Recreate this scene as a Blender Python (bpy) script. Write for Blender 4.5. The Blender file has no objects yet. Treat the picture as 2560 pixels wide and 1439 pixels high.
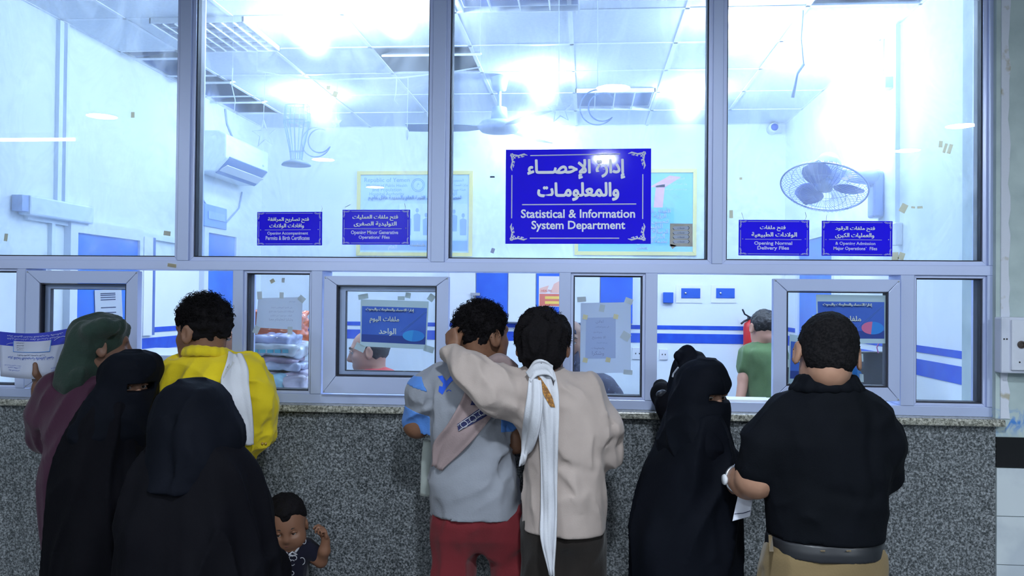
import bpy, bmesh, math, random
import numpy as np
from mathutils import Vector, Matrix

S = bpy.context.scene
COL = S.collection
random.seed(7)
RNG = np.random.default_rng(11)

# ------------------------------------------------------------------ camera
CAM_Z = 1.62
F_PX = 2170.0
YAW, PITCH, ROLL = -0.0858, 0.0127, 0.0099
def _rot(y, p, r):
    cy, sy, cp, sp, cr, sr = math.cos(y), math.sin(y), math.cos(p), math.sin(p), math.cos(r), math.sin(r)
    fwd = np.array([sy*cp, cy*cp, sp]); right = np.array([cy, -sy, 0.0]); up = np.cross(right, fwd)
    return right*cr + up*sr, -right*sr + up*cr, fwd
C_R, C_U, C_F = _rot(YAW, PITCH, ROLL)
cam_d = bpy.data.cameras.new('camera')
cam_d.sensor_width = 36.0
cam_d.lens = F_PX/2560*36.0
cam_d.clip_start = 0.05
cam = bpy.data.objects.new('camera', cam_d)
COL.objects.link(cam)
m = Matrix.Identity(4)
for i in range(3):
    m[i][0] = C_R[i]; m[i][1] = C_U[i]; m[i][2] = -C_F[i]
m[2][3] = CAM_Z
cam.matrix_world = m
S.camera = cam

# ------------------------------------------------------------------ world, exposure
S.view_settings.view_transform = 'Standard'
S.view_settings.look = 'None'
S.view_settings.gamma = 1.0
S.view_settings.use_curve_mapping = False
S.view_settings.exposure = 1.15
wd = bpy.data.worlds.new('world'); S.world = wd
wd.use_nodes = True
wd.node_tree.nodes['Background'].inputs[0].default_value = (0.35, 0.42, 0.55, 1)
wd.node_tree.nodes['Background'].inputs[1].default_value = 0.05
S.cycles.use_denoising = True
S.cycles.max_bounces = 8
S.cycles.transparent_max_bounces = 16
S.cycles.sample_clamp_indirect = 6.0
S.cycles.caustics_reflective = False
S.cycles.caustics_refractive = False

BULB = (0.66, 0.81, 1.0)      # cool lamps of the office
BULB_E = 130.0
HALL = (0.80, 0.90, 1.0)      # lamps of the waiting hall
HALL_E = 262.0

# ------------------------------------------------------------------ geometry helpers
def ray(px, py):
    d = C_R*((px-1280.0)/F_PX) + C_U*(-(py-719.5)/F_PX) + C_F
    return d
def W(px, py, D):
    """world point seen at the pixel, on the upright plane y = D"""
    d = ray(px, py)
    t = D/d[1]
    return np.array([d[0]*t, D, CAM_Z + d[2]*t])
def WX(px, py, X):
    d = ray(px, py); t = X/d[0]
    return np.array([X, d[1]*t, CAM_Z + d[2]*t])
def WZ(px, py, Z):
    d = ray(px, py); t = (Z-CAM_Z)/d[2]
    return np.array([d[0]*t, d[1]*t, Z])
def nrm(v):
    v = np.asarray(v, float); n = np.linalg.norm(v)
    return v/n if n > 1e-12 else v

class MB:
    def __init__(self):
        self.v = []; self.f = []; self.n = 0
    def add(self, vs, fs):
        b = self.n
        vs = [tuple(map(float, p)) for p in vs]
        self.v += vs; self.n += len(vs)
        self.f += [tuple(b+i for i in f) for f in fs]
        return self
    def box(self, lo, hi):
        x0, y0, z0 = [min(a, b) for a, b in zip(lo, hi)]; x1, y1, z1 = [max(a, b) for a, b in zip(lo, hi)]
        return self.add([(x0,y0,z0),(x1,y0,z0),(x1,y1,z0),(x0,y1,z0),(x0,y0,z1),(x1,y0,z1),(x1,y1,z1),(x0,y1,z1)],
                        [(0,3,2,1),(4,5,6,7),(0,1,5,4),(1,2,6,5),(2,3,7,6),(3,0,4,7)])
    def obox(self, c, ax, ay, az):
        """oriented box: centre and three half-axis vectors"""
        c, ax, ay, az = map(np.asarray, (c, ax, ay, az))
        vs = [c+sx*ax+sy*ay+sz*az for sz in (-1,1) for sy, sx in ((-1,-1),(-1,1),(1,1),(1,-1))]
        return self.add(vs, [(0,3,2,1),(4,5,6,7),(0,1,5,4),(1,2,6,5),(2,3,7,6),(3,0,4,7)])
    def quad(self, a, b, c, d):
        return self.add([a,b,c,d], [(0,1,2,3)])
    def plate(self, pts, n, th):
        """polygon pts (in a plane) given thickness th along n"""
        n = nrm(n)*th; k = len(pts)
        if th < .00095: return self.add([np.asarray(p, float) for p in pts], [tuple(range(k))])
        vs = [np.asarray(p, float) for p in pts] + [np.asarray(p, float)+n for p in pts]
        fs = [tuple(range(k)), tuple(range(2*k-1, k-1, -1))] + [(i, i+k, (i+1)%k+k, (i+1)%k) for i in range(k)]
        return self.add(vs, fs)
    def tube(self, pts, r, seg=8, cap=True):
        pts = [np.asarray(p, float) for p in pts]; n = len(pts)
        rs = r if hasattr(r, '__len__') else [r]*n
        vs = []; up = None
        for i, p in enumerate(pts):
            t = nrm(pts[min(i+1, n-1)]-pts[max(i-1, 0)])
            if up is None:
                up = np.array([0,0,1.0]) if abs(t[2]) < .9 else np.array([1.0,0,0])
            a = nrm(np.cross(t, up)); b = np.cross(a, t); up = b
            for k in range(seg):
                an = 2*math.pi*k/seg
                vs.append(p+rs[i]*(math.cos(an)*a+math.sin(an)*b))
        fs = [(i*seg+k, i*seg+(k+1)%seg, (i+1)*seg+(k+1)%seg, (i+1)*seg+k) for i in range(n-1) for k in range(seg)]
        if cap:
            fs += [tuple(range(seg-1, -1, -1)), tuple((n-1)*seg+k for k in range(seg))]
        return self.add(vs, fs)
    def lathe(self, prof, c, axis=(0,0,1), seg=24):
        """prof: (radius, distance along axis)"""
        ax = nrm(axis); t = np.array([1.0,0,0]) if abs(ax[0]) < .9 else np.array([0,1.0,0])
        a = nrm(np.cross(ax, t)); b = np.cross(ax, a); c = np.asarray(c, float)
        vs = [c+ax*h+r*(math.cos(2*math.pi*k/seg)*a+math.sin(2*math.pi*k/seg)*b) for r, h in prof for k in range(seg)]
        n = len(prof)
        fs = [(i*seg+k, i*seg+(k+1)%seg, (i+1)*seg+(k+1)%seg, (i+1)*seg+k) for i in range(n-1) for k in range(seg)]
        fs += [tuple(range(seg-1,-1,-1)), tuple((n-1)*seg+k for k in range(seg))]
        return self.add(vs, fs)
    def sphere(self, c, r, seg=16, rings=10):
        rr = r if hasattr(r, '__len__') else (r, r, r)
        prof = []
        vs = [(c[0], c[1], c[2]-rr[2])]; fs = []
        for i in range(1, rings):
            t = -math.pi/2+math.pi*i/rings
            for k in range(seg):
                a = 2*math.pi*k/seg
                vs.append((c[0]+rr[0]*math.cos(t)*math.cos(a), c[1]+rr[1]*math.cos(t)*math.sin(a), c[2]+rr[2]*math.sin(t)))
        vs.append((c[0], c[1], c[2]+rr[2])); L = len(vs)-1
        for k in range(seg):
            fs.append((0, 1+(k+1)%seg, 1+k)); b = 1+(rings-2)*seg
            fs.append((L, b+k, b+(k+1)%seg))
        for i in range(rings-2):
            for k in range(seg):
                b = 1+i*seg; fs.append((b+k, b+(k+1)%seg, b+seg+(k+1)%seg, b+seg+k))
        return self.add(vs, fs)
    def build(self, name, mat, parent=None, smooth=False, bevel=0.0):
        me = bpy.data.meshes.new(name)
        me.from_pydata(self.v, [], self.f)
        return link(name, me, mat, parent, smooth, bevel)

def link(name, me, mat, parent=None, smooth=False, bevel=0.0):
    me.update()
    if smooth is True:
        me.shade_smooth()
    o = bpy.data.objects.new(name, me); COL.objects.link(o)
    if mat is not None:
        me.materials.append(mat)
    if bevel:
        md = o.modifiers.new('bevel', 'BEVEL'); md.width = bevel; md.segments = 2; md.limit_method = 'ANGLE'
    if parent is not None:
        o.parent = parent
        o.matrix_parent_inverse = parent.matrix_world.inverted()
    return o
def empty(name, loc, label=None, cat=None, group=None):
    o = bpy.data.objects.new(name, None); COL.objects.link(o)
    o.empty_display_size = .1
    o.location = [float(x) for x in loc]
    o.matrix_world = Matrix.Translation(o.location)
    return tag(o, label, cat, group)
def tag(o, label=None, cat=None, group=None, kind=None):
    if label: o['label'] = label
    if cat: o['category'] = cat
    if group: o['group'] = group
    if kind: o['kind'] = kind
    return o
def struct(o, label=None):
    o['kind'] = 'structure'
    if label: o['label'] = label
    return o

# ------------------------------------------------------------------ materials
MATS = {}
def mat(name, col=None, rough=.6, metal=0.0, noise=None, bump=None, coat=0.0, sheen=0.0, emit=None, spec=.5, alpha=None, trans=None):
    """noise = (scale, second colour, contrast lo, hi); bump = (scale, strength[, stretch vec])"""
    if name in MATS: return MATS[name]
    mt = bpy.data.materials.new(name); mt.use_nodes = True
    nt = mt.node_tree; N = nt.nodes; L = nt.links
    b = N['Principled BSDF']
    b.inputs['Base Color'].default_value = (*col, 1)
    b.inputs['Roughness'].default_value = rough
    b.inputs['Metallic'].default_value = metal
    b.inputs['Specular IOR Level'].default_value = spec
    if coat: b.inputs['Coat Weight'].default_value = coat; b.inputs['Coat Roughness'].default_value = .05
    if sheen: b.inputs['Sheen Weight'].default_value = sheen; b.inputs['Sheen Roughness'].default_value = .5
    tc = N.new('ShaderNodeTexCoord')
    if noise:
        nz = N.new('ShaderNodeTexNoise'); nz.inputs['Scale'].default_value = noise[0]; nz.inputs['Detail'].default_value = 6
        L.new(tc.outputs['Object'], nz.inputs['Vector'])
        cr = N.new('ShaderNodeValToRGB')
        cr.color_ramp.elements[0].position = noise[2]; cr.color_ramp.elements[1].position = noise[3]
        cr.color_ramp.elements[0].color = (*noise[1], 1); cr.color_ramp.elements[1].color = (*col, 1)
        L.new(nz.outputs['Fac'], cr.inputs['Fac']); L.new(cr.outputs['Color'], b.inputs['Base Color'])
    if bump:
        n2 = N.new('ShaderNodeTexNoise'); n2.inputs['Scale'].default_value = bump[0]; n2.inputs['Detail'].default_value = 4
        if len(bump) > 2:
            mp = N.new('ShaderNodeMapping'); mp.inputs['Scale'].default_value = bump[2]
            L.new(tc.outputs['Object'], mp.inputs['Vector']); L.new(mp.outputs['Vector'], n2.inputs['Vector'])
        else:
            L.new(tc.outputs['Object'], n2.inputs['Vector'])
        bp = N.new('ShaderNodeBump'); bp.inputs['Strength'].default_value = bump[1]; bp.inputs['Distance'].default_value = .01
        L.new(n2.outputs['Fac'], bp.inputs['Height']); L.new(bp.outputs['Normal'], b.inputs['Normal'])
    if trans:
        tb = N.new('ShaderNodeBsdfTranslucent'); tb.inputs[0].default_value = (*col, 1); ms = N.new('ShaderNodeMixShader'); ms.inputs[0].default_value = trans
        L.new(b.outputs[0], ms.inputs[1]); L.new(tb.outputs[0], ms.inputs[2]); L.new(ms.outputs[0], N['Material Output'].inputs[0])
    if emit:
        b.inputs['Emission Color'].default_value = (*emit[0], 1); b.inputs['Emission Strength'].default_value = emit[1]
    MATS[name] = mt
    return mt
def srgb(r, g, b):
    f = lambda c: (c/255/12.92) if c/255 <= .04045 else ((c/255+.055)/1.055)**2.4
    return (f(r), f(g), f(b))

# ------------------------------------------------------------------ lettering
_AR = {'ء':(0xFE80,'U'),'آ':(0xFE81,'R'),'أ':(0xFE83,'R'),'ؤ':(0xFE85,'R'),'إ':(0xFE87,'R'),'ئ':(0xFE89,'D'),'ا':(0xFE8D,'R'),'ب':(0xFE8F,'D'),
 'ة':(0xFE93,'R'),'ت':(0xFE95,'D'),'ث':(0xFE99,'D'),'ج':(0xFE9D,'D'),'ح':(0xFEA1,'D'),'خ':(0xFEA5,'D'),'د':(0xFEA9,'R'),'ذ':(0xFEAB,'R'),'ر':(0xFEAD,'R'),
 'ز':(0xFEAF,'R'),'س':(0xFEB1,'D'),'ش':(0xFEB5,'D'),'ص':(0xFEB9,'D'),'ض':(0xFEBD,'D'),'ط':(0xFEC1,'D'),'ظ':(0xFEC5,'D'),'ع':(0xFEC9,'D'),'غ':(0xFECD,'D'),
 'ف':(0xFED1,'D'),'ق':(0xFED5,'D'),'ك':(0xFED9,'D'),'ل':(0xFEDD,'D'),'م':(0xFEE1,'D'),'ن':(0xFEE5,'D'),'ه':(0xFEE9,'D'),'و':(0xFEED,'R'),'ى':(0xFEEF,'R'),'ي':(0xFEF1,'D')}
_LA = {'آ':0xFEF5,'أ':0xFEF7,'إ':0xFEF9,'ا':0xFEFB}
def arabic(s):
    """letters in their joined forms, in left-to-right order"""
    t = []; i = 0
    while i < len(s):
        if s[i] == 'ل' and i+1 < len(s) and s[i+1] in _LA: t.append(('LA', s[i+1])); i += 2
        else: t.append((s[i], None)); i += 1
    def kind(x):
        if x[0] == 'LA': return 'R'
        if x[0] == 'ـ': return 'D'
        return _AR[x[0]][1] if x[0] in _AR else 'N'
    out = []
    for i, x in enumerate(t):
        k = kind(x)
        prev = i > 0 and kind(t[i-1]) == 'D' and k in 'RD'
        nxt = i+1 < len(t) and k == 'D' and kind(t[i+1]) in 'RD'
        if x[0] == 'LA': out.append(chr(_LA[x[1]]+(1 if prev else 0)))
        elif x[0] in _AR:
            b = _AR[x[0]][0]
            o = 0
            if k == 'R': o = 1 if prev else 0
            elif k == 'D': o = 3 if (prev and nxt) else 1 if prev else 2 if nxt else 0
            out.append(chr(b+o))
        else: out.append(x[0])
    return ''.join(reversed(out))
_tcache = {}; _tcomp = {}
def glyphs(s, bold):
    """flat mesh (verts Nx2, faces) of one line, height unit = font size"""
    key = (s, bold)
    if key in _tcache: return _tcache[key]
    c = bpy.data.curves.new('line', 'FONT'); c.body = s; c.size = 1.0; c.offset = bold; c.resolution_u = 3
    o = bpy.data.objects.new('line', c); COL.objects.link(o)
    bpy.context.view_layer.update()
    me = bpy.data.meshes.new_from_object(o.evaluated_get(bpy.context.evaluated_depsgraph_get()))
    v = np.array([p.co[:2] for p in me.vertices]) if len(me.vertices) else np.zeros((0,2))
    f = [tuple(p.vertices) for p in me.polygons]
    bpy.data.objects.remove(o); bpy.data.curves.remove(c); bpy.data.meshes.remove(me)
    # number the separate strokes, so that overlapping joins get their own level
    par = list(range(len(v)))
    def root(i):
        while par[i] != i: par[i] = par[par[i]]; i = par[i]
        return i
    for q in f:
        for i in q[1:]: par[root(i)] = root(q[0])
    ids = {}; comp = np.array([ids.setdefault(root(i), len(ids)) for i in range(len(v))], float)
    _tcache[key] = (v, f); _tcomp[key] = comp
    return v, f
def put_text(mb, s, o, ex, ey, en, width=None, height=None, size=None, bold=.0, ar=False, align='C', lift=.0006, flip=False, bend=None):
    """one line of lettering centred (C) on point o, along ex, up ey, facing en; width/height = outer size of the ink"""
    if ar: s = arabic(s)
    b0 = 0.0 if ar else bold
    v, f = glyphs(s, b0)
    if not len(v): return
    lo = v.min(0); hi = v.max(0)
    w = hi[0]-lo[0]; h = hi[1]-lo[1]
    sx = sy = size or 1.0
    if width: sx = width/w; sy = sx if not height else height/h
    elif height: sx = sy = height/h
    c = (lo+hi)/2
    q = (v-c)*[sx, sy]
    if flip: q = -q
    o, ex, ey, en = [np.asarray(x, float) for x in (o, ex, ey, en)]
    cp = _tcomp[(s, b0)]; nc = cp.max()+1
    P = o+q[:, :1]*ex+q[:, 1:]*ey+en*lift+en*(cp[:, None]*8e-6)
    mb.add(P, f)
    if ar and bold:
        for k in range(12):
            a = k*math.pi/6; mb.add(P+math.cos(a)*bold*sx*ex+math.sin(a)*bold*sy*ey+en*(8e-6*nc*(k+1)), f)
# ------------------------------------------------------------------ smooth bodies: distance fields meshed with surface nets
def _hash(i, j, k):
    n = (i*374761393 + j*668265263 + k*2147483647 + 1013904223) & 0x7fffffff
    n = (n ^ (n >> 13))*1274126177 & 0x7fffffff
    return ((n ^ (n >> 16)) & 0xffff)/65535.0
def vnoise(P):
    i = np.floor(P).astype(np.int64); f = P-i
    u = f*f*(3-2*f)
    r = 0
    for a in (0,1):
        for b in (0,1):
            for c in (0,1):
                w = (u[:,0] if a else 1-u[:,0])*(u[:,1] if b else 1-u[:,1])*(u[:,2] if c else 1-u[:,2])
                r = r+w*_hash(i[:,0]+a, i[:,1]+b, i[:,2]+c)
    return r
def smin(a, b, k):
    if k <= 0: return np.minimum(a, b)
    h = np.maximum(k-np.abs(a-b), 0)/k
    return np.minimum(a, b)-h*h*k*.25

class Field:
    """a list of shapes blended into one surface"""
    def __init__(self): self.hem = None; self.ops = []; self.post = []; self.lo = np.full(3, 1e9); self.hi = np.full(3, -1e9)
    def _bb(self, pts, r):
        pts = np.atleast_2d(pts)
        self.lo = np.minimum(self.lo, pts.min(0)-r); self.hi = np.maximum(self.hi, pts.max(0)+r)
    def cap(self, a, b, ra, rb=None, k=.02):
        a = np.asarray(a, float); b = np.asarray(b, float); rb = ra if rb is None else rb
        self._bb([a, b], max(ra, rb))
        def d(P):
            ab = b-a; t = np.clip(((P-a)@ab)/max(ab@ab, 1e-9), 0, 1)
            return np.linalg.norm(P-a-t[:,None]*ab, axis=1)-(ra+(rb-ra)*t)
        self.ops.append((d, k, 1)); return self
    def chain(self, pts, rs, k=.02):
        for i in range(len(pts)-1): self.cap(pts[i], pts[i+1], rs[i], rs[i+1], k)
        return self
    def ell(self, c, r, axes=None, k=.02, sub=False):
        c = np.asarray(c, float); r = np.asarray(r, float); A = np.eye(3) if axes is None else np.asarray(axes, float)
        if not sub: self._bb(c, r.max())
        def d(P):
            q = (P-c)@A.T
            k0 = np.linalg.norm(q/r, axis=1); k1 = np.linalg.norm(q/(r*r), axis=1)
            return k0*(k0-1)/np.maximum(k1, 1e-9)
        self.ops.append((d, k, -1 if sub else 1)); return self
    def loft(self, rows, k=.02, p=2.2, grow=0.0, tops=True, lip=.0):
        """rows: (z, x centre, y centre, x radius, y radius), any order"""
        R = np.array(sorted(rows), float); n = len(R)
        # smooth the profile
        zs = np.linspace(R[0,0], R[-1,0], 160)
        Q = np.stack([np.interp(zs, R[:,0], R[:,i]) for i in range(1,5)], 1)
        w = max(2, int(160/(n*5))); ker = np.hanning(2*w+3)[1:-1]; ker /= ker.sum()
        Qp = np.pad(Q, ((w,w),(0,0)), 'reflect', reflect_type='odd')
        Q = np.stack([np.convolve(Qp[:,i], ker, 'valid') for i in range(4)], 1)
        Q[:,2:] = np.maximum(Q[:,2:], .004)+grow
        self._bb(np.stack([Q[:,0]-Q[:,2], Q[:,1]-Q[:,3], zs], 1), 0); self._bb(np.stack([Q[:,0]+Q[:,2], Q[:,1]+Q[:,3], zs], 1), 0.01)
        z0, z1 = zs[0], zs[-1]
        def d(P):
            z = np.clip(P[:,2], z0, z1)
            cx, cy, rx, ry = [np.interp(z, zs, Q[:,i]) for i in range(4)]
            ax = np.abs(P[:,0]-cx)/rx; ay = np.abs(P[:,1]-cy)/ry
            q = (ax**p+ay**p)**(1/p)
            dd = (q-1)*np.minimum(rx, ry)
            dz = np.maximum(z0-P[:,2], P[:,2]-z1)
            return np.where(dz > 0, np.sqrt(np.maximum(dd, 0)**2+dz**2), np.maximum(dd, dz))
        self.ops.append((d, k, 1)); return self
    def cut(self, c, n, k=.01):
        """remove the half space in front of c along n"""
        c = np.asarray(c, float); n = nrm(n)
        self.ops.append((lambda P: (P-c)@n, k, 2)); return self
    def wrinkle(self, amp, scale, stretch=(1,1,1), seed=0.0, sharp=False):
        s = np.asarray(stretch, float)*scale
        def w(P):
            n = vnoise(P*s+seed*17.3+3.1)
            n2 = vnoise(P*s*2.1+seed*5.7)
            if sharp: n = 1-np.abs(2*n-1)
            return -amp*((n-.5)*1.4+(n2-.5)*.6)
        self.post.append(w); return self
    def folds(self, amp, along, across, d, seed=0.0, pw=1.7):
        """soft ridges of cloth running along d"""
        t = nrm(d); a = nrm(np.cross(t, [.31,.87,.22])); b = np.cross(t, a)
        def w(P):
            u = P@t; v = P@a; q = P@b
            v2 = v+.035*np.sin(u*9+seed*2+q*6); q2 = q+.03*np.sin(u*7+seed)
            n = vnoise(np.stack([u*along+seed*3.7, v2*across+seed*1.3, q2*across+7.7], 1))
            r = np.maximum(1-np.abs(2*n-1), 0)**pw
            g = 1.0 if self.hem is None else np.clip((P[:,2]-self.hem)/.12, .12, 1)
            return -amp*g*(r-.38)
        self.post.append(w); return self
    def crease(self, pts, width, amp):
        """a fold line: positive = ridge, negative = valley"""
        pts = [np.asarray(p, float) for p in pts]
        def w(P):
            dm = np.full(len(P), 1e9)
            for a, b in zip(pts[:-1], pts[1:]):
                ab = b-a; t = np.clip(((P-a)@ab)/max(ab@ab, 1e-9), 0, 1)
                dm = np.minimum(dm, ((P-a-t[:,None]*ab)**2).sum(1))
            return -amp*np.exp(-dm/(width*width))
        self.post.append(w); return self
    def pleats(self, c, n, amp, z0, z1, ph=0.0):
        """hanging folds round an upright axis, growing from z1 (none) to z0 (full)"""
        def w(P):
            a = np.arctan2(P[:,1]-c[1], P[:,0]-c[0])
            g = np.clip((z1-P[:,2])/(z1-z0), 0, 1)
            a2 = a+.35*np.sin(a*2+P[:,2]*2.0)
            return -amp*g*(np.sin(a2*n+ph+1.2*np.sin(P[:,2]*3+a))+.4*np.sin(a2*n*2.3+ph))
        self.post.append(w); return self
    def __call__(self, P):
        d = None
        for f, k, s in self.ops:
            v = f(P)
            if d is None: d = v
            elif s == 1: d = smin(d, v, k)
            elif s == -1: d = -smin(-d, v, k)
            else: d = -smin(-d, -v, k)
        for w in self.post: d = d+w(P)
        return d
    def build(self, name, mt, parent=None, h=.007, pad=.02, zmin=None, grow=0.0, carve=None):
        lo = self.lo-pad-grow; hi = self.hi+pad+grow
        if zmin is not None: lo[2] = max(lo[2], zmin)
        st = 4
        nb = np.ceil((hi-lo)/(h*st)).astype(int)
        cg = [lo[i]+h*st*np.arange(nb[i]+1) for i in range(3)]
        fn = (lambda P: self(P)-grow) if carve is None else (lambda P: np.maximum(self(P)-grow, -carve(P)))
        def ev(P):
            out = np.empty(len(P), np.float32)
            for s in range(0, len(P), 200000): out[s:s+200000] = fn(P[s:s+200000])
            return out
        X = np.stack(np.meshgrid(*cg, indexing='ij'), -1).reshape(-1,3)
        cd = ev(X).reshape(nb+1)
        mn = None; sg = None
        for a in (0,1):
            for b in (0,1):
                for c in (0,1):
                    q = cd[a:a+nb[0], b:b+nb[1], c:c+nb[2]]
                    mn = np.abs(q) if mn is None else np.minimum(mn, np.abs(q))
        act = mn < h*st*1.9
        nf = nb*st+1
        base = np.where(cd[:-1,:-1,:-1] < 0, -1, 1).astype(np.float32)
        F = np.ones(nf, np.float32)
        F[:-1,:-1,:-1] = base.repeat(st,0).repeat(st,1).repeat(st,2)
        bi = np.argwhere(act)
        off = np.stack(np.meshgrid(*[np.arange(st+1)]*3, indexing='ij'), -1).reshape(-1,3)
        ids = (bi[:,None,:]*st+off[None]).reshape(-1,3)
        lin = np.unique(np.ravel_multi_index(ids.T, nf))
        ijk = np.stack(np.unravel_index(lin, nf), 1)
        F.ravel()[lin] = ev(lo+ijk*h)
        return self._nets(F, lo, h, name, mt, parent)
    def _nets(self, F, lo, h, name, mt, parent):
        n = np.array(F.shape)-1
        s = F < 0
        c8 = np.zeros(n, np.int8)
        for a in (0,1):
            for b in (0,1):
                for c in (0,1): c8 += s[a:a+n[0], b:b+n[1], c:c+n[2]]
        cells = np.argwhere((c8 > 0) & (c8 < 8))
        idx = np.full(n, -1, np.int32); idx[tuple(cells.T)] = np.arange(len(cells))
        acc = np.zeros((len(cells),3)); cnt = np.zeros(len(cells))
        corners = [(a,b,c) for a in (0,1) for b in (0,1) for c in (0,1)]
        val = {q: F[cells[:,0]+q[0], cells[:,1]+q[1], cells[:,2]+q[2]] for q in corners}
        for q in corners:
            for ax in range(3):
                if q[ax] == 0:
                    r = list(q); r[ax] = 1; r = tuple(r)
                    va, vb = val[q], val[r]; mk = (va < 0) != (vb < 0)
                    t = np.where(mk, va/np.where(mk, va-vb, 1), 0)
                    p = np.array(q, float)[None].repeat(len(cells),0); p[:,ax] += t
                    acc += np.where(mk[:,None], p, 0); cnt += mk
        V = lo+(cells+acc/cnt[:,None])*h
        quads = []
        for ax in range(3):
            u, v = (ax+1)%3, (ax+2)%3
            sl0 = [slice(None)]*3; sl1 = [slice(None)]*3
            sl0[ax] = slice(0,-1); sl1[ax] = slice(1,None)
            a = s[tuple(sl0)]; b = s[tuple(sl1)]
            e = np.argwhere(a != b)
            ok = (e[:,u] > 0) & (e[:,v] > 0) & (e[:,u] < n[u]) & (e[:,v] < n[v])
            e = e[ok]; fl = a[tuple(e.T)]
            def g(du, dv):
                q = e.copy(); q[:,u] -= du; q[:,v] -= dv
                return idx[tuple(q.T)]
            Q = np.stack([g(1,1), g(0,1), g(0,0), g(1,0)], 1)
            Q[~fl] = Q[~fl][:, ::-1]
            quads.append(Q)
        Q = np.concatenate(quads)
        Q = Q[(Q >= 0).all(1)]
        me = bpy.data.meshes.new(name)
        me.vertices.add(len(V)); me.vertices.foreach_set('co', V.astype(np.float32).ravel())
        me.loops.add(len(Q)*4); me.loops.foreach_set('vertex_index', Q.astype(np.int32).ravel())
        me.polygons.add(len(Q)); me.polygons.foreach_set('loop_start', np.arange(len(Q), dtype=np.int32)*4)
        me.update(calc_edges=True); me.validate()
        return link(name, me, mt, parent, True)

class Px:
    """places in the photograph at one person's distance from the viewer"""
    def __init__(self, D): self.D = D
    def __call__(self, px, py, d=0.0): return W(px, py, self.D+d)
    def m(self, n): return n*self.D/F_PX
    def row(self, py, l, r, ry, d=0.0):
        a = W(l, py, self.D+d); b = W(r, py, self.D+d)
        return (float((a[2]+b[2])/2), float((a[0]+b[0])/2), self.D+d, float((b[0]-a[0])/2), ry)

def frame(fwd, up=(0,0,1)):
    f = nrm(fwd); r = nrm(np.cross(f, up)); u = np.cross(r, f)
    return np.array([r, f, u])
def head_field(F, c, fwd, up=(0,0,1), s=1.0, neck=None, k=.012, ears=True, w=1.0, child=False):
    """head with face; c = middle of the skull, fwd = where the face looks"""
    A = frame(fwd, up); c = np.asarray(c, float)
    g = lambda x, y, z: c+s*(x*A[0]+y*A[1]+z*A[2])
    e = lambda p, r, kk=k, sub=False, ax=None: F.ell(g(*p), np.array(r)*s, A if ax is None else ax, kk*s, sub)
    if child:
        e((0,-.010,.026), (.086,.100,.092)); e((0,.035,-.030), (.068,.058,.066), .04); e((0,.058,-.074), (.028,.024,.020), .03)
        for sx in (-1,1):
            e((sx*.036,.052,-.045), (.036,.036,.034), .03); e((sx*.033,.092,-.010), (.017,.012,.010), .014, True)
            n = nrm(sx*A[0]-A[1]*.45); B = frame(n, A[2]); F.ell(g(sx*.086,-.006,-.018), np.array((.020,.009,.028))*s, B, .008*s); F.ell(g(sx*.094,-.004,-.016), np.array((.010,.007,.016))*s, B, .006*s, True)
        F.cap(g(0,.086,-.012), g(0,.094,-.034), .008*s, .011*s, .014*s); F.cap(g(-.010,.085,-.037), g(.010,.085,-.037), .008*s, .008*s, .01*s)
        F.cap(g(-.014,.080,-.058), g(.014,.080,-.058), .0085*s, .0085*s, .008*s); F.cap(g(-.012,.077,-.067), g(.012,.077,-.067), .009*s, .009*s, .008*s)
        if neck is not None: F.cap(g(0,-.028,-.05), neck, .042*s, .044*s, .03*s)
        return g
    e((0,-.012,.022), (.076*w,.097,.088))
    e((0,.03,-.035), (.060*w,.062,.083), .03)
    e((0,.060,-.098), (.030,.026,.022), .03)
    e((.034,.040,-.06), (.03,.04,.05), .03); e((-.034,.040,-.06), (.03,.04,.05), .03)
    F.cap(g(-.036,.076,.024), g(.036,.076,.024), .013*s, .013*s, .018*s)
    e((.034,.068,-.022), (.022,.018,.018), .02); e((-.034,.068,-.022), (.022,.018,.018), .02)
    e((.031,.099,.004), (.017,.014,.011), .014, True); e((-.031,.099,.004), (.017,.014,.011), .014, True)
    F.cap(g(0,.088,.01), g(0,.108,-.032), .009*s, .014*s, .014*s)
    F.cap(g(-.011,.096,-.038), g(.011,.096,-.038), .009*s, .009*s, .01*s)
    F.cap(g(-.02,.086,-.066), g(.02,.086,-.066), .009*s, .009*s, .008*s)
    F.cap(g(-.017,.084,-.079), g(.017,.084,-.079), .0095*s, .0095*s, .008*s)
    if ears:
        for sx in (-1,1):
            n = nrm(sx*A[0]*1.0-A[1]*.45); B = frame(n, A[2]*1.0+A[1]*-.15)
            F.ell(g(sx*.085*w,-.008,-.008), np.array((.022,.009,.036))*s, B, .008*s)
            F.ell(g(sx*.095*w,-.004,-.004), np.array((.011,.007,.021))*s, B, .006*s, True)
    if neck is not None:
        F.cap(g(0,-.028,-.06), neck, .056*s, .062*s, .03*s)
    return g
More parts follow.
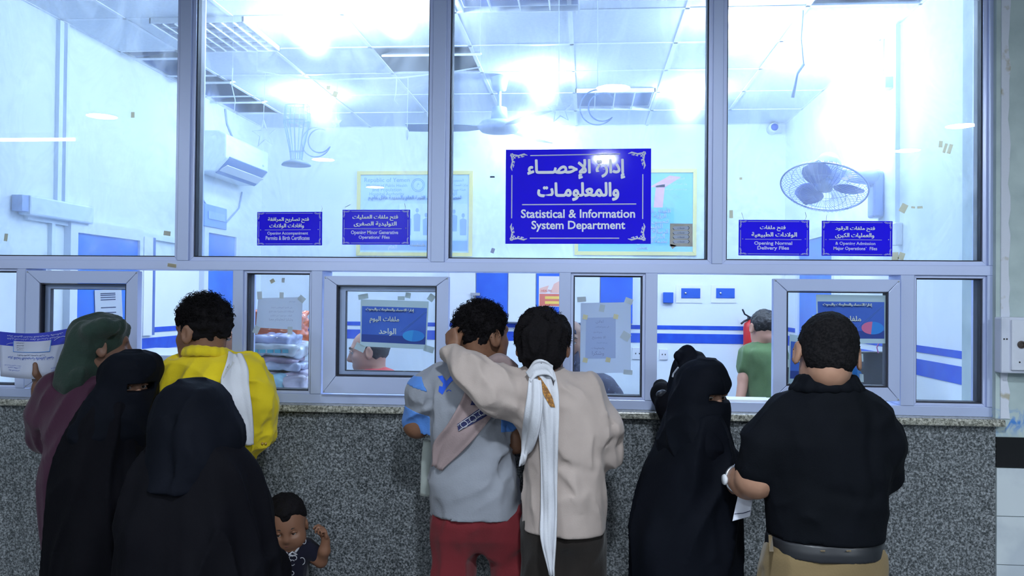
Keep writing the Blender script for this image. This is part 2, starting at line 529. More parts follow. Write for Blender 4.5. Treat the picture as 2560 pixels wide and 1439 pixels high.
def face_parts(parent, g, s=1.0, look=(0,0), iris=(.02,.012,.008), lid=None, white=(.34,.32,.31), brow=(.012,.01,.009), fwd=None, dz=0.0, big=1.0, thin=1.0):
    """eyes with iris and lids, and brows, as pieces of the body"""
    wm = mat('eye_white', white, .25); im = mat('eye_iris', iris, .15); bm = mat('brow_hair', brow, .8)
    g0 = g; g = lambda x, y, z: g0(x, y-(.005 if dz else 0), z+dz)
    for sx in (-1,1):
        mb = MB(); mb.sphere(g(sx*.031,.078,.004), .0125*s*big, 16, 10)
        e = mb.build('eye', wm, parent, True)
        mb = MB(); c = g(sx*.031+look[0]*.006,.0865,.004+look[1]*.006)
        mb.sphere(c, .0058*s*big*big, 12, 8)
        mb.build('iris', im, e, True)
        if lid is not None:
            L = Field(); L.cap(g(sx*.031-.014,.086,.0105), g(sx*.031,.0925,.0135), .0048*s, .0055*s, .004*s)
            L.cap(g(sx*.031,.0925,.0135), g(sx*.031+.014,.086,.0105), .0055*s, .0048*s, .004*s)
            L.build('eyelid', lid, parent, .0025)
        mb = MB(); mb.tube([g(sx*.012,.096,.024), g(sx*.026,.0955,.031), g(sx*.04,.087,.030), g(sx*.05,.076,.024)], [.0035*s*thin,.0042*s*thin,.0036*s*thin,.002*s*thin], 6)
        mb.build('eyebrow', bm, parent, True)
def hand_field(F, wrist, along, palm, s=1.0, curl=(.5,.6,.7,.8), thumb=(.6,.5), side=1, spread=.12, k=.006):
    """hand: wrist point, direction to the knuckles, palm normal (the way the fingers close); side=+1 thumb on palm x along"""
    a = nrm(along); p = nrm(np.asarray(palm, float)-a*(np.asarray(palm, float)@a)); t = np.cross(p, a)*side
    w = np.asarray(wrist, float)
    P = lambda x, y, z: w+s*(x*t+y*a+z*p)
    F.cap(P(0,-.02,0), P(0,.02,0), .024*s, .026*s, .015*s)
    F.ell(P(.004,.048,.002), np.array((.040,.050,.016))*s, np.array([t,a,p]), .014*s)
    F.cap(P(-.03,.04,.001), P(-.026,.082,.001), .012*s, .010*s, .012*s)
    F.cap(P(.026,.045,.001), P(.026,.088,.001), .012*s, .0105*s, .012*s)
    L = ((.026,.088,.042,.025,.020,.0088),(.008,.092,.046,.029,.021,.0092),(-.010,.088,.043,.027,.020,.0086),(-.027,.080,.034,.020,.018,.0076))
    for i,(x,y,l1,l2,l3,r) in enumerate(L):
        c = curl[i]; an = c*1.35; q = P(x,y,0); sp = (1.5-i)*spread
        d = lambda an: nrm(a*math.cos(an)+p*math.sin(an)+t*sp*math.cos(an))
        q1 = q+s*l1*d(an); an += c*1.6; q2 = q1+s*l2*d(an); an += c*1.1; q3 = q2+s*l3*d(an)
        F.cap(P(x*.9,y-.03,0), q, r*1.1*s, r*1.12*s, .006*s)
        F.cap(q, q1, r*1.12*s, r*1.02*s, .003*s); F.cap(q1, q2, r*1.03*s, r*.95*s, .002*s); F.cap(q2, q3, r*.95*s, r*.8*s, .002*s)
    o, cl = thumb
    b = P(.022,.012,.006); d1 = nrm(t*math.sin(o)+a*math.cos(o)+p*.35); q1 = b+s*.045*d1
    d2 = nrm(d1+p*cl*.6-t*cl*.4+a*.25); q2 = q1+s*.032*d2; d3 = nrm(d2+p*cl*.4-t*cl*.5); q3 = q2+s*.026*d3
    F.cap(b, q1, .016*s, .0125*s, .012*s); F.cap(q1, q2, .0122*s, .0105*s, .003*s); F.cap(q2, q3, .0108*s, .0085*s, .002*s)
    return q3
def strip(name, pts, mt, parent=None, th=.004, waves=2.0, amp=.008, nx=14, ny=10, jag=0.0, seed=1, solid=True, xs=None):
    """a hanging band of cloth: pts = list of (left point, right point) down its length; folds run along it"""
    rg = np.random.default_rng(seed)
    A = np.array([p[0] for p in pts], float); B = np.array([p[1] for p in pts], float); n = len(pts)
    T = np.linspace(0, n-1, (n-1)*ny+1); i0 = np.minimum(T.astype(int), n-2); u = T-i0
    def cr(Q):
        Qp = np.vstack([2*Q[0]-Q[1], Q, 2*Q[-1]-Q[-2]])
        p0, p1, p2, p3 = Qp[i0], Qp[i0+1], Qp[i0+2], Qp[i0+3]; t = u[:,None]
        return .5*(2*p1+(p2-p0)*t+(2*p0-5*p1+4*p2-p3)*t*t+(3*p1-p0-3*p2+p3)*t**3)
    a = cr(A); b = cr(B); rows = []
    tg = np.gradient((a+b)/2, axis=0); xd = b-a
    nn = np.cross(xd, tg); nn /= np.maximum(np.linalg.norm(nn, axis=1, keepdims=True), 1e-9)
    if nn[:,1].mean() > 0: nn = -nn
    s = np.linspace(0, 1, nx+1)
    ph = rg.uniform(0, 6)
    V = []
    for j in range(len(T)):
        w = np.sin(s*waves*2*math.pi+ph+.5*np.sin(T[j]*1.7))*.6+np.sin(s*waves*3.4*math.pi+ph*2-T[j]*.5)*.4
        V.append(a[j]+s[:,None]*xd[j]+nn[j]*(amp*w)[:,None])
    V = np.array(V)
    if jag: V[-1] += (rg.uniform(0, 1, nx+1)[:,None]*jag)*nrm(tg[-1])
    m_ = MB(); R, Cn = V.shape[:2]
    fs = [(j*Cn+i, j*Cn+i+1, (j+1)*Cn+i+1, (j+1)*Cn+i) for j in range(R-1) for i in range(Cn-1)]
    m_.add(V.reshape(-1,3), fs)
    o = m_.build(name, mt, parent, True)
    md = o.modifiers.new('thickness', 'SOLIDIFY'); md.thickness = th; md.offset = 0
    return o
def curls(name, centre, fwd, up, radii, n, length, r, mt, parent, turns=1.5, amp=.006, zmin=-9, cone=None, seed=3, out=.9):
    """locks of curly hair rooted on an ellipsoid"""
    rg = np.random.default_rng(seed); A = frame(fwd, up); mb = MB(); c = np.asarray(centre, float); rd = np.asarray(radii, float)
    k = 0
    while k < n:
        v = nrm(rg.normal(size=3))
        if v[2] < zmin or (cone and not cone(v)): continue
        k += 1
        root = c+(v*rd*.93)@A; nn = nrm((v/rd)@A)
        L = length*rg.uniform(.6, 1.25); ph = rg.uniform(0, 6.3); tn = turns*rg.uniform(.7, 1.3)
        d = nrm(nn*out+rg.normal(size=3)*.35+np.array([0,0,-.15])); x = nrm(np.cross(d, [.3,.5,.8])); y = np.cross(d, x)
        pts = []
        for i in range(9):
            t = i/8; a = ph+t*tn*2*math.pi
            pts.append(root+d*L*t*(1-.25*t)+amp*min(1, t*3)*(math.cos(a)*x+math.sin(a)*y))
        mb.tube(pts, [r*(1-.6*(i/8)) for i in range(9)], 4, False)
    return mb.build(name, mt, parent, True)
# ------------------------------------------------------------------ the place: levels
YF, YG = 3.45, 3.50           # face of the aluminium frame, glass
YW = 3.42                     # face of the granite
XL, XR, YB = -2.87, 1.655, 7.45
ZC = CAM_Z+1.494
YI = 3.62                     # inner face of the counter wall
XP = W(2489, 1100, YW)[0]     # right end of the granite
fx = lambda px, py=830, D=YF: float(W(px, py, D)[0])
fz = lambda py, px=1280, D=YF: float(W(px, py, D)[2])
EX, EY, EZ = np.eye(3)

# ------------------------------------------------------------------ materials of the place
def granite(name, c1, c2, c3, sc):
    mt = bpy.data.materials.new(name); mt.use_nodes = True; nt = mt.node_tree; N = nt.nodes; L = nt.links
    b = N['Principled BSDF']; b.inputs['Roughness'].default_value = .28
    tc = N.new('ShaderNodeTexCoord')
    v = N.new('ShaderNodeTexVoronoi'); v.inputs['Scale'].default_value = sc
    n = N.new('ShaderNodeTexNoise'); n.inputs['Scale'].default_value = sc*.9; n.inputs['Detail'].default_value = 8; n.inputs['Roughness'].default_value = .75
    n2 = N.new('ShaderNodeTexNoise'); n2.inputs['Scale'].default_value = 2.2; n2.inputs['Detail'].default_value = 3
    for x in (v, n, n2): L.new(tc.outputs['Object'], x.inputs['Vector'])
    r = N.new('ShaderNodeValToRGB'); e = r.color_ramp.elements
    e[0].position = .41; e[0].color = (*c1, 1); e[1].position = .60; e[1].color = (*c3, 1)
    q = e.new(.5); q.color = (*c2, 1)
    L.new(n.outputs['Fac'], r.inputs['Fac'])
    mx = N.new('ShaderNodeMix'); mx.data_type = 'RGBA'; mx.blend_type = 'MULTIPLY'; mx.inputs['Factor'].default_value = .55
    bw = N.new('ShaderNodeRGBToBW'); L.new(v.outputs['Color'], bw.inputs['Color'])
    r2 = N.new('ShaderNodeValToRGB'); r2.color_ramp.elements[0].color = (.35,.37,.4,1); r2.color_ramp.elements[1].color = (1.25,1.25,1.25,1)
    L.new(bw.outputs['Val'], r2.inputs['Fac'])
    L.new(r.outputs['Color'], mx.inputs['A']); L.new(r2.outputs['Color'], mx.inputs['B'])
    L.new(mx.outputs['Result'], b.inputs['Base Color'])
    MATS[name] = mt; return mt
M_GRAN = granite('granite_grey', (.028,.035,.038), (.148,.162,.172), (.39,.41,.43), 150)
M_SILL = granite('granite_sill', (.09,.09,.075), (.36,.36,.30), (.62,.60,.54), 120)
M_ALU = mat('aluminium', (.50,.58,.84), .34, .22, bump=(6,.04,(1,1,.1)))
M_ALU2 = mat('aluminium_bright', (.58,.66,.95), .3, .22)
M_GASK = mat('rubber_gasket', (.012,.014,.03), .6)
M_WALL = mat('office_paint', (.80,.86,.89), .75, noise=(3,(.75,.82,.88),.35,.65))
M_BLUEP = mat('blue_gloss_paint', (.012,.06,.52), .4, noise=(14,(.02,.10,.60),.3,.7))
M_CEIL = mat('ceiling_tile', (.72,.77,.85), .85, noise=(60,(.66,.71,.80),.35,.6))
M_TBAR = mat('ceiling_bar', (.78,.82,.9), .5)
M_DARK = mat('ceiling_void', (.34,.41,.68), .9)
M_FLOOR = mat('floor_tile', (.20,.20,.21), .35, noise=(4,(.17,.17,.18),.3,.7))
M_HALLP = mat('hall_paint', (.26,.31,.30), .7, noise=(5,(.20,.24,.24),.3,.7))
M_HALLC = mat('hall_ceiling_paint', (.40,.41,.43), .9)
M_PLAS = mat('white_plastic', (.74,.76,.80), .4)
M_WHITE = mat('white_enamel', (.80,.83,.88), .35)
M_PAPER = mat('paper', (.74,.76,.80), .85, trans=.35)
M_INK = mat('ink_dark', (.03,.04,.10), .8)
M_INKB = mat('ink_blue', (.02,.08,.45), .8)
M_TAPE = mat('old_tape', (.80,.70,.46), .7, trans=.8)
M_TAPEP = mat('clear_tape', (.68,.72,.70), .5, trans=.7)
M_BLACK = mat('black_plastic', (.015,.016,.02), .4)
M_STEEL = mat('steel', (.5,.52,.56), .3, .9)
def glass_mat(name, dust, smear, tint=(.94,.965,.985), halo=0.0):
    mt = bpy.data.materials.new(name); mt.use_nodes = True; nt = mt.node_tree; N = nt.nodes; L = nt.links
    for n in list(N): N.remove(n)
    o = N.new('ShaderNodeOutputMaterial')
    t = N.new('ShaderNodeBsdfTransparent'); t.inputs[0].default_value = (*tint,1)
    g = N.new('ShaderNodeBsdfGlossy'); g.inputs['Roughness'].default_value = 0.0
    fr = N.new('ShaderNodeFresnel'); fr.inputs['IOR'].default_value = 1.42
    m1 = N.new('ShaderNodeMixShader'); L.new(fr.outputs[0], m1.inputs[0]); L.new(t.outputs[0], m1.inputs[1]); L.new(g.outputs[0], m1.inputs[2])
    d = N.new('ShaderNodeBsdfTranslucent'); d.inputs[0].default_value = (.85,.9,.95,1)
    tc = N.new('ShaderNodeTexCoord')
    mp = N.new('ShaderNodeMapping'); mp.inputs['Scale'].default_value = (1.6,1,.9)
    wv = N.new('ShaderNodeTexNoise'); wv.inputs['Scale'].default_value = 2.4; wv.inputs['Detail'].default_value = 9; wv.inputs['Distortion'].default_value = 2.2; wv.inputs['Roughness'].default_value = .62
    L.new(tc.outputs['Object'], mp.inputs['Vector']); L.new(mp.outputs['Vector'], wv.inputs['Vector'])
    mr = N.new('ShaderNodeMapRange'); mr.inputs['From Min'].default_value = .45; mr.inputs['From Max'].default_value = .8
    mr.inputs['To Min'].default_value = dust; mr.inputs['To Max'].default_value = dust+smear
    L.new(wv.outputs['Fac'], mr.inputs['Value'])
    m2 = N.new('ShaderNodeMixShader'); L.new(mr.outputs['Result'], m2.inputs[0]); L.new(m1.outputs[0], m2.inputs[1]); L.new(d.outputs[0], m2.inputs[2])
    if halo:
        rf = N.new('ShaderNodeBsdfRefraction'); rf.inputs['Color'].default_value = (*tint,1); rf.inputs['Roughness'].default_value = .55; rf.inputs['IOR'].default_value = 1.09
        m3 = N.new('ShaderNodeMixShader'); m3.inputs[0].default_value = halo; L.new(m2.outputs[0], m3.inputs[1]); L.new(rf.outputs[0], m3.inputs[2]); L.new(m3.outputs[0], o.inputs[0])
    else: L.new(m2.outputs[0], o.inputs[0])
    MATS[name] = mt; return mt
M_GLASS = glass_mat('dusty_glass', .075, .18, (.89,.948,.99), .03)
M_GLASS2 = glass_mat('clean_glass', .015, .05)

# ------------------------------------------------------------------ hall shell
HX0, HX1, HY0 = -6.4, 4.6, -5.0
struct(MB().box((HX0,HY0,-.1),(HX1,YW+.05,0)).build('floor', M_FLOOR), 'grey tiled floor of the waiting hall')
struct(MB().box((HX0,HY0,ZC),(HX1,YW+.02,ZC+.1)).build('ceiling', M_HALLC), 'plain ceiling of the waiting hall')
struct(MB().box((HX0-.1,HY0,0),(HX0,YW,ZC)).build('wall_left', M_HALLP), 'painted wall at the left end of the hall')
struct(MB().box((HX1,HY0,0),(HX1+.1,YW,ZC)).build('wall_right', M_HALLP), 'painted wall at the right end of the hall')
struct(MB().box((HX0,HY0-.1,0),(HX1,HY0,ZC)).build('wall_rear', M_HALLP), 'painted wall across the hall from the counter')
# granite counter wall and its sill slab
zs1 = fz(1018, D=YF); zs0 = fz(1041, D=YW-.035)
struct(MB().box((HX0,YW,0),(XP,YI,zs0+.002)).build('wall_front', M_GRAN), 'speckled grey granite wall under the service windows')
o = struct(MB().box((HX0,YW-.035,zs0),(XP+.022,YI+.05,zs1)).build('trim_1', M_SILL, bevel=.006), 'beige granite sill slab under the windows')
# pillar at the right
def pillar_mat():
    mt = mat('pillar_paint', (.50,.60,.60), .6, noise=(7,(.38,.47,.48),.3,.62), bump=(9,.25))
    nt = mt.node_tree; N = nt.nodes; L = nt.links; b = N['Principled BSDF']
    src = b.inputs['Base Color'].links[0].from_socket
    tc = N.new('ShaderNodeTexCoord'); sp = N.new('ShaderNodeSeparateXYZ'); L.new(tc.outputs['Object'], sp.inputs[0])
    zc = float(W(2530,1055,YW)[2])
    a = N.new('ShaderNodeMath'); a.operation = 'SUBTRACT'; a.inputs[1].default_value = zc; L.new(sp.outputs['Z'], a.inputs[0])
    a2 = N.new('ShaderNodeMath'); a2.operation = 'ABSOLUTE'; L.new(a.outputs[0], a2.inputs[0])
    mr = N.new('ShaderNodeMapRange'); mr.inputs['From Min'].default_value = .06; mr.inputs['From Max'].default_value = .0; L.new(a2.outputs[0], mr.inputs['Value'])
    nz = N.new('ShaderNodeTexNoise'); nz.inputs['Scale'].default_value = 22; nz.inputs['Distortion'].default_value = 1.5; L.new(tc.outputs['Object'], nz.inputs['Vector'])
    m3 = N.new('ShaderNodeMapRange'); m3.inputs['From Min'].default_value = .45; m3.inputs['From Max'].default_value = .6; L.new(nz.outputs['Fac'], m3.inputs['Value'])
    mu = N.new('ShaderNodeMath'); mu.operation = 'MULTIPLY'; L.new(mr.outputs['Result'], mu.inputs[0]); L.new(m3.outputs['Result'], mu.inputs[1])
    mx = N.new('ShaderNodeMix'); mx.data_type = 'RGBA'; L.new(mu.outputs[0], mx.inputs['Factor']); L.new(src, mx.inputs['A']); mx.inputs['B'].default_value = (.05,.22,.62,1)
    L.new(mx.outputs['Result'], b.inputs['Base Color'])
    return mt
zb0 = float(W(2525,1167,YW)[2]); zb1 = float(W(2525,1092,YW)[2])
struct(MB().box((XP+.001,YW+.004,0),(HX1,YI+.1,ZC)).build('wall_pillar', pillar_mat()), 'pale green painted pillar wall right of the windows')
struct(MB().box((XP+.001,YW-.006,zb0),(HX1,YW+.004,zb1)).build('trim_2', mat('black_tile', (.006,.006,.008), .15)), 'black tile band on the pillar')
mb = MB(); z = zb0-.002; th = float(W(2525,1167,YW)[2]-W(2525,1288,YW)[2])
while z > .02:
    z2 = max(0, z-th)
    x = XP+.001
    while x < HX1-.01:
        x2 = min(HX1, x+.4); mb.box((x+.0012,YW-.006,z2+.0015),(x2-.0012,YW+.004,z-.0012)); x = x2
    z = z2
struct(mb.build('trim_3', mat('white_tile', (.60,.66,.70), .18, noise=(3.0,(.50,.56,.62),.42,.5))), 'white wall tiles under the black band')
# sealant strip and plaster flakes beside the frame
xr0 = fx(2471,640); xr1 = fx(2497,640)
PE = mat('flaking_plaster', (.66,.70,.80), .85, noise=(16,(.44,.42,.34),.30,.40), bump=(20,.6))
mb = MB(); rg = np.random.default_rng(4); zz = np.linspace(zs1, ZC-.01, 40)
Lp = [(xr1-.006, YW-.002, z) for z in zz]; Rp = [(xr1+.016+.012*rg.random(), YW-.002, z) for z in zz]
for i in range(39): mb.add([Lp[i],Rp[i],Rp[i+1],Lp[i+1],(Lp[i][0],YW+.03,Lp[i][2]),(Rp[i][0],YW+.03,Rp[i][2]),(Rp[i+1][0],YW+.03,Rp[i+1][2]),(Lp[i+1][0],YW+.03,Lp[i+1][2])],[(0,1,2,3),(1,5,6,2),(0,3,7,4)])
struct(mb.build('trim_4', PE), 'ragged plaster edge beside the window frame')

# ------------------------------------------------------------------ office shell
struct(MB().box((XL-.1,YI,-.1),(XR+.1,YB+.1,0)).build('floor_office', M_FLOOR), 'floor of the office behind the glass')
struct(MB().box((XL-.1,YI-.17,0),(XL,YB+.1,ZC+.4)).build('wall_office_left', M_WALL), 'white office wall at the left')
struct(MB().box((XR,YI-.17,0),(XR+.1,YB+.1,ZC+.4)).build('wall_office_right', M_WALL), 'white office wall at the right')
struct(MB().box((XL,YB,0),(XR,YB+.1,ZC+.4)).build('wall_office_back', M_WALL), 'white office wall at the back')
struct(MB().box((XL-.6,YF+.01,0),(XL-.1,YI,ZC+.1)).build('wall_office_front', M_WALL), 'end of the office wall behind the windows')
# painted stripes run round the walls: thin, gap, broad
q = [WX(2442,y,XR)[2] for y in (885,911,928,970)]; qb = [W(1700,y,YB)[2] for y in (812,819,831,857)]
zt = [(a+b)/2 for a, b in zip(q, qb)]
def stripe(n, z0, z1, lab):
    mb = MB(); t = .004
    mb.box((XR-t,YI,z0),(XR,YB,z1)); mb.box((XL,YB-t,z0),(XR-t,YB,z1)); mb.box((XL,YI,z0),(XL+t,YB-t,z1))
    struct(mb.build(n, M_BLUEP), lab)
stripe('trim_5', zt[1], zt[0], 'thin blue stripe painted round the office walls')
stripe('trim_6', zt[3], zt[2], 'broad blue stripe painted round the office walls')
# ceiling of tiles with a few missing, void above
tx = [-3.1+.6*i for i in range(0,9)]; ty = [YB-.58-.6*i for i in range(-1,8)]
miss = []
def tile_at(px, py):
    p = WZ(px, py, ZC); i = int(math.floor((p[0]-tx[0])/.6)); j = int(math.floor((ty[0]-p[1])/.6)); return i, j
for q in ((400,175),(560,205),(610,265),(1150,130),(2045,10)): miss.append(tile_at(*q))
M_ = MB(); T_ = MB()
for i in range(len(tx)):
    for j in range(len(ty)):
        x0, x1 = max(tx[i], XL), min(tx[i]+.6, XR); y1 = min(ty[j], YB); y0 = max(ty[j]-.6, YI)
        if x1-x0 < .02 or y1-y0 < .02: continue
        if (i,j) in miss:
            M_.obox(((x0+x1)/2+.05,(y0+y1)/2+.06,ZC+.07), ((x1-x0)*.5,0,0), (0,.28,.10), (0,-.003,.006))
            continue
        M_.box((x0+.003,y0+.003,ZC),(x1-.003,y1-.003,ZC+.012))
for x in tx[1:]:
    if XL < x < XR: T_.box((x-.011,YI,ZC-.004),(x+.011,YB,ZC+.002))
for y in ty:
    if YI < y < YB: T_.box((XL,y-.011,ZC-.004),(XR,y+.011,ZC+.002))
T_.box((XL,YI,ZC-.004),(XL+.015,YB,ZC+.002)); T_.box((XR-.015,YI,ZC-.004),(XR,YB,ZC+.002)); T_.box((XL,YB-.015,ZC-.004),(XR,YB,ZC+.002))
c = struct(M_.build('ceiling_office', M_CEIL), 'suspended tile ceiling of the office with missing tiles')
T_.build('grid', M_TBAR, c)
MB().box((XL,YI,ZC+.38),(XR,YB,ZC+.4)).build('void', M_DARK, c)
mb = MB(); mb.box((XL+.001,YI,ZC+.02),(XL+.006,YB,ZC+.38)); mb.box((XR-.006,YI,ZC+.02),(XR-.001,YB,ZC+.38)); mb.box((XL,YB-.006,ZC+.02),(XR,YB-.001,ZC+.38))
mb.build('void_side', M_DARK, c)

# ------------------------------------------------------------------ aluminium window wall
zt1, zt0 = fz(656), fz(680)      # transom
zr1 = fz(994)                    # top of bottom rail
struct(MB().box((HX0,YF,zt0),(fx(2497,670),YI-.03,zt1)).build('trim_7', M_ALU2, bevel=.002), 'long aluminium transom across the windows')
struct(MB().box((HX0,YF+.004,zs1),(fx(2497,1010),YI-.03,zr1)).build('trim_8', M_ALU, bevel=.002), 'long aluminium bottom rail on the sill')
k = 9
posts = [(439,467),(1077,1110),(1780,1806),(2471,2497)]
for i, (a, b) in enumerate(posts):
    py = 420
    struct(MB().box((fx(a,640)+(.006 if i == 0 else 0),YF-.002,zt1),(fx(b,640)+(.006 if i == 0 else 0),YI-.03,ZC)).build('trim_%d' % k, M_ALU, bevel=.002),
           ['aluminium post at the far left between the tall panes','aluminium post left of the large blue sign','aluminium post right of the large blue sign','aluminium end post beside the pillar'][i]); k += 1
mull = [(40,62),(580,606),(777,804),(1397,1426),(1613,1643),(2252,2286),(2468,2497)]
names = ['beside the leftmost sliding window','behind the man in yellow','left of the middle sliding window','behind the man in the beige top','right of the long taped notice','right of the sliding window at the right','at the right end of the lower windows']
for (a, b), nm in zip(mull, names):
    struct(MB().box((fx(a),YF,zr1),(fx(b),YI-.03,zt0)).build('trim_%d' % k, M_ALU, bevel=.002), 'short aluminium upright '+nm); k += 1
struct(MB().box((HX0,YF+.01,0.6),(HX0+.9,YI-.03,zs1)).build('trim_%d' % k, M_ALU), 'aluminium panel at the far left end'); k += 1
def rim(mb, x0, x1, z0, z1, w, y0, y1):
    """four mitred bars"""
    g = .0008
    for P in (((x0,z0),(x1,z0),(x1-w,z0+w),(x0+w,z0+w)), ((x0,z1),(x0+w,z1-w),(x1-w,z1-w),(x1,z1)),
              ((x0,z0),(x0+w,z0+w),(x0+w,z1-w),(x0,z1)), ((x1,z0),(x1,z1),(x1-w,z1-w),(x1-w,z0+w))):
        c = np.mean(P, 0); P = [(p[0]-np.sign(p[0]-c[0])*g*.5, p[1]-np.sign(p[1]-c[1])*g*.5) for p in P]
        mb.plate([(p[0],y0,p[1]) for p in P], (0,1,0), y1-y0)
def pane(n, x0, x1, z0, z1, label, gm, sides=.016):
    e = struct(empty('window_%d' % n, ((x0+x1)/2,YG,z0)), label)
    mb = MB(); rim(mb, x0, x1, z0, z1, sides, YF+.012, YG+.04); mb.build('frame', M_ALU2, e)
    mb = MB(); rim(mb, x0+sides, x1-sides, z0+sides, z1-sides, .0045, YF+.02, YG+.035); mb.build('gasket', M_GASK, e)
    MB().box((x0+sides+.002,YG-.002,z0+sides+.002),(x1-sides-.002,YG+.002,z1-sides-.002)).build('glass', gm, e)
    return e
zp0 = zt1
edges = [(-4.1, fx(439,640)+.006),(fx(467,640)+.006, fx(1077,640)),(fx(1110,640), fx(1780,640)),(fx(1806,640), fx(2471,640))]
for n, ((a, b), lab) in enumerate(zip(edges, ('tall fixed pane at the far left','tall dusty pane with two small blue signs under a star garland','tall pane with the large blue department sign','tall pane with two small blue signs in front of the wall fan'))):
    pane(n+1, a, b, zp0, ZC-.005, lab, M_GLASS)
low = [(-3.9,fx(40)),(fx(606),fx(777)),(fx(1426),fx(1613)),(fx(2286),fx(2468))]
for n, ((a, b), lab) in enumerate(zip(low, ('low fixed pane behind the blue and white envelope','low fixed pane in front of the piled files','low fixed pane with the long taped notice','low fixed pane at the right end'))):
    pane(n+5, a, b, zr1, zt0, lab, M_GLASS2, .011)
def slider(px0, px1, py0, py1, ix0, ix1, iy0, iy1, label, inner=True):
    D = YF-.022
    x0, x1 = W(px0,830,D)[0], W(px1,830,D)[0]; c = (px0+px1)/2
    z1, z0 = W(c,py0,D)[2], W(c,py1,D)[2]
    a0, a1 = W(ix0,830,D)[0], W(ix1,830,D)[0]; b1, b0 = W(c,iy0,D)[2], W(c,iy1,D)[2]
    e = tag(empty('sliding_window', ((x0+x1)/2,D,z0)), label, 'window', 'sliding service windows')
    mb = MB(); g = .0007
    for P in (((x0,z0),(x1,z0),(a1,b0),(a0,b0)),((x0,z1),(a0,b1),(a1,b1),(x1,z1)),((x0,z0),(a0,b0),(a0,b1),(x0,z1)),((x1,z0),(x1,z1),(a1,b1),(a1,b0))):
        cc = np.mean(P, 0); P = [(p[0]-np.sign(p[0]-cc[0])*g, p[1]-np.sign(p[1]-cc[1])*g) for p in P]
        mb.plate([(p[0],D,p[1]) for p in P], (0,1,0), .036)
    mb.build('frame', M_ALU, e, bevel=.0015)
    mb = MB(); rim(mb, a0, a1, b0, b1, .006, D+.006, D+.05); mb.build('gasket', M_GASK, e)
    if inner:
        mb = MB(); mb.box((a0+.006,D+.03,b0+.006),(a0+.030,D+.045,b1-.006)); mb.box((a0+.03,D+.03,b1-.022),(a1-.006,D+.045,b1-.006)); mb.box((a0+.03,D+.03,b0+.006),(a1-.006,D+.045,b0+.02))
        mb.build('inner_rail', M_ALU2, e)
        mb = MB(); rim(mb, a0+.03, a1-.006, b0+.02, b1-.022, .0035, D+.028, D+.046); mb.build('inner_gasket', M_GASK, e)
    MB().box((a0+.004,D+.018,b0+.004),(a1-.004,D+.021,b1-.004)).build('glass', M_GLASS2, e)
    mb = MB()
    for sx, sz in ((x0+.008,z1-.008),(x1-.008,z1-.008),(x0+.008,z0+.008),(x1-.008,z0+.008)): mb.lathe([(.003,0),(.003,.002),(.001,.003)], (sx,D,sz), (0,-1,0), 10)
    mb.build('screw', M_STEEL, e)
    return e
slider(62,343,676,972,97,313,708,945,'sliding window at the left behind the man in the green headcloth')
slider(808,1121,690,985,840,1090,713,942,'middle sliding window with a blue printed notice on its glass')
slider(1933,2251,697,1000,1967,2221,728,966,'sliding window in front of the man in the black polo',False)
for a, b, lab in ((343,580,'white track under the opening behind the man in yellow'),(1121,1397,'white track under the opening between the two young men'),(1643,1933,'white track under the opening right of the long notice')):
    struct(MB().box((fx(a),YF+.02,zr1),(fx(b),YI-.04,zr1+.008)).build('trim_%d' % k, M_WHITE), lab); k += 1

# ------------------------------------------------------------------ hall lamps (seen as reflections in the panes)
def mirror_at(px, py, z):
    d = ray(px, py); t = (YG)/d[1]; p = np.array([0,0,CAM_Z])+d*t
    d = d*[1,-1,1]; s = (z-p[2])/d[2]
    return p+d*s
M_HL = mat('hall_lamp_glow', (1,1,1), .5, emit=(HALL, HALL_E))
spots = [(255,288),(1533,217),(2402,312),(2268,374),(808,397),(938,466),(1512,396)]
wher = ['nearest the left end of the counter','right above the large blue sign','near the pillar','behind the lamp near the pillar','far back at the left','farthest back','in the middle of the hall']
proto = None
for (px, py), wd_ in zip(spots, wher):
    p = mirror_at(px, py, ZC)
    if proto is None:
        e = empty('downlight', (p[0],p[1],ZC)); proto = e
        MB().lathe([(.135,0),(.14,-.006),(.12,-.012),(.118,-.004)], (p[0],p[1],ZC), seg=32).build('rim', M_WHITE, e, True)
        MB().lathe([(.117,-.003),(.117,-.009),(.01,-.010)], (p[0],p[1],ZC), seg=32).build('diffuser', M_HL, e)
    else:
        e = proto.copy(); COL.objects.link(e); e.location = (p[0],p[1],ZC)
        for ch in proto.children:
            c = ch.copy(); c.parent = e; c.matrix_parent_inverse = ch.matrix_parent_inverse.copy(); COL.objects.link(c)
    tag(e, 'round white hall ceiling downlight '+wd_, 'ceiling light', 'round downlights of the hall')
p = mirror_at(38,347,ZC-.05)
e = tag(empty('tube_light', p), 'long tube light on the hall ceiling at the left', 'ceiling light')
MB().box((p[0]-.6,p[1]-.03,ZC-.045),(p[0]+.6,p[1]+.03,ZC)).build('casing', M_WHITE, e)
MB().tube([(p[0]-.58,p[1],ZC-.06),(p[0]+.58,p[1],ZC-.06)], .014, 12).build('tube', mat('tube_glow', (1,1,1), .5, emit=(HALL, 20)), e)
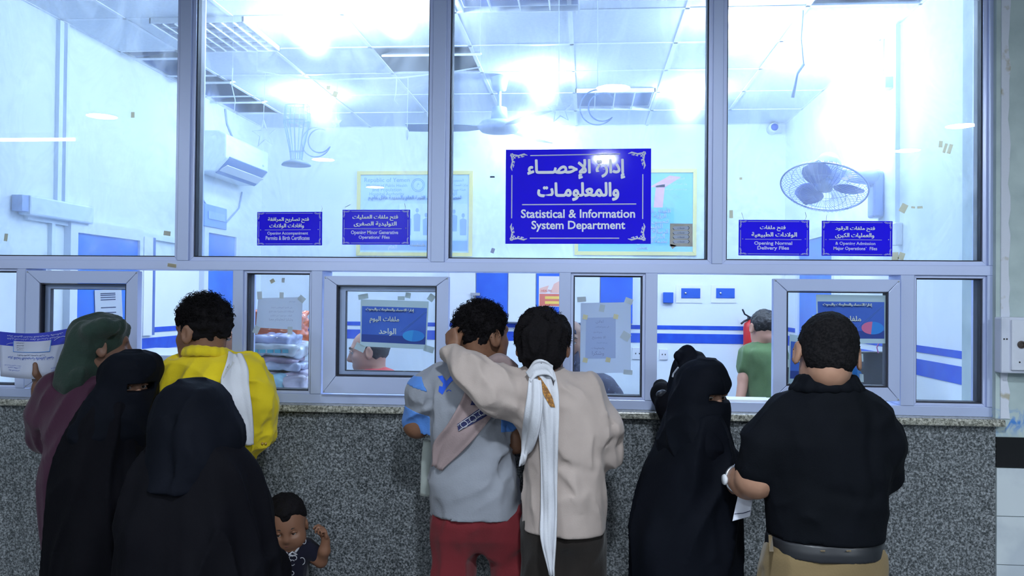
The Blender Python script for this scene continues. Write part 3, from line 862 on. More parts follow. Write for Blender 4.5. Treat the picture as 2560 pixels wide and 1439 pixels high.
# ------------------------------------------------------------------ office lamps
M_GLOW = mat('bulb_glow', (1,1,1), .5, emit=(BULB, BULB_E))
def bulb(px, py, where, label, r=.05):
    if where == 'c':
        p = WZ(px, py, ZC-.09); n = np.array([0,0,-1.0]); b = np.array([p[0],p[1],ZC-.002])
    elif where == 'r':
        p = WX(px, py, XR-.10); n = np.array([-1.0,0,0]); b = np.array([XR-.001,p[1],p[2]])
    else:
        p = W(px, py, YB-.10); n = np.array([0,-1.0,0]); b = np.array([p[0],YB-.001,p[2]])
    e = tag(empty('light_bulb', b), label, 'light bulb', 'bare white bulbs lighting the office')
    L = np.linalg.norm(p-b)
    MB().lathe([(.04,0),(.04,.012),(.022,.016),(.02,L-.045)], b, n, 16).build('lamp_holder', M_WHITE, e, True)
    MB().sphere(p, r, 16, 10).build('globe', M_GLOW, e, True)
    return e
bulb(770,90,'c','bare bulb on the ceiling above the star garland, left of the brightest')
bulb(985,40,'c','brightest bulb on the ceiling, at the top of the second tall pane',.065)
bulb(778,265,'c','small bare bulb far back above the crescent decoration')
bulb(1355,215,'c','bare bulb on the ceiling right of the ceiling fan')
bulb(1850,78,'c','bare bulb on the ceiling beside the post right of the blue sign')
bulb(1728,255,'c','bare bulb on the ceiling right of the louvred fitting')
bulb(2150,190,'r','upper bulb on the right wall above the wall fan',.055)
bulb(2128,285,'r','lower bulb on the right wall above the wall fan',.055)
bulb(1325,322,'b','bare bulb high on the back wall above the large blue sign')

def louvre(px, py, sx, sy, nx, ny, label, dark):
    p = WZ(px, py, ZC-.04); x0, x1, y0, y1 = p[0]-sx/2, p[0]+sx/2, p[1]-sy/2, p[1]+sy/2
    e = tag(empty('louvre_light', (p[0],p[1],ZC)), label, 'ceiling light', 'louvred office ceiling fittings')
    mb = MB(); z0, z1 = ZC-.034, ZC-.006
    for a, b in (((x0,y0),(x1,y0+.008)),((x0,y1-.008),(x1,y1)),((x0,y0),(x0+.008,y1)),((x1-.008,y0),(x1,y1))): mb.box((a[0],a[1],z0),(b[0],b[1],z1))
    mb.build('housing', M_WHITE, e)
    mb = MB()
    for i in range(1, nx):
        x = x0+(x1-x0)*i/nx; mb.box((x-.003,y0+.02,z0),(x+.003,y1-.02,z1-.004))
    for j in range(1, ny):
        y = y0+(y1-y0)*j/ny; mb.box((x0+.02,y-.003,z0+.004),(x1-.02,y+.003,z1-.004))
    mb.build('louvre', M_WHITE, e)
    MB().box((x0+.01,y0+.01,ZC-.003),(x1-.01,y1-.01,ZC-.0005)).build('back_plate', mat('louvre_back', (.16,.22,.46), .5), e)
louvre(545,98,.52,.56,8,6,'louvred ceiling fitting behind the tall post at the left',0)
louvre(1290,-18,.60,.6,4,2,'louvred ceiling fitting at the top of the pane with the large blue sign',0)
louvre(1535,256,.56,.58,4,1,'four bay ceiling fitting behind the hanging crescent',0)

# ------------------------------------------------------------------ ceiling fan
def ceiling_fan():
    h = W(1248,318,5.75); h[2] = max(h[2], 2.68)
    e = tag(empty('ceiling_fan', (h[0],h[1],ZC)), 'white ceiling fan hanging left of the brightest bulb on the back ceiling', 'ceiling fan')
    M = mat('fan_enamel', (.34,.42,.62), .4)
    top = np.array([h[0],h[1],ZC])
    MB().lathe([(.02,0),(.062,-.02),(.045,-.10),(.02,-.11)], top, seg=20).build('canopy', M, e, True)
    MB().lathe([(.014,-.08),(.014,h[2]-ZC+.05)], top, seg=12).build('rod', M, e, True)
    MB().lathe([(.018,.14),(.05,.13),(.058,.05),(.02,.045)], h, seg=20).build('cup', M, e, True)
    MB().lathe([(.03,.05),(.12,.035),(.15,.0),(.12,-.03),(.04,-.045),(.01,-.046)], h, seg=28).build('motor', M, e, True)
    for k in range(3):
        a = math.radians(183+120*k); d = np.array([math.cos(a), math.sin(a), 0]); t = np.array([-d[1], d[0], 0]); tz = np.array([0,0,1.0])
        mb = MB(); r = [.13,.22,.4,.62]; w = [.03,.06,.07,.065]
        for i in range(3):
            P = []
            for j in (i, i+1):
                for s in (-1,1): P.append(h+d*r[j]+s*w[j]*(t+.18*tz))
            Q = [p-np.array([0,0,.006]) for p in P]
            mb.add(P+Q, [(0,1,3,2),(4,6,7,5),(0,2,6,4),(1,5,7,3),(0,4,5,1),(2,3,7,6)])
        mb.build('blade', M, e)
ceiling_fan()

# ------------------------------------------------------------------ wall fan on the right wall
def wall_fan():
    c = W(2060,468,4.8); n = nrm([.24,.40,.88]); M = mat('fan_grey', (.30,.38,.68), .35); MW = mat('fan_wire', (.26,.32,.62), .3, .3)
    a = nrm(np.cross(n, [0,0,1])); b = np.cross(n, a); R = .226
    wall = WX(2203,478,XR)
    e = tag(empty('wall_fan', wall), 'oscillating wall fan with a wire cage above the two small signs at the right', 'wall fan')
    mb = MB(); mb.obox(wall+[-.03,0,-.02], (.03,0,0), (0,.055,0), (0,0,.13)); mb.obox(wall+[-.06,0,.07],(.012,0,0),(0,.04,0),(0,0,.05)); mb.build('bracket', M, e, bevel=.012)
    mt_ = c+n*.13
    mb = MB(); mb.tube([wall+[-.03,0,.08], wall*.5+mt_*.5+[0,0,.015], mt_+[0,0,-.02]], [.05,.036,.03], 12); mb.build('arm', M, e, True)
    MB().lathe([(.01,.20),(.05,.195),(.075,.15),(.078,.06),(.05,.04),(.01,.04)], c, n, 22).build('motor', mat('fan_motor', (.55,.62,.78), .4), e, True)
    MB().lathe([(.006,.23),(.012,.225),(.012,.20)], c, n, 10).build('pull_knob', M, e, True)
    MB().lathe([(.01,-.012),(.045,-.006),(.045,.035),(.02,.04)], c, n, 18).build('hub', M, e, True)
    for k in range(3):
        mb = MB(); al = math.radians(25+120*k); G = []
        for i in range(9):
            r = .04+.165*i/8; wd_ = .13*math.sin(.35+2.2*i/8)*.75
            for j in range(7):
                s = (j/6-.5)*2; an = al+s*wd_/max(r,.07)*.75
                G.append(c+r*(math.cos(an)*a+math.sin(an)*b)+n*(.012+.018*s))
        fs = [(i*7+j,i*7+j+1,(i+1)*7+j+1,(i+1)*7+j) for i in range(8) for j in range(6)]
        mb.add(G, fs); o = mb.build('blade', mat('fan_blade', (.25,.30,.66), .25), e, True)
        md = o.modifiers.new('t','SOLIDIFY'); md.thickness = .003
    mb = MB()
    for sgn, dep in ((-1,.055),(1,.06)):
        for k in range(56):
            an = 2*math.pi*k/56; d = math.cos(an)*a+math.sin(an)*b
            mb.tube([c+d*(.045+(R-.045)*t)+n*(.0+sgn*dep*math.sqrt(max(0,1-t**2.6))) for t in (0,.35,.65,.85,1)], .0013, 3, False)
        for t in (.4,.72):
            mb.tube([c+(math.cos(x)*a+math.sin(x)*b)*(.045+(R-.045)*t)+n*(sgn*dep*math.sqrt(1-t**2.6)) for x in np.linspace(0,2*math.pi,41)], .0014, 4, False)
    mb.build('cage', MW, e, True)
    MB().tube([c+(math.cos(x)*a+math.sin(x)*b)*R for x in np.linspace(0,2*math.pi,49)], .005, 8, False).build('cage_rim', MW, e, True)
wall_fan()

# ------------------------------------------------------------------ air conditioner on the left wall
def air_con():
    y0, y1 = float(WX(482,440,XL)[1]), float(WX(670,470,XL+.25)[1]); z0, z1 = 2.53, 2.83; d = .25
    e = tag(empty('air_conditioner', (XL,(y0+y1)/2,z0)), 'white split air conditioner high on the left wall', 'air conditioner')
    pr = [(0,z1),(d*.75,z1),(d,z1-.03),(d,z0+.10),(d*.62,z0),(0,z0)]
    mb = MB(); n = len(pr)
    mb.add([(XL+x,y0,z) for x,z in pr]+[(XL+x,y1,z) for x,z in pr], [tuple(range(n-1,-1,-1)), tuple(range(n,2*n))]+[(i,(i+1)%n,(i+1)%n+n,i+n) for i in range(n)])
    mb.build('casing', mat('ac_white', (.72,.80,.88), .35), e, bevel=.012)
    mb = MB(); mb.obox((XL+d*.82,(y0+y1)/2,z0+.052),(.055,0,.055*1.05),(0,(y1-y0)/2-.05,0),(.004,0,-.004)); mb.build('outlet', mat('ac_slot', (.16,.24,.48), .6), e)
    mb = MB(); mb.obox((XL+d*.80,(y0+y1)/2,z0+.03),(.035,0,.02),(0,(y1-y0)/2-.06,0),(.002,0,-.003)); mb.build('louvre', M_WHITE, e)
    mb = MB(); mb.box((XL+d-.001,y1-.13,z0+.14),(XL+d+.002,y1-.10,z0+.155)); mb.build('badge', mat('ac_badge', (.4,.5,.65), .4), e)
air_con()
def cable(pts, r, label, m_=None, name='cable'):
    o = MB().tube(pts, r, 6).build(name, m_ or mat('cable_grey', (.32,.42,.68), .6), None, True)
    return tag(o, label, 'cable')
wl = lambda px, py: WX(px, py, XL+.01)
wr = lambda px, py: WX(px, py, XR-.01)
cable([wl(563,272), wl(568,310), wl(582,345)], .007, 'cable running down to the air conditioner')
cable([wl(605,480), wl(598,520), wl(560,562), wl(520,555)], .006, 'looped cable hanging below the air conditioner')
cable([wl(483,430), wl(497,480), wl(520,520)], .006, 'cable from the air conditioner to the grey box')
def conduit(pts, w, label, cat='conduit'):
    mb = MB(); a, b = np.asarray(pts[0], float), np.asarray(pts[1], float); d = nrm(b-a); up = np.array([1.0,0,0]); t = np.cross(d, up)
    mb.obox((a+b)/2, (b-a)/2, t*w/2, up*.012)
    return tag(mb.build('conduit', mat('conduit_white', (.70,.78,.89), .5)), label, cat)
p = wl(150,60); conduit([(XL+.012,p[1],ZC-.01),(XL+.012,p[1],2.05)], .035, 'upright cable trunking on the left wall, the wider one')
p2 = wl(166,90); conduit([(XL+.012,p2[1],ZC-.01),(XL+.012,p2[1],2.05)], .02, 'thin upright cable trunking beside the wider one on the left wall')
conduit([(XL+.012,4.2,2.02),(XL+.012,6.0,2.0)], .035, 'level cable trunking along the left wall')
p = wl(128,600); conduit([(XL+.012,p[1],2.0),(XL+.012,p[1],1.2)], .03, 'cable trunking dropping below the level one on the left wall')
p = wl(70,515)
e = tag(empty('wall_light', p), 'long white light casing on the left wall, unlit', 'wall light')
mb = MB(); mb.box((XL,4.15,p[2]-.05),(XL+.07,4.72,p[2]+.05)); mb.build('casing', mat('casing_pale', (.62,.72,.88), .4), e, bevel=.01)
mb = MB(); mb.box((XL+.005,4.10,p[2]-.035),(XL+.06,4.15,p[2]+.045)); mb.build('end_cap', mat('cap_grey', (.3,.4,.7), .5), e)
p = wr(2243,200); conduit([(XR-.012,p[1],ZC-.01),(XR-.012,p[1],1.98)], .035, 'upright white cable trunking on the right wall')
p = wr(2246,585); tag(MB().box((XR-.04,p[1]-.04,p[2]-.06),(XR,p[1]+.04,p[2]+.06)).build('junction_box', M_PLAS, bevel=.006), 'white junction box at the foot of the right wall trunking', 'junction box')
p = wr(2224,210)
e = tag(empty('wall_bracket', p), 'small metal bracket with loose wires high on the right wall', 'bracket')
mb = MB(); mb.box((XR-.05,p[1]-.05,p[2]-.03),(XR,p[1]+.03,p[2]+.03)); mb.build('plate', mat('bracket_grey', (.4,.48,.66), .4), e)
MB().tube([p+[-.03,0,.25],p+[-.03,.01,.1],p+[-.03,0,.03]], .004, 6).build('wire', mat('cable_grey', (.3,.4,.65), .6), e)
p = WZ(2008,24,ZC); cable([p, p+[-.01,0,-.15], p+[.004,0,-.28]], .004, 'loose cable hanging from the ceiling at the right')
cable([p+[.004,0,-.28], p+[-.03,0,-.33], p+[-.05,0,-.45]], .009, 'bent dark end of the loose ceiling cable')

# ------------------------------------------------------------------ doors on the side walls
def door(n, wall, y0, y1, z, label):
    X = XL if wall == 'l' else XR; s = 1 if wall == 'l' else -1
    e = struct(empty('door_%d' % n, (X,(y0+y1)/2,0)), label)
    MB().box((X,y0,0),(X+s*.025,y1,z)).build('leaf', mat('door_blue', (.02,.13,.62), .35, noise=(2.5,(.05,.22,.70),.3,.7)), e)
    mb = MB(); f = .07
    f2 = .04 if n == 1 else f
    for a, b in (((y0-f,0),(y0,z+f)),((y1,0),(y1+f2,z+f)),((y0,z),(y1,z+f))): mb.box((X,a[0],a[1]),(X+s*.04,b[0],b[1]))
    mb.build('architrave', mat('architrave_white', (.70,.76,.86), .5), e)
    MB().lathe([(.012,0),(.012,.05),(.02,.055),(.02,.07)], (X+s*.025,y0+.07,1.05), (s,0,0), 12).build('handle', M_STEEL, e)
yl = lambda px, py, X=XL: float(WX(px,py,X)[1])
door(1,'l',yl(178,640),yl(341,640)-.03,float((WX(178,584,XL)[2]+WX(365,602,XL)[2])/2),'blue door in the left wall, nearer the counter')
door(2,'l',yl(508,690),yl(578,690),float((WX(490,578,XL)[2]+WX(578,592,XL)[2])/2),'blue door in the left wall below the air conditioner')
door(3,'r',yl(2094,640,XR),yl(2007,740,XR),float(WX(2040,598,XR)[2]),'blue door in the right wall')
# paper taped on the first door, board, fuse box
pp = [WX(a,b,XL+.03) for a,b in ((236,725),(303,722),(306,792),(238,795))]
e = tag(empty('door_notice', np.mean(pp,0)), 'white printed sheet on the blue door behind the leftmost sliding window', 'notice')
mb = MB(); mb.plate(pp, (1,0,0), .002); mb.build('sheet', M_PAPER, e)
mb = MB()
for i, t in enumerate((.12,.18,.26,.34,.62,.80)):
    l = pp[0]*(1-t)+pp[3]*t; r = pp[1]*(1-t)+pp[2]*t
    mb.plate([l*.8+r*.2, l*.25+r*.75, l*.25+r*.75-[0,0,.006], l*.8+r*.2-[0,0,.006]], (1,0,0), .003)
mb.build('printing', M_INK, e)
y0, y1 = yl(348,760), yl(370,760)
if y1 < y0: y0, y1 = y1, y0
e = tag(empty('notice_board', (XL,5.7,1.4)), 'narrow white board with a dark edge on the left wall', 'notice board')
MB().box((XL,y0,1.36),(XL+.03,y1,2.0)).build('board', M_WHITE, e)
MB().box((XL,y1,1.36),(XL+.032,y1+.03,2.0)).build('edge', mat('edge_blue', (.10,.16,.42), .5), e)
p0, p1 = wl(500,508), wl(555,575)
e = tag(empty('fuse_box', (XL,(p0[1]+p1[1])/2,p1[2])), 'grey blue fuse box on the left wall under the air conditioner', 'fuse box')
MB().box((XL,p0[1],p1[2]),(XL+.05,p1[1],p0[2])).build('box', mat('fuse_blue', (.22,.36,.72), .4), e, bevel=.006)
MB().box((XL+.05,p0[1]+.05,p1[2]+.06),(XL+.056,p1[1]-.05,p0[2]-.05)).build('lid', mat('fuse_lid', (.30,.44,.78), .4), e)

# ------------------------------------------------------------------ things on the back wall
def bw(px, py, d=0.0): return W(px, py, YB-d)
e = tag(empty('wall_cupboard', bw(1350,806)), 'row of white and blue steel cupboard doors on the back wall', 'cupboard')
xs = [1122,1190,1270,1340,1427,1500,1582]
zb, zt_ = bw(1350,806)[2], bw(1350,648)[2]
X0, X1 = bw(1122,750)[0], bw(1582,750)[0]
MB().box((X0,YB-.10,zb),(X1,YB,zt_)).build('carcass', M_WHITE, e)
for i in range(6):
    a, b = bw(xs[i],750,.1)[0], bw(xs[i+1],750,.1)[0]
    dm = mat('cupboard_white', (.76,.80,.86), .4) if i % 2 == 0 else mat('cupboard_blue', (.02,.09,.58), .4, noise=(3,(.04,.16,.66),.3,.7))
    dr = MB().box((a+.003,YB-.118,zb+.005),(b-.003,YB-.10,zt_-.005)).build('door', dm, e, bevel=.003)
    dr['label'] = 'white cupboard door' if i % 2 == 0 else 'blue cupboard door'
    if i == 1:
        q = bw(1190,735,.12); mb = MB(); mb.box((q[0]-.045,YB-.135,q[2]-.012),(q[0]+.035,YB-.118,q[2]+.012)); mb.lathe([(.008,0),(.008,.03)],(q[0]-.03,YB-.135,q[2]-.012),(0,0,-1),8); mb.build('latch', M_STEEL, dr)
# framed notices on the back wall: lettering, picture and yellow frame
M_YEL = mat('yellow_frame', (.78,.66,.22), .45)
def wall_poster(px0, py0, px1, py1, label, sheet_c):
    x0, x1 = bw(px0,540)[0], bw(px1,540)[0]; z1, z0 = bw((px0+px1)/2,py0)[2], bw((px0+px1)/2,py1)[2]
    e = tag(empty('framed_poster', ((x0+x1)/2,YB,z0)), label, 'poster', 'yellow framed posters on the back wall')
    mb = MB(); rim(mb, x0, x1, z0, z1, .032, YB-.025, YB-.002); mb.build('frame', M_YEL, e)
    MB().box((x0+.03,YB-.010,z0+.03),(x1-.03,YB-.004,z1-.03)).build('sheet', mat(label, sheet_c, .5), e)
    return e, x0+.035, x1-.035, z0+.035, z1-.035
e, x0, x1, z0, z1 = wall_poster(893,428,1182,640,'yellow framed poster with an emblem and a group photograph',(.50,.68,.86))
w, h = x1-x0, z1-z0; yy = YB-.0105; T = mat('poster_blue', (.20,.36,.68), .6)
pt = lambda u, v: np.array([x0+u*w, yy, z0+v*h])
mb = MB()
put_text(mb, 'Republic of Yemen', pt(.24,.93), EX, EZ, -EY, width=.42*w)
for i, t in enumerate(('Ministry of Public Health','and Population','Hospital Authority')): put_text(mb, t, pt(.24,.86-.055*i), EX, EZ, -EY, width=(.42,.30,.36)[i]*w*.9)
for i, t in enumerate(('الجمهورية اليمنية','وزارة الصحة العامة والسكان','هيئة مستشفى الثورة','العام')): put_text(mb, t, pt(.84,.93-.06*i), EX, EZ, -EY, width=(.22,.30,.26,.10)[i]*w, ar=True)
put_text(mb, 'احصائية مستشفى الثورة العام بالحديدة خلال عام م', pt(.5,.70), EX, EZ, -EY, width=.86*w, ar=True, bold=.01)
mb.build('lettering', T, e)
mb = MB()
for r in (.085,.068): 
    q = [(pt(.53,.87)+r*h*np.array([math.cos(a),0,math.sin(a)])*(1.2 if 0 else 1)) for a in np.linspace(0,2*math.pi,33)]; mb.tube(q, .0022, 4, False)
put_text(mb, 'م', pt(.53,.87), EX, EZ, -EY, height=.05*h, ar=True)
mb.build('emblem', T, e)
pe = MB().plate([pt(.36,.17),pt(.99,.17),pt(.99,.63),pt(.36,.63)], -EY, .001).build('photograph', mat('photo_pale', (.60,.76,.90), .5), e)
mb = MB(); rg = np.random.default_rng(5)
for i in range(7):
    u = .44+.085*i; v = .22+.05*(i % 2); hh = .30+.05*rg.random()
    mb.plate([pt(u-.028,v),pt(u+.028,v),pt(u+.032,v+hh*.62),pt(u,v+hh*.70),pt(u-.032,v+hh*.62)], -EY, .0016)
    c = pt(u,v+hh*.80); mb.plate([c+.020*h*np.array([math.cos(a)*1.1,0,math.sin(a)*1.5]) for a in np.linspace(0,2*math.pi,11)[:-1]], -EY, .0016)
mb.build('people_in_photo', mat('photo_blue', (.28,.42,.70), .6), pe)
mb = MB(); mb.plate([pt(.0,.02),pt(.99,.02),pt(.99,.15),pt(.0,.15)], -EY, .001); mb.build('caption_band', mat('band_blue', (.26,.42,.74), .6), e)
mb = MB(); put_text(mb, 'مركز الاحصاء والمعلومات', pt(.62,.09)-[0,.002,0], EX, EZ, -EY, width=.34*w, ar=True, bold=.01); put_text(mb, 'العام', pt(.3,.06)-[0,.002,0], EX, EZ, -EY, width=.08*w, ar=True, bold=.01); mb.build('caption', M_PAPER, e)
e, x0, x1, z0, z1 = wall_poster(1437,423,1741,638,'yellow framed light blue poster half hidden by the large blue sign',(.22,.55,.85))
w, h = x1-x0, z1-z0
mb = MB(); mb.plate([pt(.66,.56),pt(.74,.56),pt(.76,.86),pt(.68,.84)], EY, .001); mb.plate([pt(.62,.82),pt(.80,.97),pt(.90,.95),pt(.76,.82)], EY, .0012); mb.build('arrow', mat('poster_pink', (.80,.42,.62), .6), e)
mb = MB(); mb.plate([pt(.05,.08),pt(.84,.08),pt(.84,.56),pt(.05,.56)], -EY, .001); mb.build('panel', mat('poster_sky', (.14,.50,.86), .6), e)
mb = MB()
for i, t in enumerate(('الجمهورية اليمنية','وزارة الصحة العامة والسكان','هيئة مستشفى الثورة العام')): put_text(mb, t, pt(.85,.93-.07*i), EX, EZ, -EY, width=(.16,.2,.2)[i]*w, ar=True)
for i, t in enumerate(('الأهداف العامة لقسم الاحصاء','الرؤية : نسعى لتقديم','لتحسين الخدمات الصحية','الطبية والصحية','الرسالة : توفير البيانات','الدراسات والبحوث','لخدمة المجتمع والباحثين')): put_text(mb, t, pt(.56,.51-.065*i)-[0,.0015,0], EX, EZ, -EY, width=(.5,.42,.46,.36,.46,.4,.44)[i]*w, ar=True, bold=.01)
put_text(mb, 'والعاملين', pt(.56,.04)-[0,.0015,0], EX, EZ, -EY, width=.1*w, ar=True, bold=.01)
mb.build('lettering', M_PAPER, e)
# small orange poster on the blue cupboard door
x0, x1 = bw(1347,720,.12)[0], bw(1410,720,.12)[0]; z1, z0 = bw(1370,690,.12)[2], bw(1370,766,.12)[2]; w, h = x1-x0, z1-z0; yy = YB-.120
e = tag(empty('small_poster', (x0,yy,z0)), 'small orange and white poster on the blue cupboard door', 'poster')
MB().box((x0,yy,z0),(x1,yy+.002,z1)).build('sheet', mat('poster_cream', (.72,.68,.70), .6), e)
mb = MB(); mb.plate([pt(.03,.02),pt(.97,.02),pt(.97,.42),pt(.03,.42)], -EY, .001); mb.build('lower_band', mat('poster_red', (.62,.16,.12), .6), e)
mb = MB()
for v in (.3,.14): mb.plate([pt(.25,v-.05),pt(.95,v-.05),pt(.95,v+.04),pt(.25,v+.04)], -EY, .002)
mb.build('text_bars', mat('poster_amber', (.80,.55,.12), .6), e)
mb = MB(); mb.plate([pt(.45,.45),pt(.95,.45),pt(.92,.72),pt(.8,.84),pt(.6,.75)], -EY, .0015); mb.plate([pt(.03,.45),pt(.3,.45),pt(.4,.7),pt(.03,.6)], -EY, .0012); mb.build('figure', mat('poster_pinkish', (.75,.45,.38), .6), e)
mb = MB(); put_text(mb, 'HEALTH', pt(.3,.52)-[0,.002,0], EX, EZ, -EY, width=.4*w, bold=.02); mb.build('lettering', mat('poster_red'), e)
# square blue box, two blue meter hatches
p0, p1 = bw(1657,730), bw(1682,757); tag(MB().box((p0[0],YB-.05,p1[2]),(p1[0],YB,p0[2])).build('alarm_box', mat('box_blue', (.02,.10,.50), .4), bevel=.005), 'small square blue box on the back wall', 'box')
for i, (a, b, c, d, lab) in enumerate(((1690,1755,1703,1750,'blue meter hatch nearer the small square box'),(1778,1840,1790,1836,'blue meter hatch nearer the right corner'))):
    q0, q1 = bw(a,712), bw(b,757); r0, r1 = bw(c,720), bw(d,745)
    e = tag(empty('meter_hatch', q1), lab, 'wall hatch', 'blue meter hatches on the back wall')
    MB().box((q0[0],YB-.008,q1[2]),(q1[0],YB,q0[2])).build('plate', M_WHITE, e)
    dd = MB().box((r0[0],YB-.016,r1[2]),(r1[0],YB-.008,r0[2])).build('hatch_door', mat('box_blue', (.02,.10,.50), .4), e, bevel=.002)
    MB().lathe([(.008,0),(.008,.01),(.003,.012)], (r0[0]+.035,YB-.016,(r0[2]+r1[2])/2), (0,-1,0), 12).build('lock', M_STEEL, dd)
for a, b, c, d, lab in ((1580,1606,868,898,'double socket on the back wall behind the long notice'),(1648,1669,872,899,'socket on the back wall beside the right opening')):
    q0, q1 = bw(a,c), bw(b,d); e = tag(empty('wall_socket', q1), lab, 'socket', 'sockets on the back wall')
    MB().box((q0[0],YB-.012,q1[2]),(q1[0],YB,q0[2])).build('plate', M_PLAS, e, bevel=.003)
    mb = MB(); mb.box(((q0[0]*.7+q1[0]*.3),YB-.0135,q1[2]*.5+q0[2]*.5-.006),((q0[0]*.6+q1[0]*.4),YB-.012,q1[2]*.5+q0[2]*.5+.006)); mb.box(((q0[0]*.35+q1[0]*.65),YB-.0135,q1[2]*.5+q0[2]*.5-.006),((q0[0]*.25+q1[0]*.75),YB-.012,q1[2]*.5+q0[2]*.5+.006)); mb.build('pin_holes', M_BLACK, e)
c = bw(1874,845,.09)
e = tag(empty('fire_extinguisher', c-[0,0,.2]), 'red fire extinguisher on the back wall beside the man in green', 'fire extinguisher')
MB().lathe([(.04,-.24),(.052,-.23),(.052,.09),(.045,.125),(.02,.14),(.018,.16)], c, seg=20).build('cylinder', mat('extinguisher_red', (.55,.03,.03), .3), e, True)
mb = MB(); mb.box(c+np.array([-.012,-.02,.155]), c+np.array([.012,.05,.18])); mb.tube([c+[0,-.01,.175],c+[-.05,-.05,.20],c+[-.07,-.06,.24]], .007, 6); mb.build('lever', M_BLACK, e)
MB().tube([c+[.01,0,.165],c+[-.05,-.02,.14],c+[-.075,-.03,.12]], .009, 8).build('hose', M_BLACK, e, True)
MB().box((c[0]-.02,YB-.04,c[2]-.02),(c[0]+.02,YB,c[2]+.02)).build('wall_clip', M_STEEL, e)
c = bw(1936,318,.12)
e = tag(empty('security_camera', c), 'small bullet security camera in the back right corner', 'security camera')
MB().lathe([(.02,-.02),(.04,0),(.042,.02),(.04,.14)], c, (0,1,0), 20).build('housing', M_PLAS, e, True)
MB().lathe([(.001,-.024),(.026,-.021),(.03,-.012)], c, (0,1,0), 18).build('lens', mat('lens_blue', (.04,.08,.42), .1), e, True)
MB().box((c[0]+.03,YB-.05,c[2]-.03),(c[0]+.08,YB,c[2]+.03)).build('mount', M_PLAS, e)

# ------------------------------------------------------------------ furniture just behind the counter
tag(MB().box((XL+.01,YI+.005,1.14),(XR-.01,4.12,1.175)).build('counter_shelf', M_WHITE, bevel=.004), 'white inner shelf along the back of the service windows', 'shelf')
mb = MB(); 
for x in (-2.6,-1.3,0.0,1.3): mb.box((x-.02,YI+.005,0),(x+.02,4.0,1.14))
tag(mb.build('shelf_support', M_WHITE), 'white upright panels under the inner shelf', 'support')
a, b = W(388,886,4.6), W(640,960,4.6)
e = tag(empty('office_desk', (a[0],4.6,0)), 'white desk end seen through the opening behind the man in yellow', 'desk')
MB().box((a[0]-.3,4.6,0),(b[0],5.2,a[2]-.03)).build('body', M_WHITE, e)
MB().box((a[0]-.32,4.58,a[2]-.03),(b[0]+.02,5.22,a[2])).build('top', mat('desk_top', (.74,.78,.86), .4), e, bevel=.004)
mb = MB(); mb.tube([W(400,915,4.575),W(440,907,4.575),W(470,903,4.575)], .004, 6); mb.build('edge_trim', mat('edge_brown', (.35,.25,.12), .6), e)
# piled files in plastic
def bundle(px0, px1, py0, py1, D, dep, col, label, rot=0.0, seed=1, name='file_bundle', lab_col=None):
    a, b = W(px0,py0,D), W(px1,py1,D)
    c = np.array([(a[0]+b[0])/2, D+dep/2, (a[2]+b[2])/2])
    e = tag(empty(name, (c[0],c[1],b[2])), label, 'file bundle' if name == 'file_bundle' else 'box', 'bundles of files piled behind the counter' if name == 'file_bundle' else None)
    f = Field(); hx, hy, hz = (b[0]-a[0])/2, dep/2, (a[2]-b[2])/2
    cr, sr = math.cos(rot), math.sin(rot)
    r = min(hz*.9, .02)
    def d(P):
        q = P-c; q = np.stack([q[:,0]*cr+q[:,2]*sr, q[:,1], -q[:,0]*sr+q[:,2]*cr], 1)
        q = np.abs(q)-(np.array([hx,hy,hz])-r); return np.linalg.norm(np.maximum(q,0),axis=1)+np.minimum(q.max(1),0)-r
    f.ops.append((d,0,1)); f._bb(c, max(hx,hy,hz)+.03); f.wrinkle(.018, 16, (1,1,2.2), seed)
    f.build('wrapping', mat(name+str(seed), col, .25, noise=(11,tuple(x*.6 for x in col),.35,.6), coat=.5), e, .006)
    if lab_col:
        mb = MB(); z = c[2]
        for i in range(5): mb.plate([W(px0+14+i*19,py0*.55+py1*.45,D-.006),W(px0+28+i*19,py0*.55+py1*.45,D-.006),W(px0+28+i*19,py0*.3+py1*.7,D-.006),W(px0+14+i*19,py0*.3+py1*.7,D-.006)], (0,1,0), .004)
        mb.build('printed_band', mat('print_teal', lab_col, .5), e)
bundle(622,748,775,868,4.02,.16,(.85,.16,.03),'orange file box behind the pile of bundles',0,1,'file_box')
bundle(618,724,836,866,3.80,.20,(.40,.46,.72),'topmost file bundle of the pile',.04,2)
bundle(616,738,858,892,3.78,.24,(.62,.70,.78),'file bundle with a teal printed band',-.05,3,lab_col=(.06,.42,.55))
bundle(620,728,890,914,3.80,.22,(.45,.36,.52),'dull purple file bundle under the printed one',.02,4)
bundle(612,748,908,930,3.78,.22,(.50,.56,.74),'striped grey file bundle low in the pile',-.04,5)
bundle(620,756,926,944,3.80,.20,(.55,.50,.66),'thin file bundle near the bottom of the pile',.03,6)
bundle(616,706,938,982,3.76,.22,(.42,.72,.86),'pale cyan file bundle at the bottom of the pile',0,7)
bundle(704,760,940,982,3.76,.2,(.66,.62,.74),'pale file bundle at the bottom right of the pile',0.05,8)
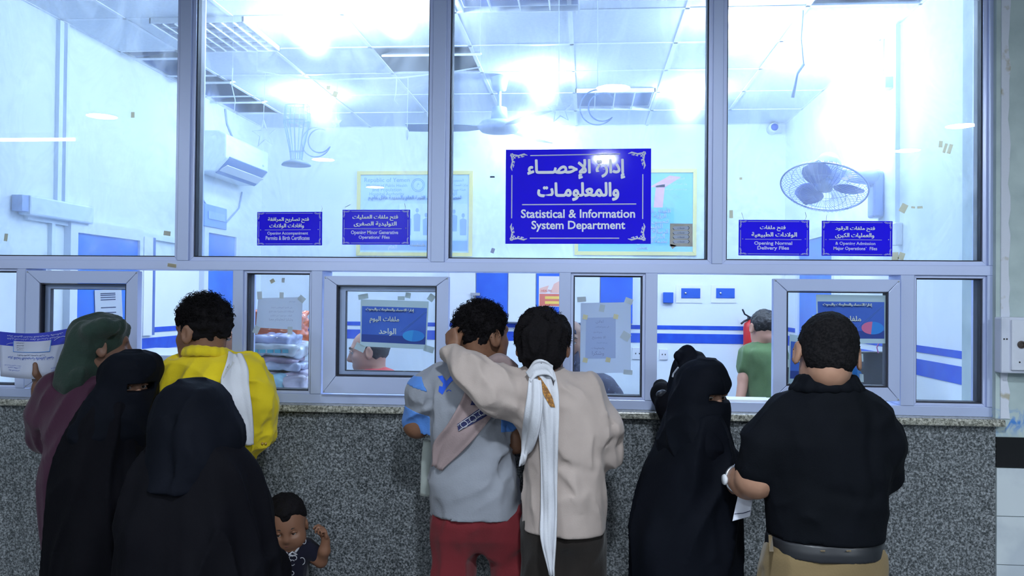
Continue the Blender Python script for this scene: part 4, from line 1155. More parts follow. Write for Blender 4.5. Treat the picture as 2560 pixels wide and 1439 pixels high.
# monitor at the right
a, b = W(2150,878,4.05), W(2262,975,4.05)
e = tag(empty('computer_monitor', (a[0],4.05,1.175)), 'back of a black computer monitor beyond the sliding window at the right', 'monitor')
MB().box((a[0],4.05,b[2]-.02),(b[0],4.085,a[2])).build('back_cover', M_BLACK, e, bevel=.008)
MB().box(((a[0]+b[0])/2-.03,4.045,1.175),((a[0]+b[0])/2+.03,4.08,b[2])).build('stand', M_BLACK, e)
mb = MB(); mb.tube([W(2196,882,4.04),W(2192,868,4.04),W(2200,852,4.04)], .003, 5); mb.build('wire', mat('wire_red', (.4,.1,.3), .5), e)
a, b = W(1960,905,3.95), W(1985,985,3.95)
tag(MB().box((a[0]-.02,3.95,1.176),(b[0],4.0,a[2])).build('desk_tray', M_BLACK, bevel=.006), 'dark upright tray at the left edge of the window at the right', 'tray')

# ------------------------------------------------------------------ hanging decorations behind the second and third panes
M_DEC = mat('decor_white', (.90,.94,.98), .35, trans=.6)
DG = 3.85
def gp(px, py, d=0): return W(px, py, DG+d)
o = MB().tube([gp(*q) for q in ((642,176),(700,188),(760,196),(840,199),(930,196),(1010,194),(1090,184),(1140,178),(1200,168))], .0035, 6).build('garland_string', M_DEC, None, True)
tag(o, 'white garland string across the second tall pane', 'garland')
for q, lb in (((642,176),'left'),((1200,168),'right'),((582,170),'loose')): tag(MB().tube([gp(*q), np.array([gp(*q)[0],DG,ZC])], .0006, 4).build('hanging_thread', M_DEC), 'thin thread holding the %s end of the garland' % lb, 'thread')
def star(px, py, rpx, label, top, inner=.42, hollow=False, tilt=0.1):
    c = gp(px, py); r = rpx*DG/F_PX
    e = tag(empty('hanging_star', c), label, 'star decoration', 'white stars hanging behind the glass')
    pts = []
    for i in range(10):
        a = math.pi/2+tilt+i*math.pi/5; rr = r if i % 2 == 0 else r*inner; pts.append(c+np.array([math.cos(a)*rr*.9, 0, math.sin(a)*rr]))
    mb = MB()
    if hollow: mb.tube(pts+[pts[0]], .004, 6, False)
    else:
        f = c+[0,-.012,0]; bk = c+[0,.012,0]; mb.add(pts+[f,bk], [(i,10,(i+1)%10) for i in range(10)]+[((i+1)%10,11,i) for i in range(10)])
    mb.build('star', M_DEC, e)
    MB().tube([pts[0], gp(*top)], .0015, 5).build('thread', M_DEC, e)
star(661,335,36,'long white star hanging at the left of the garland',(663,182),.36,True)
star(841,307,18,'small white star in the middle of the garland',(844,199),.45)
star(1400,275,34,'outline star hanging left of the crescent behind the third pane',(1398,-94),.42,True)
def crescent(px, py, rpx, label, top, rot, thin=.72):
    c = gp(px, py); r = rpx*DG/F_PX; O = []; I = []
    for t in np.linspace(-2.3,2.3,25):
        O.append(c+r*np.array([math.cos(t+rot),0,math.sin(t+rot)])); I.append(c+r*np.array([.28*math.cos(rot)*-1,0,-.28*math.sin(rot)])+r*(.80)*np.array([math.cos(t*1.02+rot),0,math.sin(t*1.02+rot)]))
    e = tag(empty('hanging_crescent', c), label, 'crescent decoration', 'white crescents hanging behind the glass')
    mb = MB(); n = len(O)
    V = O+I+[p+np.array([0,.008,0]) for p in O]+[p+np.array([0,.008,0]) for p in I]
    fs = []
    for i in range(n-1): fs += [(i,i+1,n+i+1,n+i),(2*n+i,3*n+i,3*n+i+1,2*n+i+1),(i,2*n+i,2*n+i+1,i+1),(n+i,n+i+1,3*n+i+1,3*n+i)]
    mb.tube(O+I[::-1]+[O[0]], .0032, 5, False); mb.build('crescent', mat('decor_grey', (.60,.70,.92), .35, trans=.5), e)
    MB().tube([c+[0,0,r], gp(*top)], .0015, 5).build('thread', M_DEC, e)
crescent(1494,268,44,'crescent hanging in front of the four bay ceiling fitting',(1494,-94),math.pi,)
crescent(790,355,38,'crescent hanging below the small far bulb',(792,250),math.pi+.3)
for (a, b, lab) in (((663,345),0,''),):
    pass
def drop(px, y0, y1, label):
    e = tag(empty('hanging_drop', gp(px,y1)), label, 'drop decoration', 'white drops hanging from the garland')
    MB().tube([gp(px,y0), gp(px-1,(y0+y1)/2), gp(px-2,y1-32)], .0018, 5).build('thread', M_DEC, e)
    MB().lathe([(.001,0),(.007,-.012),(.006,-.035),(.001,-.055)], gp(px-2,y1-32), seg=8).build('drop', M_DEC, e, True)
drop(1020,195,352,'white drop at the right end of the garland')
o = MB().tube([gp(992,195), gp(990,230), gp(986,250), gp(998,265)], .0025, 5).build('garland_tail', M_DEC, None, True); tag(o, 'curled loose tail of the garland', 'garland')
o = MB().tube([gp(582,170), gp(580,215), gp(588,250), gp(586,282)], .0025, 5).build('garland_tail', M_DEC, None, True); tag(o, 'curled loose cord left of the long star', 'garland')
c = gp(742,330)
e = tag(empty('paper_lantern', c), 'pale cut out lantern decoration with a scalloped base', 'lantern decoration')
ML = mat('lantern_pale', (.70,.84,.96), .6, trans=.5)
mb = MB()
for a in np.linspace(0,2*math.pi,9)[:-1]:
    d = np.array([math.cos(a),math.sin(a)*.6,0]); mb.tube([c+d*.055+[0,0,.12], c+d*.062+[0,0,.05], c+d*.03+[0,0,-.09], c+d*.025+[0,0,-.13]], .003, 5)
for z, r in ((.12,.055),(.05,.062),(-.09,.03)): mb.tube([c+np.array([math.cos(a)*r,math.sin(a)*r*.6,z]) for a in np.linspace(0,2*math.pi,25)], .003, 5, False)
mb.build('ribs', ML, e)
MB().lathe([(.02,-.125),(.058,-.140),(.066,-.148),(.066,-.153),(.01,-.154)], c, seg=20).build('base', mat('lantern_blue', (.35,.52,.82), .5), e, True)
MB().tube([c+[0,0,.12], gp(744,196)], .0015, 5).build('thread', M_DEC, e)

# ------------------------------------------------------------------ meter box on the pillar
a, b = W(2502,792,YW-.05), W(2620,934,YW-.05)
e = tag(empty('meter_box', (a[0],YW,b[2])), 'white enamelled box with a round lock on the pillar', 'box')
mb = MB(); mb.box((a[0],YW-.055,b[2]),(b[0],YW+.004,a[2])); mb.build('case', mat('box_enamel', (.62,.66,.78), .35, noise=(9,(.50,.55,.66),.3,.55)), e, bevel=.006)
a2 = W(2528,800,YW-.06)
dr = MB().box((a2[0],YW-.066,b[2]+.012),(b[0]-.01,YW-.055,a[2]-.010)).build('box_door', mat('box_enamel2', (.66,.70,.80), .35, noise=(9,(.55,.58,.68),.3,.55)), e, bevel=.003)
c = W(2553,861,YW-.066); MB().lathe([(.014,-.001),(.014,.004),(.009,.005),(.008,.001),(.001,.001)], c, (0,-1,0), 18).build('lock', mat('lock_dark', (.05,.035,.03), .5), dr)
mb = MB()
for q in ((2549,905),(2510,847),(2517,847)): mb.lathe([(.003,0),(.003,.002)], W(*q,YW-.066) if q[0] > 2528 else W(*q,YW-.055), (0,-1,0), 8)
mb.build('screw', M_BLACK, e)
# ------------------------------------------------------------------ blue signs on the glass
M_SIGN = mat('sign_blue', (.050,.030,.90), .06, coat=.0, trans=.5)
M_SWHITE = mat('sign_lettering', (.84,.87,.94), .5)
M_SWEAR = mat('sign_worn_lettering', (.48,.50,.88), .5)
def plane_of(corners, D):
    """tl, tr, br, bl pixels on the plane y = D -> origin, axes, size"""
    P = [W(x, y, D) for x, y in corners]
    o = sum(P)/4; ex = nrm((P[1]-P[0])+(P[2]-P[3])); ey = nrm((P[0]-P[3])+(P[1]-P[2]))
    ey = nrm(ey-ex*(ex@ey)); w = (np.linalg.norm(P[1]-P[0])+np.linalg.norm(P[2]-P[3]))/2; h = (np.linalg.norm(P[0]-P[3])+np.linalg.norm(P[1]-P[2]))/2
    return o, ex, ey, w, h
def scroll(mb, c, sx, sy, L, r):
    """leafy corner ornament; c = outer corner, sx, sy point inwards"""
    c = np.asarray(c, float)
    P = lambda u, v: c+sx*u*L+sy*v*L+np.array([0,-.0012,0])
    def sp(cx, cy, a0, turns, r0, s=1):
        t = np.linspace(0, 1, 18); return [P(cx+r0*(1-.75*q)*math.cos(a0+s*turns*6.28*q), cy+r0*(1-.75*q)*math.sin(a0+s*turns*6.28*q)) for q in t]
    for f in (lambda u, v: (u, v), lambda u, v: (v, u)):
        g = lambda pts: [P(*f(u, v)) for u, v in pts]
        mb.tube(g([(.16,.16),(.30,.10),(.46,.14),(.60,.10),(.78,.06),(.98,.12)]), [r*.6,r,r*1.3,r*1.2,r*1.5,r*.4], 4)
        mb.tube(g([(.40,.13),(.48,.24),(.58,.22)]), [r*.5,r*1.3,r*.4], 4)
        mb.tube(g([(.60,.10),(.66,.20),(.80,.18)]), [r*.5,r*1.4,r*.4], 4)
        mb.tube(g([(.22,.12),(.12,.02),(.04,.06),(.06,.14),(.13,.12)]), [r*.8,r,r,r*.8,r*.5], 4)
        mb.tube(g([(.02,.02),(.10,.30),(.18,.34),(.22,.27)]), [r*.3,r*.8,r*.9,r*.5], 4)
    mb.tube([P(.16,.16), P(.30,.30)], [r*1.2,r*.4], 4)
def sign(corners, ar, en, label, big=False, fs=None):
    D = YG-.012
    o, ex, ey, w, h = plane_of(corners, D)
    n = nrm(np.cross(ex, ey)); n = n if n[1] < 0 else -n
    e = tag(empty('sign', o), label, 'sign', None if big else 'small blue signs on the tall panes')
    th = .004
    mb = MB(); mb.plate([o-ex*w/2-ey*h/2+n*.0, o+ex*w/2-ey*h/2, o+ex*w/2+ey*h/2, o-ex*w/2+ey*h/2], -n, .006); mb.build('panel', M_SIGN, e)
    P = lambda u, v: o+ex*(u-.5)*w+ey*(v-.5)*h+n*.0004
    wm = M_SWHITE if big else M_SWEAR
    mb = MB(); lw = .0022 if big else .0012
    def line(a, b): mb.tube([P(*a), P(*b)], lw, 4)
    if big:
        line((.17,.935),(.79,.945)); line((.17,.058),(.785,.058)); line((.043,.27),(.043,.73)); line((.944,.26),(.944,.73))
        for (u, v, sx, sy) in ((.03,.96,1,-1),(.965,.97,-1,-1),(.03,.03,1,1),(.965,.03,-1,1)): scroll(mb, P(u,v), sx*ex, sy*ey, .19*h, .0026)
    else:
        line((.13,.955),(.86,.955)); line((.13,.045),(.86,.045)); line((.025,.25),(.025,.72)); line((.972,.25),(.972,.72))
        for (u, v, sx, sy) in ((.01,.98,1,-1),(.985,.98,-1,-1),(.01,.02,1,1),(.985,.02,-1,1)): scroll(mb, P(u,v), sx*ex, sy*ey, .22*h, .0013)
    mb.build('border', wm, e)
    mb = MB()
    for s, u, v, wd_, ht, b in ar: put_text(mb, s, P(u,v), ex, ey, n, width=wd_*w, height=ht*h, ar=True, bold=b)
    mb.build('arabic_lettering', M_SWHITE, e)
    mb = MB()
    for s, u, v, wd_, ht, b in en: put_text(mb, s, P(u,v), ex, ey, n, width=wd_*w, height=ht*h if ht else None, bold=b)
    mb.build('english_lettering', M_SWHITE if big else mat('sign_english', (.66,.68,.92), .5), e)
    mb = MB(); mb.tube([P(*fs[0]), P(*fs[1])], lw*1.1, 4); mb.build('rule', M_SWHITE if big else wm, e)
    mb = MB()
    for u, v in ([] if big else [(.055,.46),(.945,.47)]): mb.sphere(P(u,v)+n*.001, .0022, 8, 6)
    if mb.n: mb.build('screw', mat('screw_bright', (.85,.87,.9), .2, .6), e)
    return e, P, n
X1, Y1 = 1264, 372
big = lambda u, v: (u, v)
sign([(1264,374),(1627,371),(1628,609),(1264,609)],
     [('إدارة الإحصـــاء', .487, .787, .665, .197, .042), ('والمعلومـات', .502, .550, .555, .183, .042)],
     [('Statistical & Information', .50, .318, .785, None, .022), ('System Department', .503, .185, .645, None, .022)],
     'large blue sign of the statistics department on the third tall pane', True, ((.115,.414),(.90,.417)))
sign([(643,530),(805,529),(804,613),(643,613)],
     [('فتح تصاريح المرافقة', .487, .755, .63, .165, .03), ('وافادات الولادات', .46, .575, .53, .145, .03)],
     [('Opening Accompaniment', .475, .352, .63, .12, .02), ('Permits & Birth Certificates', .475, .220, .68, .12, .02)],
     'small blue sign about accompaniment permits, left in the second pane', False, ((.12,.46),(.83,.465)))
sign([(856,524),(1025,524),(1024,611),(856,611)],
     [('فتح ملفات العمليات', .49, .765, .67, .165, .03), ('التوليدية الصغرى', .49, .585, .63, .15, .03)],
     [('Opening Minor Generative', .48, .335, .70, .14, .02), ("Operations' Files", .475, .20, .46, .125, .02)],
     'small blue sign about minor operations, in front of the yellow framed poster', False, ((.03,.455),(.88,.455)))
sign([(1847,549),(2023,550),(2023,639),(1847,638)],
     [('فتح ملفات', .48, .765, .36, .155, .03), ('الولادات الطبيعية', .50, .575, .64, .155, .03)],
     [('Opening Normal', .49, .335, .54, .125, .022), ('Delivery Files', .49, .20, .45, .125, .022)],
     'small blue sign about normal delivery files, left of the pair under the wall fan', False, ((.09,.455),(.89,.45)))
sign([(2055,551),(2231,553),(2231,640),(2055,639)],
     [('فتح ملفات الرقود', .465, .765, .56, .15, .03), ('والعمليات الكبرى', .46, .575, .55, .15, .03)],
     [('& Opening Admission', .475, .345, .57, .115, .018), ('Major Operations`  Files', .475, .20, .62, .125, .018)],
     'small blue sign about admission and major operations, right of the pair under the wall fan', False, ((.10,.465),(.85,.46)))
# wires the small signs hang from
for (a, b, c, lab) in (((803,529),(806,520),(804,512),'wire at the right corner of the accompaniment sign'),((864,524),(862,518),(876,511),'wire at the left corner of the minor operations sign'),((1012,524),(1014,518),(1011,508),'wire at the right corner of the minor operations sign'),
                       ((1860,549),(1857,541),(1854,531),'wire at the left corner of the normal delivery sign'),((2012,550),(2016,541),(2013,530),'wire at the right corner of the normal delivery sign'),((2066,551),(2066,542),(2067,535),'wire at the left corner of the admission sign')):
    o = MB().tube([W(*a,YG-.012), W(*b,YG-.012), W(*c,YG-.006)], .0011, 5).build('hanging_wire', M_STEEL); tag(o, lab, 'wire', 'wires holding the small signs')

# ------------------------------------------------------------------ scraps of tape and stickers on the panes
def tape(px, py, w, h, rot, label, D=YG-.0035, m_=None, group='old tape scraps on the glass'):
    c = W(px, py, D); s = D/F_PX; a = math.radians(rot)
    ex = np.array([math.cos(a),0,-math.sin(a)]); ez = np.array([math.sin(a),0,math.cos(a)])
    mb = MB(); mb.plate([c-ex*w*s/2-ez*h*s/2, c+ex*w*s/2-ez*h*s/2, c+ex*w*s/2*.92+ez*h*s/2, c-ex*w*s/2+ez*h*s/2*.94], (0,1,0), .0008)
    return tag(mb.build('tape_scrap', m_ or M_TAPE), label, 'tape', group)
for q in ((418,583,19,12,8,'brown tape scrap low on the far left pane beside the post'),(15,593,10,20,8,'brown tape scrap at the left edge of the far left pane'),
          (332,287,10,15,0,'grey scrap in the middle of the far left pane'),(821,219,9,10,5,'upper of the two beige scraps above the small star'),(838,235,13,14,25,'lower of the two beige scraps above the small star'),
          (2259,520,16,22,28,'beige tape scrap on the right pane below the fan bracket'),(2283,518,9,5,5,'tiny beige scrap right of the beige tape scrap'),(2300,518,13,6,-5,'second tiny beige scrap near the trunking'),
          (2363,370,7,24,18,'left of two dark tape marks under the oval reflection'),(2375,372,9,24,18,'right of two dark tape marks under the oval reflection'),(2352,360,9,16,5,'pale scrap beside the two dark tape marks'),
          (1828,535,9,20,0,'grey tape scrap beside the post left of the normal delivery sign'),(1852,446,7,6,0,'speck of tape above the normal delivery sign'),(2254,640,14,18,20,'beige scrap under the admission sign'),(2238,640,16,20,0,'pink scrap at the lower edge of the right pane')):
    tape(*q)
tape(430,663,24,9,8,'brown glue smear on the transom below the left post',YF-.004)
tape(1231,442,12,4,0,'dark scrap left of the large blue sign',YG-.0035,M_INK); tape(1232,626,9,13,20,'bluish scrap near the post left of the large sign',YG-.0035,mat('scrap_blue',(.35,.42,.7),.7))
# taped sheet of stamps beside the large sign
D = YG-.004; o, ex, ey, w, h = plane_of([(1673,559),(1732,557),(1731,617),(1675,616)], D); n = np.array([0,-1.0,0])
e = tag(empty('taped_label', o), 'beige taped label with four grey bands right of the large blue sign', 'label')
P = lambda u, v: o+ex*(u-.5)*w+ey*(v-.5)*h
mb = MB(); mb.plate([P(0,.02),P(1,0),P(1.0,.98),P(.02,1)], (0,1,0), .0009); mb.plate([P(.03,.12),P(.3,.05),P(.12,-.10),P(.05,.0)], (0,1,0), .0009); mb.build('backing', mat('label_beige', (.50,.46,.38), .7, trans=.4, noise=(30,(.40,.36,.30),.4,.6)), e)
for v in (.80,.60,.42,.22):
    mb = MB(); mb.plate([P(.14,v),P(.20,v-.075),P(.80,v-.075),P(.86,v),P(.80,v+.075),P(.20,v+.075)], n, .0012); b = mb.build('band', mat('label_grey', (.36,.42,.56), .6), e)
    mb = MB(); put_text(mb, 'خدمات', P(.5,v)+n*.0014, ex, ey, n, height=.075*h, ar=True); mb.tube([P(.14,v)+n*.0014, P(.20,v-.075)+n*.0014], .0009, 4); mb.tube([P(.80,v-.075)+n*.0014, P(.86,v)+n*.0014, P(.80,v+.075)+n*.0014], .0009, 4); mb.build('band_lettering', M_INK, b)

# ------------------------------------------------------------------ paper notices on the lower panes
def sheet(corners, D, label, tapes, m_=None, tm=None, name='notice', group=None):
    Q = [W(x, y, D) for x, y in corners]; e = tag(empty(name, sum(Q)/4), label, 'notice', group)
    N_ = 10; mb = MB(); V = []
    for j in range(N_+1):
        for i in range(N_+1):
            u, v = i/N_, j/N_; p = (Q[0]*(1-u)+Q[1]*u)*(1-v)+(Q[3]*(1-u)+Q[2]*u)*v
            V.append(p+np.array([0,-.0012-.0015*math.sin(u*5+v*3),0]))
    mb.add(V, [(j*(N_+1)+i,j*(N_+1)+i+1,(j+1)*(N_+1)+i+1,(j+1)*(N_+1)+i) for j in range(N_) for i in range(N_)])
    s = mb.build('sheet', m_ or mat('thin_paper', (.76,.83,.93), .9, trans=.8), e, True)
    for (px, py, w, h, rot) in tapes:
        c = W(px, py, D-.005); k = D/F_PX; a = math.radians(rot); ex = np.array([math.cos(a),0,-math.sin(a)]); ez = np.array([math.sin(a),0,math.cos(a)])
        mb = MB(); mb.plate([c-ex*w*k/2-ez*h*k/2, c+ex*w*k/2-ez*h*k/2, c+ex*w*k/2+ez*h*k/2, c-ex*w*k/2+ez*h*k/2], (0,1,0), .0008); mb.build('tape', tm or M_TAPEP, e)
    return e, Q
DP = YG-.005
e, Q = sheet([(646,745),(757,742),(754,825),(640,818)], DP, 'white sheet taped low behind the man in yellow, before the piled files', [(649,738,13,20,-4),(704,738,11,16,2),(754,747,18,15,40),(641,824,15,20,25),(725,826,13,20,0)])
P = lambda u, v: (Q[0]*(1-u)+Q[1]*u)*v+(Q[3]*(1-u)+Q[2]*u)*(1-v)+np.array([0,-.006,0])
mb = MB(); rg = np.random.default_rng(8); M_FAINT = mat('faint_print', (.42,.47,.62), .9)
put_text(mb, 'تنبيه هام', P(.78,.86), EX, EZ, -EY, width=.025, ar=True)
for i, t in enumerate(('على الاخوة المواطنين احضار','البطاقة الشخصية عند فتح','الملف مع صورة من التقرير','وشكرا لتعاونكم معنا')): put_text(mb, t, P(.55,.68-.13*i), EX, EZ, -EY, width=.085+.02*rg.random(), ar=True)
mb.build('printing', M_FAINT, e)
tape(681,702,12,10,-28,'beige scrap above the sheet taped behind the man in yellow',DP); tape(708,700,8,12,5,'pale scrap above the sheet taped behind the man in yellow',DP,M_TAPEP)
e, Q = sheet([(1452,757),(1577,755),(1577,931),(1450,933)], DP, 'long pale sheet taped in the pane left of the veiled women', [(1454,748,22,13,-6),(1505,770,13,18,10),(1572,752,20,14,20),(1564,840,22,20,30),(1570,930,22,12,4)], mat('pale_sheet', (.78,.84,.95), .9, trans=.8))
P = lambda u, v: (Q[0]*(1-u)+Q[1]*u)*v+(Q[3]*(1-u)+Q[2]*u)*(1-v)+np.array([0,-.006,0])
mb = MB(); mb.plate([P(.10,.21),P(.70,.21),P(.70,.79),P(.11,.79)], (0,1,0), .0008); s2 = mb.build('inner_sheet', mat('inner_sheet', (.62,.68,.84), .9, trans=.8), e)
mb = MB()
for i, t in enumerate(('اعلان','الى جميع المرافقين','يمنع الدخول','الا بتصريح','من ادارة الاحصاء','والمعلومات','وشكرا')): put_text(mb, t, P(.38+.05*math.sin(i*2),.73-.075*i)+[0,-.001,0], EX, EZ, -EY, width=.03+.025*abs(math.sin(i*1.7)), ar=True)
mb.build('printing', mat('sheet_print', (.30,.34,.52), .9), s2)
for (u, v) in ((.09,.80),(.70,.80),(.10,.19),(.55,.19)):
    c = P(u,v)+np.array([0,-.002,0]); mb = MB(); mb.plate([c+[-.011,0,-.008],c+[.008,0,-.011],c+[.011,0,.007],c+[-.007,0,.011]], (0,1,0), .0006); mb.build('inner_tape', mat('yellow_tape', (.55,.54,.38), .8), s2)

M_PB = mat('print_blue', (.03,.10,.52), .35, noise=(5,(.05,.15,.62),.3,.7))
def blue_notice(corners, D, label, lines, pie, hd=True, group='blue printed notices on the sliding glass'):
    Q = [W(x, y, D) for x, y in corners]; e = tag(empty('printed_notice', sum(Q)/4), label, 'notice', group)
    P = lambda u, v, l=0: (Q[0]*(1-u)+Q[1]*u)*v+(Q[3]*(1-u)+Q[2]*u)*(1-v)+np.array([0,-l,0])
    ex = nrm(Q[1]-Q[0]); ez = nrm(Q[0]-Q[3]); w = np.linalg.norm(Q[1]-Q[0]); h = np.linalg.norm(Q[0]-Q[3])
    mb = MB(); mb.plate([P(0,0),P(1,0),P(1,1),P(0,1)], (0,1,0), .0008); s = mb.build('sheet', mat('notice_margin', (.46,.62,.70), .6, trans=.35), e)
    mb = MB(); mb.plate([P(.02,.10,.0004),P(.98,.10,.0004),P(.98,.86,.0004),P(.02,.86,.0004)], (0,1,0), .0006); p_ = mb.build('print', M_PB, s)
    mb = MB(); mb.plate([P(.02,.10,.0009),P(.98,.10,.0009),P(.98,.26,.0009),P(.02,.26,.0009)], (0,1,0), .0002); mb.build('print_foot', mat('print_navy', (.015,.05,.30), .4), s)
    mb = MB()
    if hd: put_text(mb, 'إدارة الاحصاء والمعلومات والبحوث', P(.44,.795,.002), ex, ez, -EY, width=.70*w, ar=True, bold=.008)
    for t, u, v, wd_ in lines: put_text(mb, t, P(u,v,.002), ex, ez, -EY, width=wd_*w, ar=True, bold=.02)
    mb.build('lettering', mat('notice_lettering', (.55,.66,.72), .6), e)
    u, v, ru, rv, two = pie
    mb = MB(); c = P(u,v,.002); A = [c+ex*ru*w*math.cos(t)+ez*rv*h*math.sin(t) for t in np.linspace(-math.pi*.55,math.pi*.5,20)]
    mb.plate(A, (0,1,0), .0005); mb.build('chart_slice', mat('chart_blue', (.02,.22,.72), .4), e)
    mb = MB(); A = [c+ex*ru*w*math.cos(t)+ez*rv*h*math.sin(t) for t in np.linspace(math.pi*.5,math.pi*1.45,20)]; mb.plate(A, (0,1,0), .0005)
    mb.build('chart_slice', mat('chart_pink', (.55,.14,.32), .4) if two else mat('chart_sky', (.03,.30,.78), .4), e)
    mb = MB()
    for du in (0,.03): mb.tube([P(.60+du,.34,.002), P(.95+du*.7,.78,.002)], .0007, 4)
    mb.build('streak', mat('streak_blue', (.12,.26,.66), .5), e)
    return e, P
DS = YF-.006
e, P = blue_notice([(902,748),(1072,753),(1066,873),(900,865)], DS, 'blue printed notice on the middle sliding window', [('ملفات اليوم', .36, .58, .43), ('الواحد', .41, .33, .25)], (.80,.27,.16,.12,False))
for (px, py, w, h, rot) in ((908,741,26,13,-10),(1003,745,18,10,0),(1020,738,14,14,10),(1078,744,16,18,35),(900,868,26,18,25),(1072,872,26,16,15)):
    c = W(px, py, DS-.002); k = DS/F_PX; a = math.radians(rot); ex = np.array([math.cos(a),0,-math.sin(a)]); ez = np.array([math.sin(a),0,math.cos(a)])
    mb = MB(); mb.plate([c-ex*w*k/2-ez*h*k/2, c+ex*w*k/2-ez*h*k/2, c+ex*w*k/2+ez*h*k/2, c-ex*w*k/2+ez*h*k/2], (0,1,0), .0006); mb.build('tape', mat('notice_tape', (.48,.60,.62), .5, trans=.55), e)
mb = MB()
e, P = blue_notice([(2040,736),(2214,738),(2214,858),(2043,858)], DS, 'blue printed notice on the sliding window before the man in black, the upper one', [('ملفات الرقود', .37, .50, .53)], (.81,.32,.16,.13,True))
for (px, py, w, h) in ((2037,795,11,15),):
    c = W(px, py, DS-.002); mb = MB(); mb.plate([c+[-.009,0,-.012],c+[.009,0,-.012],c+[.008,0,.012],c+[-.009,0,.012]], (0,1,0), .0006); mb.build('tape', mat('notice_tape'), e)
e, P = blue_notice([(1974,835),(2148,857),(2147,958),(1971,958)], DS+.004, 'second blue notice, lower and mostly hidden behind the head of the man in black', [('ملفات', .20, .50, .30)], (.92,.24,.12,.12,False), True)
for (px, py) in ((2153,893),(2154,944),(1968,907)):
    c = W(px, py, DS-.002); mb = MB(); mb.plate([c+[-.008,0,-.016],c+[.008,0,-.016],c+[.007,0,.014],c+[-.008,0,.016]], (0,1,0), .0006); mb.build('tape', mat('notice_tape'), e)
# ------------------------------------------------------------------ people
from mathutils.bvhtree import BVHTree
def bvh(*objs):
    vs = []; fs = []
    for o in objs:
        me = o.data; b = len(vs)
        co = np.empty(len(me.vertices)*3, np.float32); me.vertices.foreach_get('co', co)
        vs += [tuple(p) for p in co.reshape(-1,3).tolist()]
        fs += [tuple(b+i for i in p.vertices) for p in me.polygons]
    return BVHTree.FromPolygons(vs, fs)
_EYE = Vector((0,0,CAM_Z))
def hit(tree, px, py, off=.0, D=None):
    d = Vector(ray(px, py)).normalized()
    r = tree.ray_cast(_EYE, d)
    if r[0] is None:
        if D is None: return None
        return W(px, py, D)
    return np.array(r[0])-np.array(d)*off
def inside(poly, x, y):
    c = False; n = len(poly); j = n-1
    for i in range(n):
        if (poly[i][1] > y) != (poly[j][1] > y) and x < (poly[j][0]-poly[i][0])*(y-poly[i][1])/(poly[j][1]-poly[i][1])+poly[i][0]: c = not c
        j = i
    return c
def decal(name, tree, poly, mt, parent, off=.0018, st=3.0):
    """printed patch lying on a cloth surface"""
    from mathutils.geometry import delaunay_2d_cdt
    pts = []
    for a, b in zip(poly, poly[1:]+poly[:1]):
        n = max(1, int(math.hypot(b[0]-a[0], b[1]-a[1])/st)); pts += [(a[0]+(b[0]-a[0])*i/n, a[1]+(b[1]-a[1])*i/n) for i in range(n)]
    ne = len(pts); xs = [p[0] for p in poly]; ys = [p[1] for p in poly]
    for x in np.arange(min(xs)+st*.5, max(xs), st):
        for y in np.arange(min(ys)+st*.5, max(ys), st):
            if inside(poly, x, y) and min((x-q[0])**2+(y-q[1])**2 for q in pts[:ne]) > (st*.5)**2: pts.append((float(x), float(y)))
    r = delaunay_2d_cdt([Vector(p) for p in pts], [(i,(i+1)%ne) for i in range(ne)], [list(range(ne))], 1, 1e-4)
    V = [hit(tree, p[0], p[1], off) for p in r[0]]
    ok = [p is not None for p in V]; V = [p if p is not None else np.zeros(3) for p in V]
    F_ = [tuple(f) for f in r[2] if all(ok[i] for i in f)]
    m_ = MB(); m_.add(V, F_); return m_.build(name, mt, parent, True)
def thread(mb, tree, pts, r, off=.001):
    q = [hit(tree, x, y, off) for x, y in pts]; q = [p for p in q if p is not None]
    if len(q) > 1: mb.tube(q, r, 5)
def person(foot, label, group=None):
    return tag(empty('person', (foot[0], foot[1], 0)), label, 'person', group)
def cloth_mat(name, col=None, b=(160,.12), rough=.85, col2=None, sheen=.15):
    if name in MATS: return MATS[name]
    m_ = mat(name, col, rough, bump=(b[0], b[1]), noise=(5, col2 or tuple(c*.82 for c in col), .35, .65), sheen=sheen, spec=.06 if max(col) < .03 else .2)
    N = m_.node_tree.nodes; L = m_.node_tree.links
    bp = [n for n in N if n.type == 'BUMP'][0]
    tc = N.new('ShaderNodeTexCoord'); mp = N.new('ShaderNodeMapping'); mp.inputs['Scale'].default_value = (1.0,1.0,.42); mp.inputs['Rotation'].default_value = (0,.35,0)
    nz = N.new('ShaderNodeTexNoise'); nz.inputs['Scale'].default_value = 9; nz.inputs['Detail'].default_value = 1.2; nz.inputs['Distortion'].default_value = .5
    b2 = N.new('ShaderNodeBump'); b2.inputs['Strength'].default_value = .42; b2.inputs['Distance'].default_value = .035
    L.new(tc.outputs['Object'], mp.inputs['Vector']); L.new(mp.outputs['Vector'], nz.inputs['Vector']); L.new(nz.outputs['Fac'], b2.inputs['Height']); L.new(b2.outputs['Normal'], bp.inputs['Normal'])
    return m_
SK_D = mat('skin_brown', (.215,.105,.062), .5, noise=(30,(.18,.085,.05),.35,.65), spec=.35)
SK_M = mat('skin_tan', (.40,.22,.145), .5, noise=(30,(.35,.185,.12),.35,.65), spec=.35)
SK_B = mat('skin_deep', (.15,.075,.048), .5, noise=(30,(.125,.06,.04),.35,.65), spec=.35)
HAIR = mat('hair_black', (.006,.005,.006), .85, bump=(120,.5), spec=.12)
LEATHER = mat('shoe_black', (.012,.012,.013), .4)
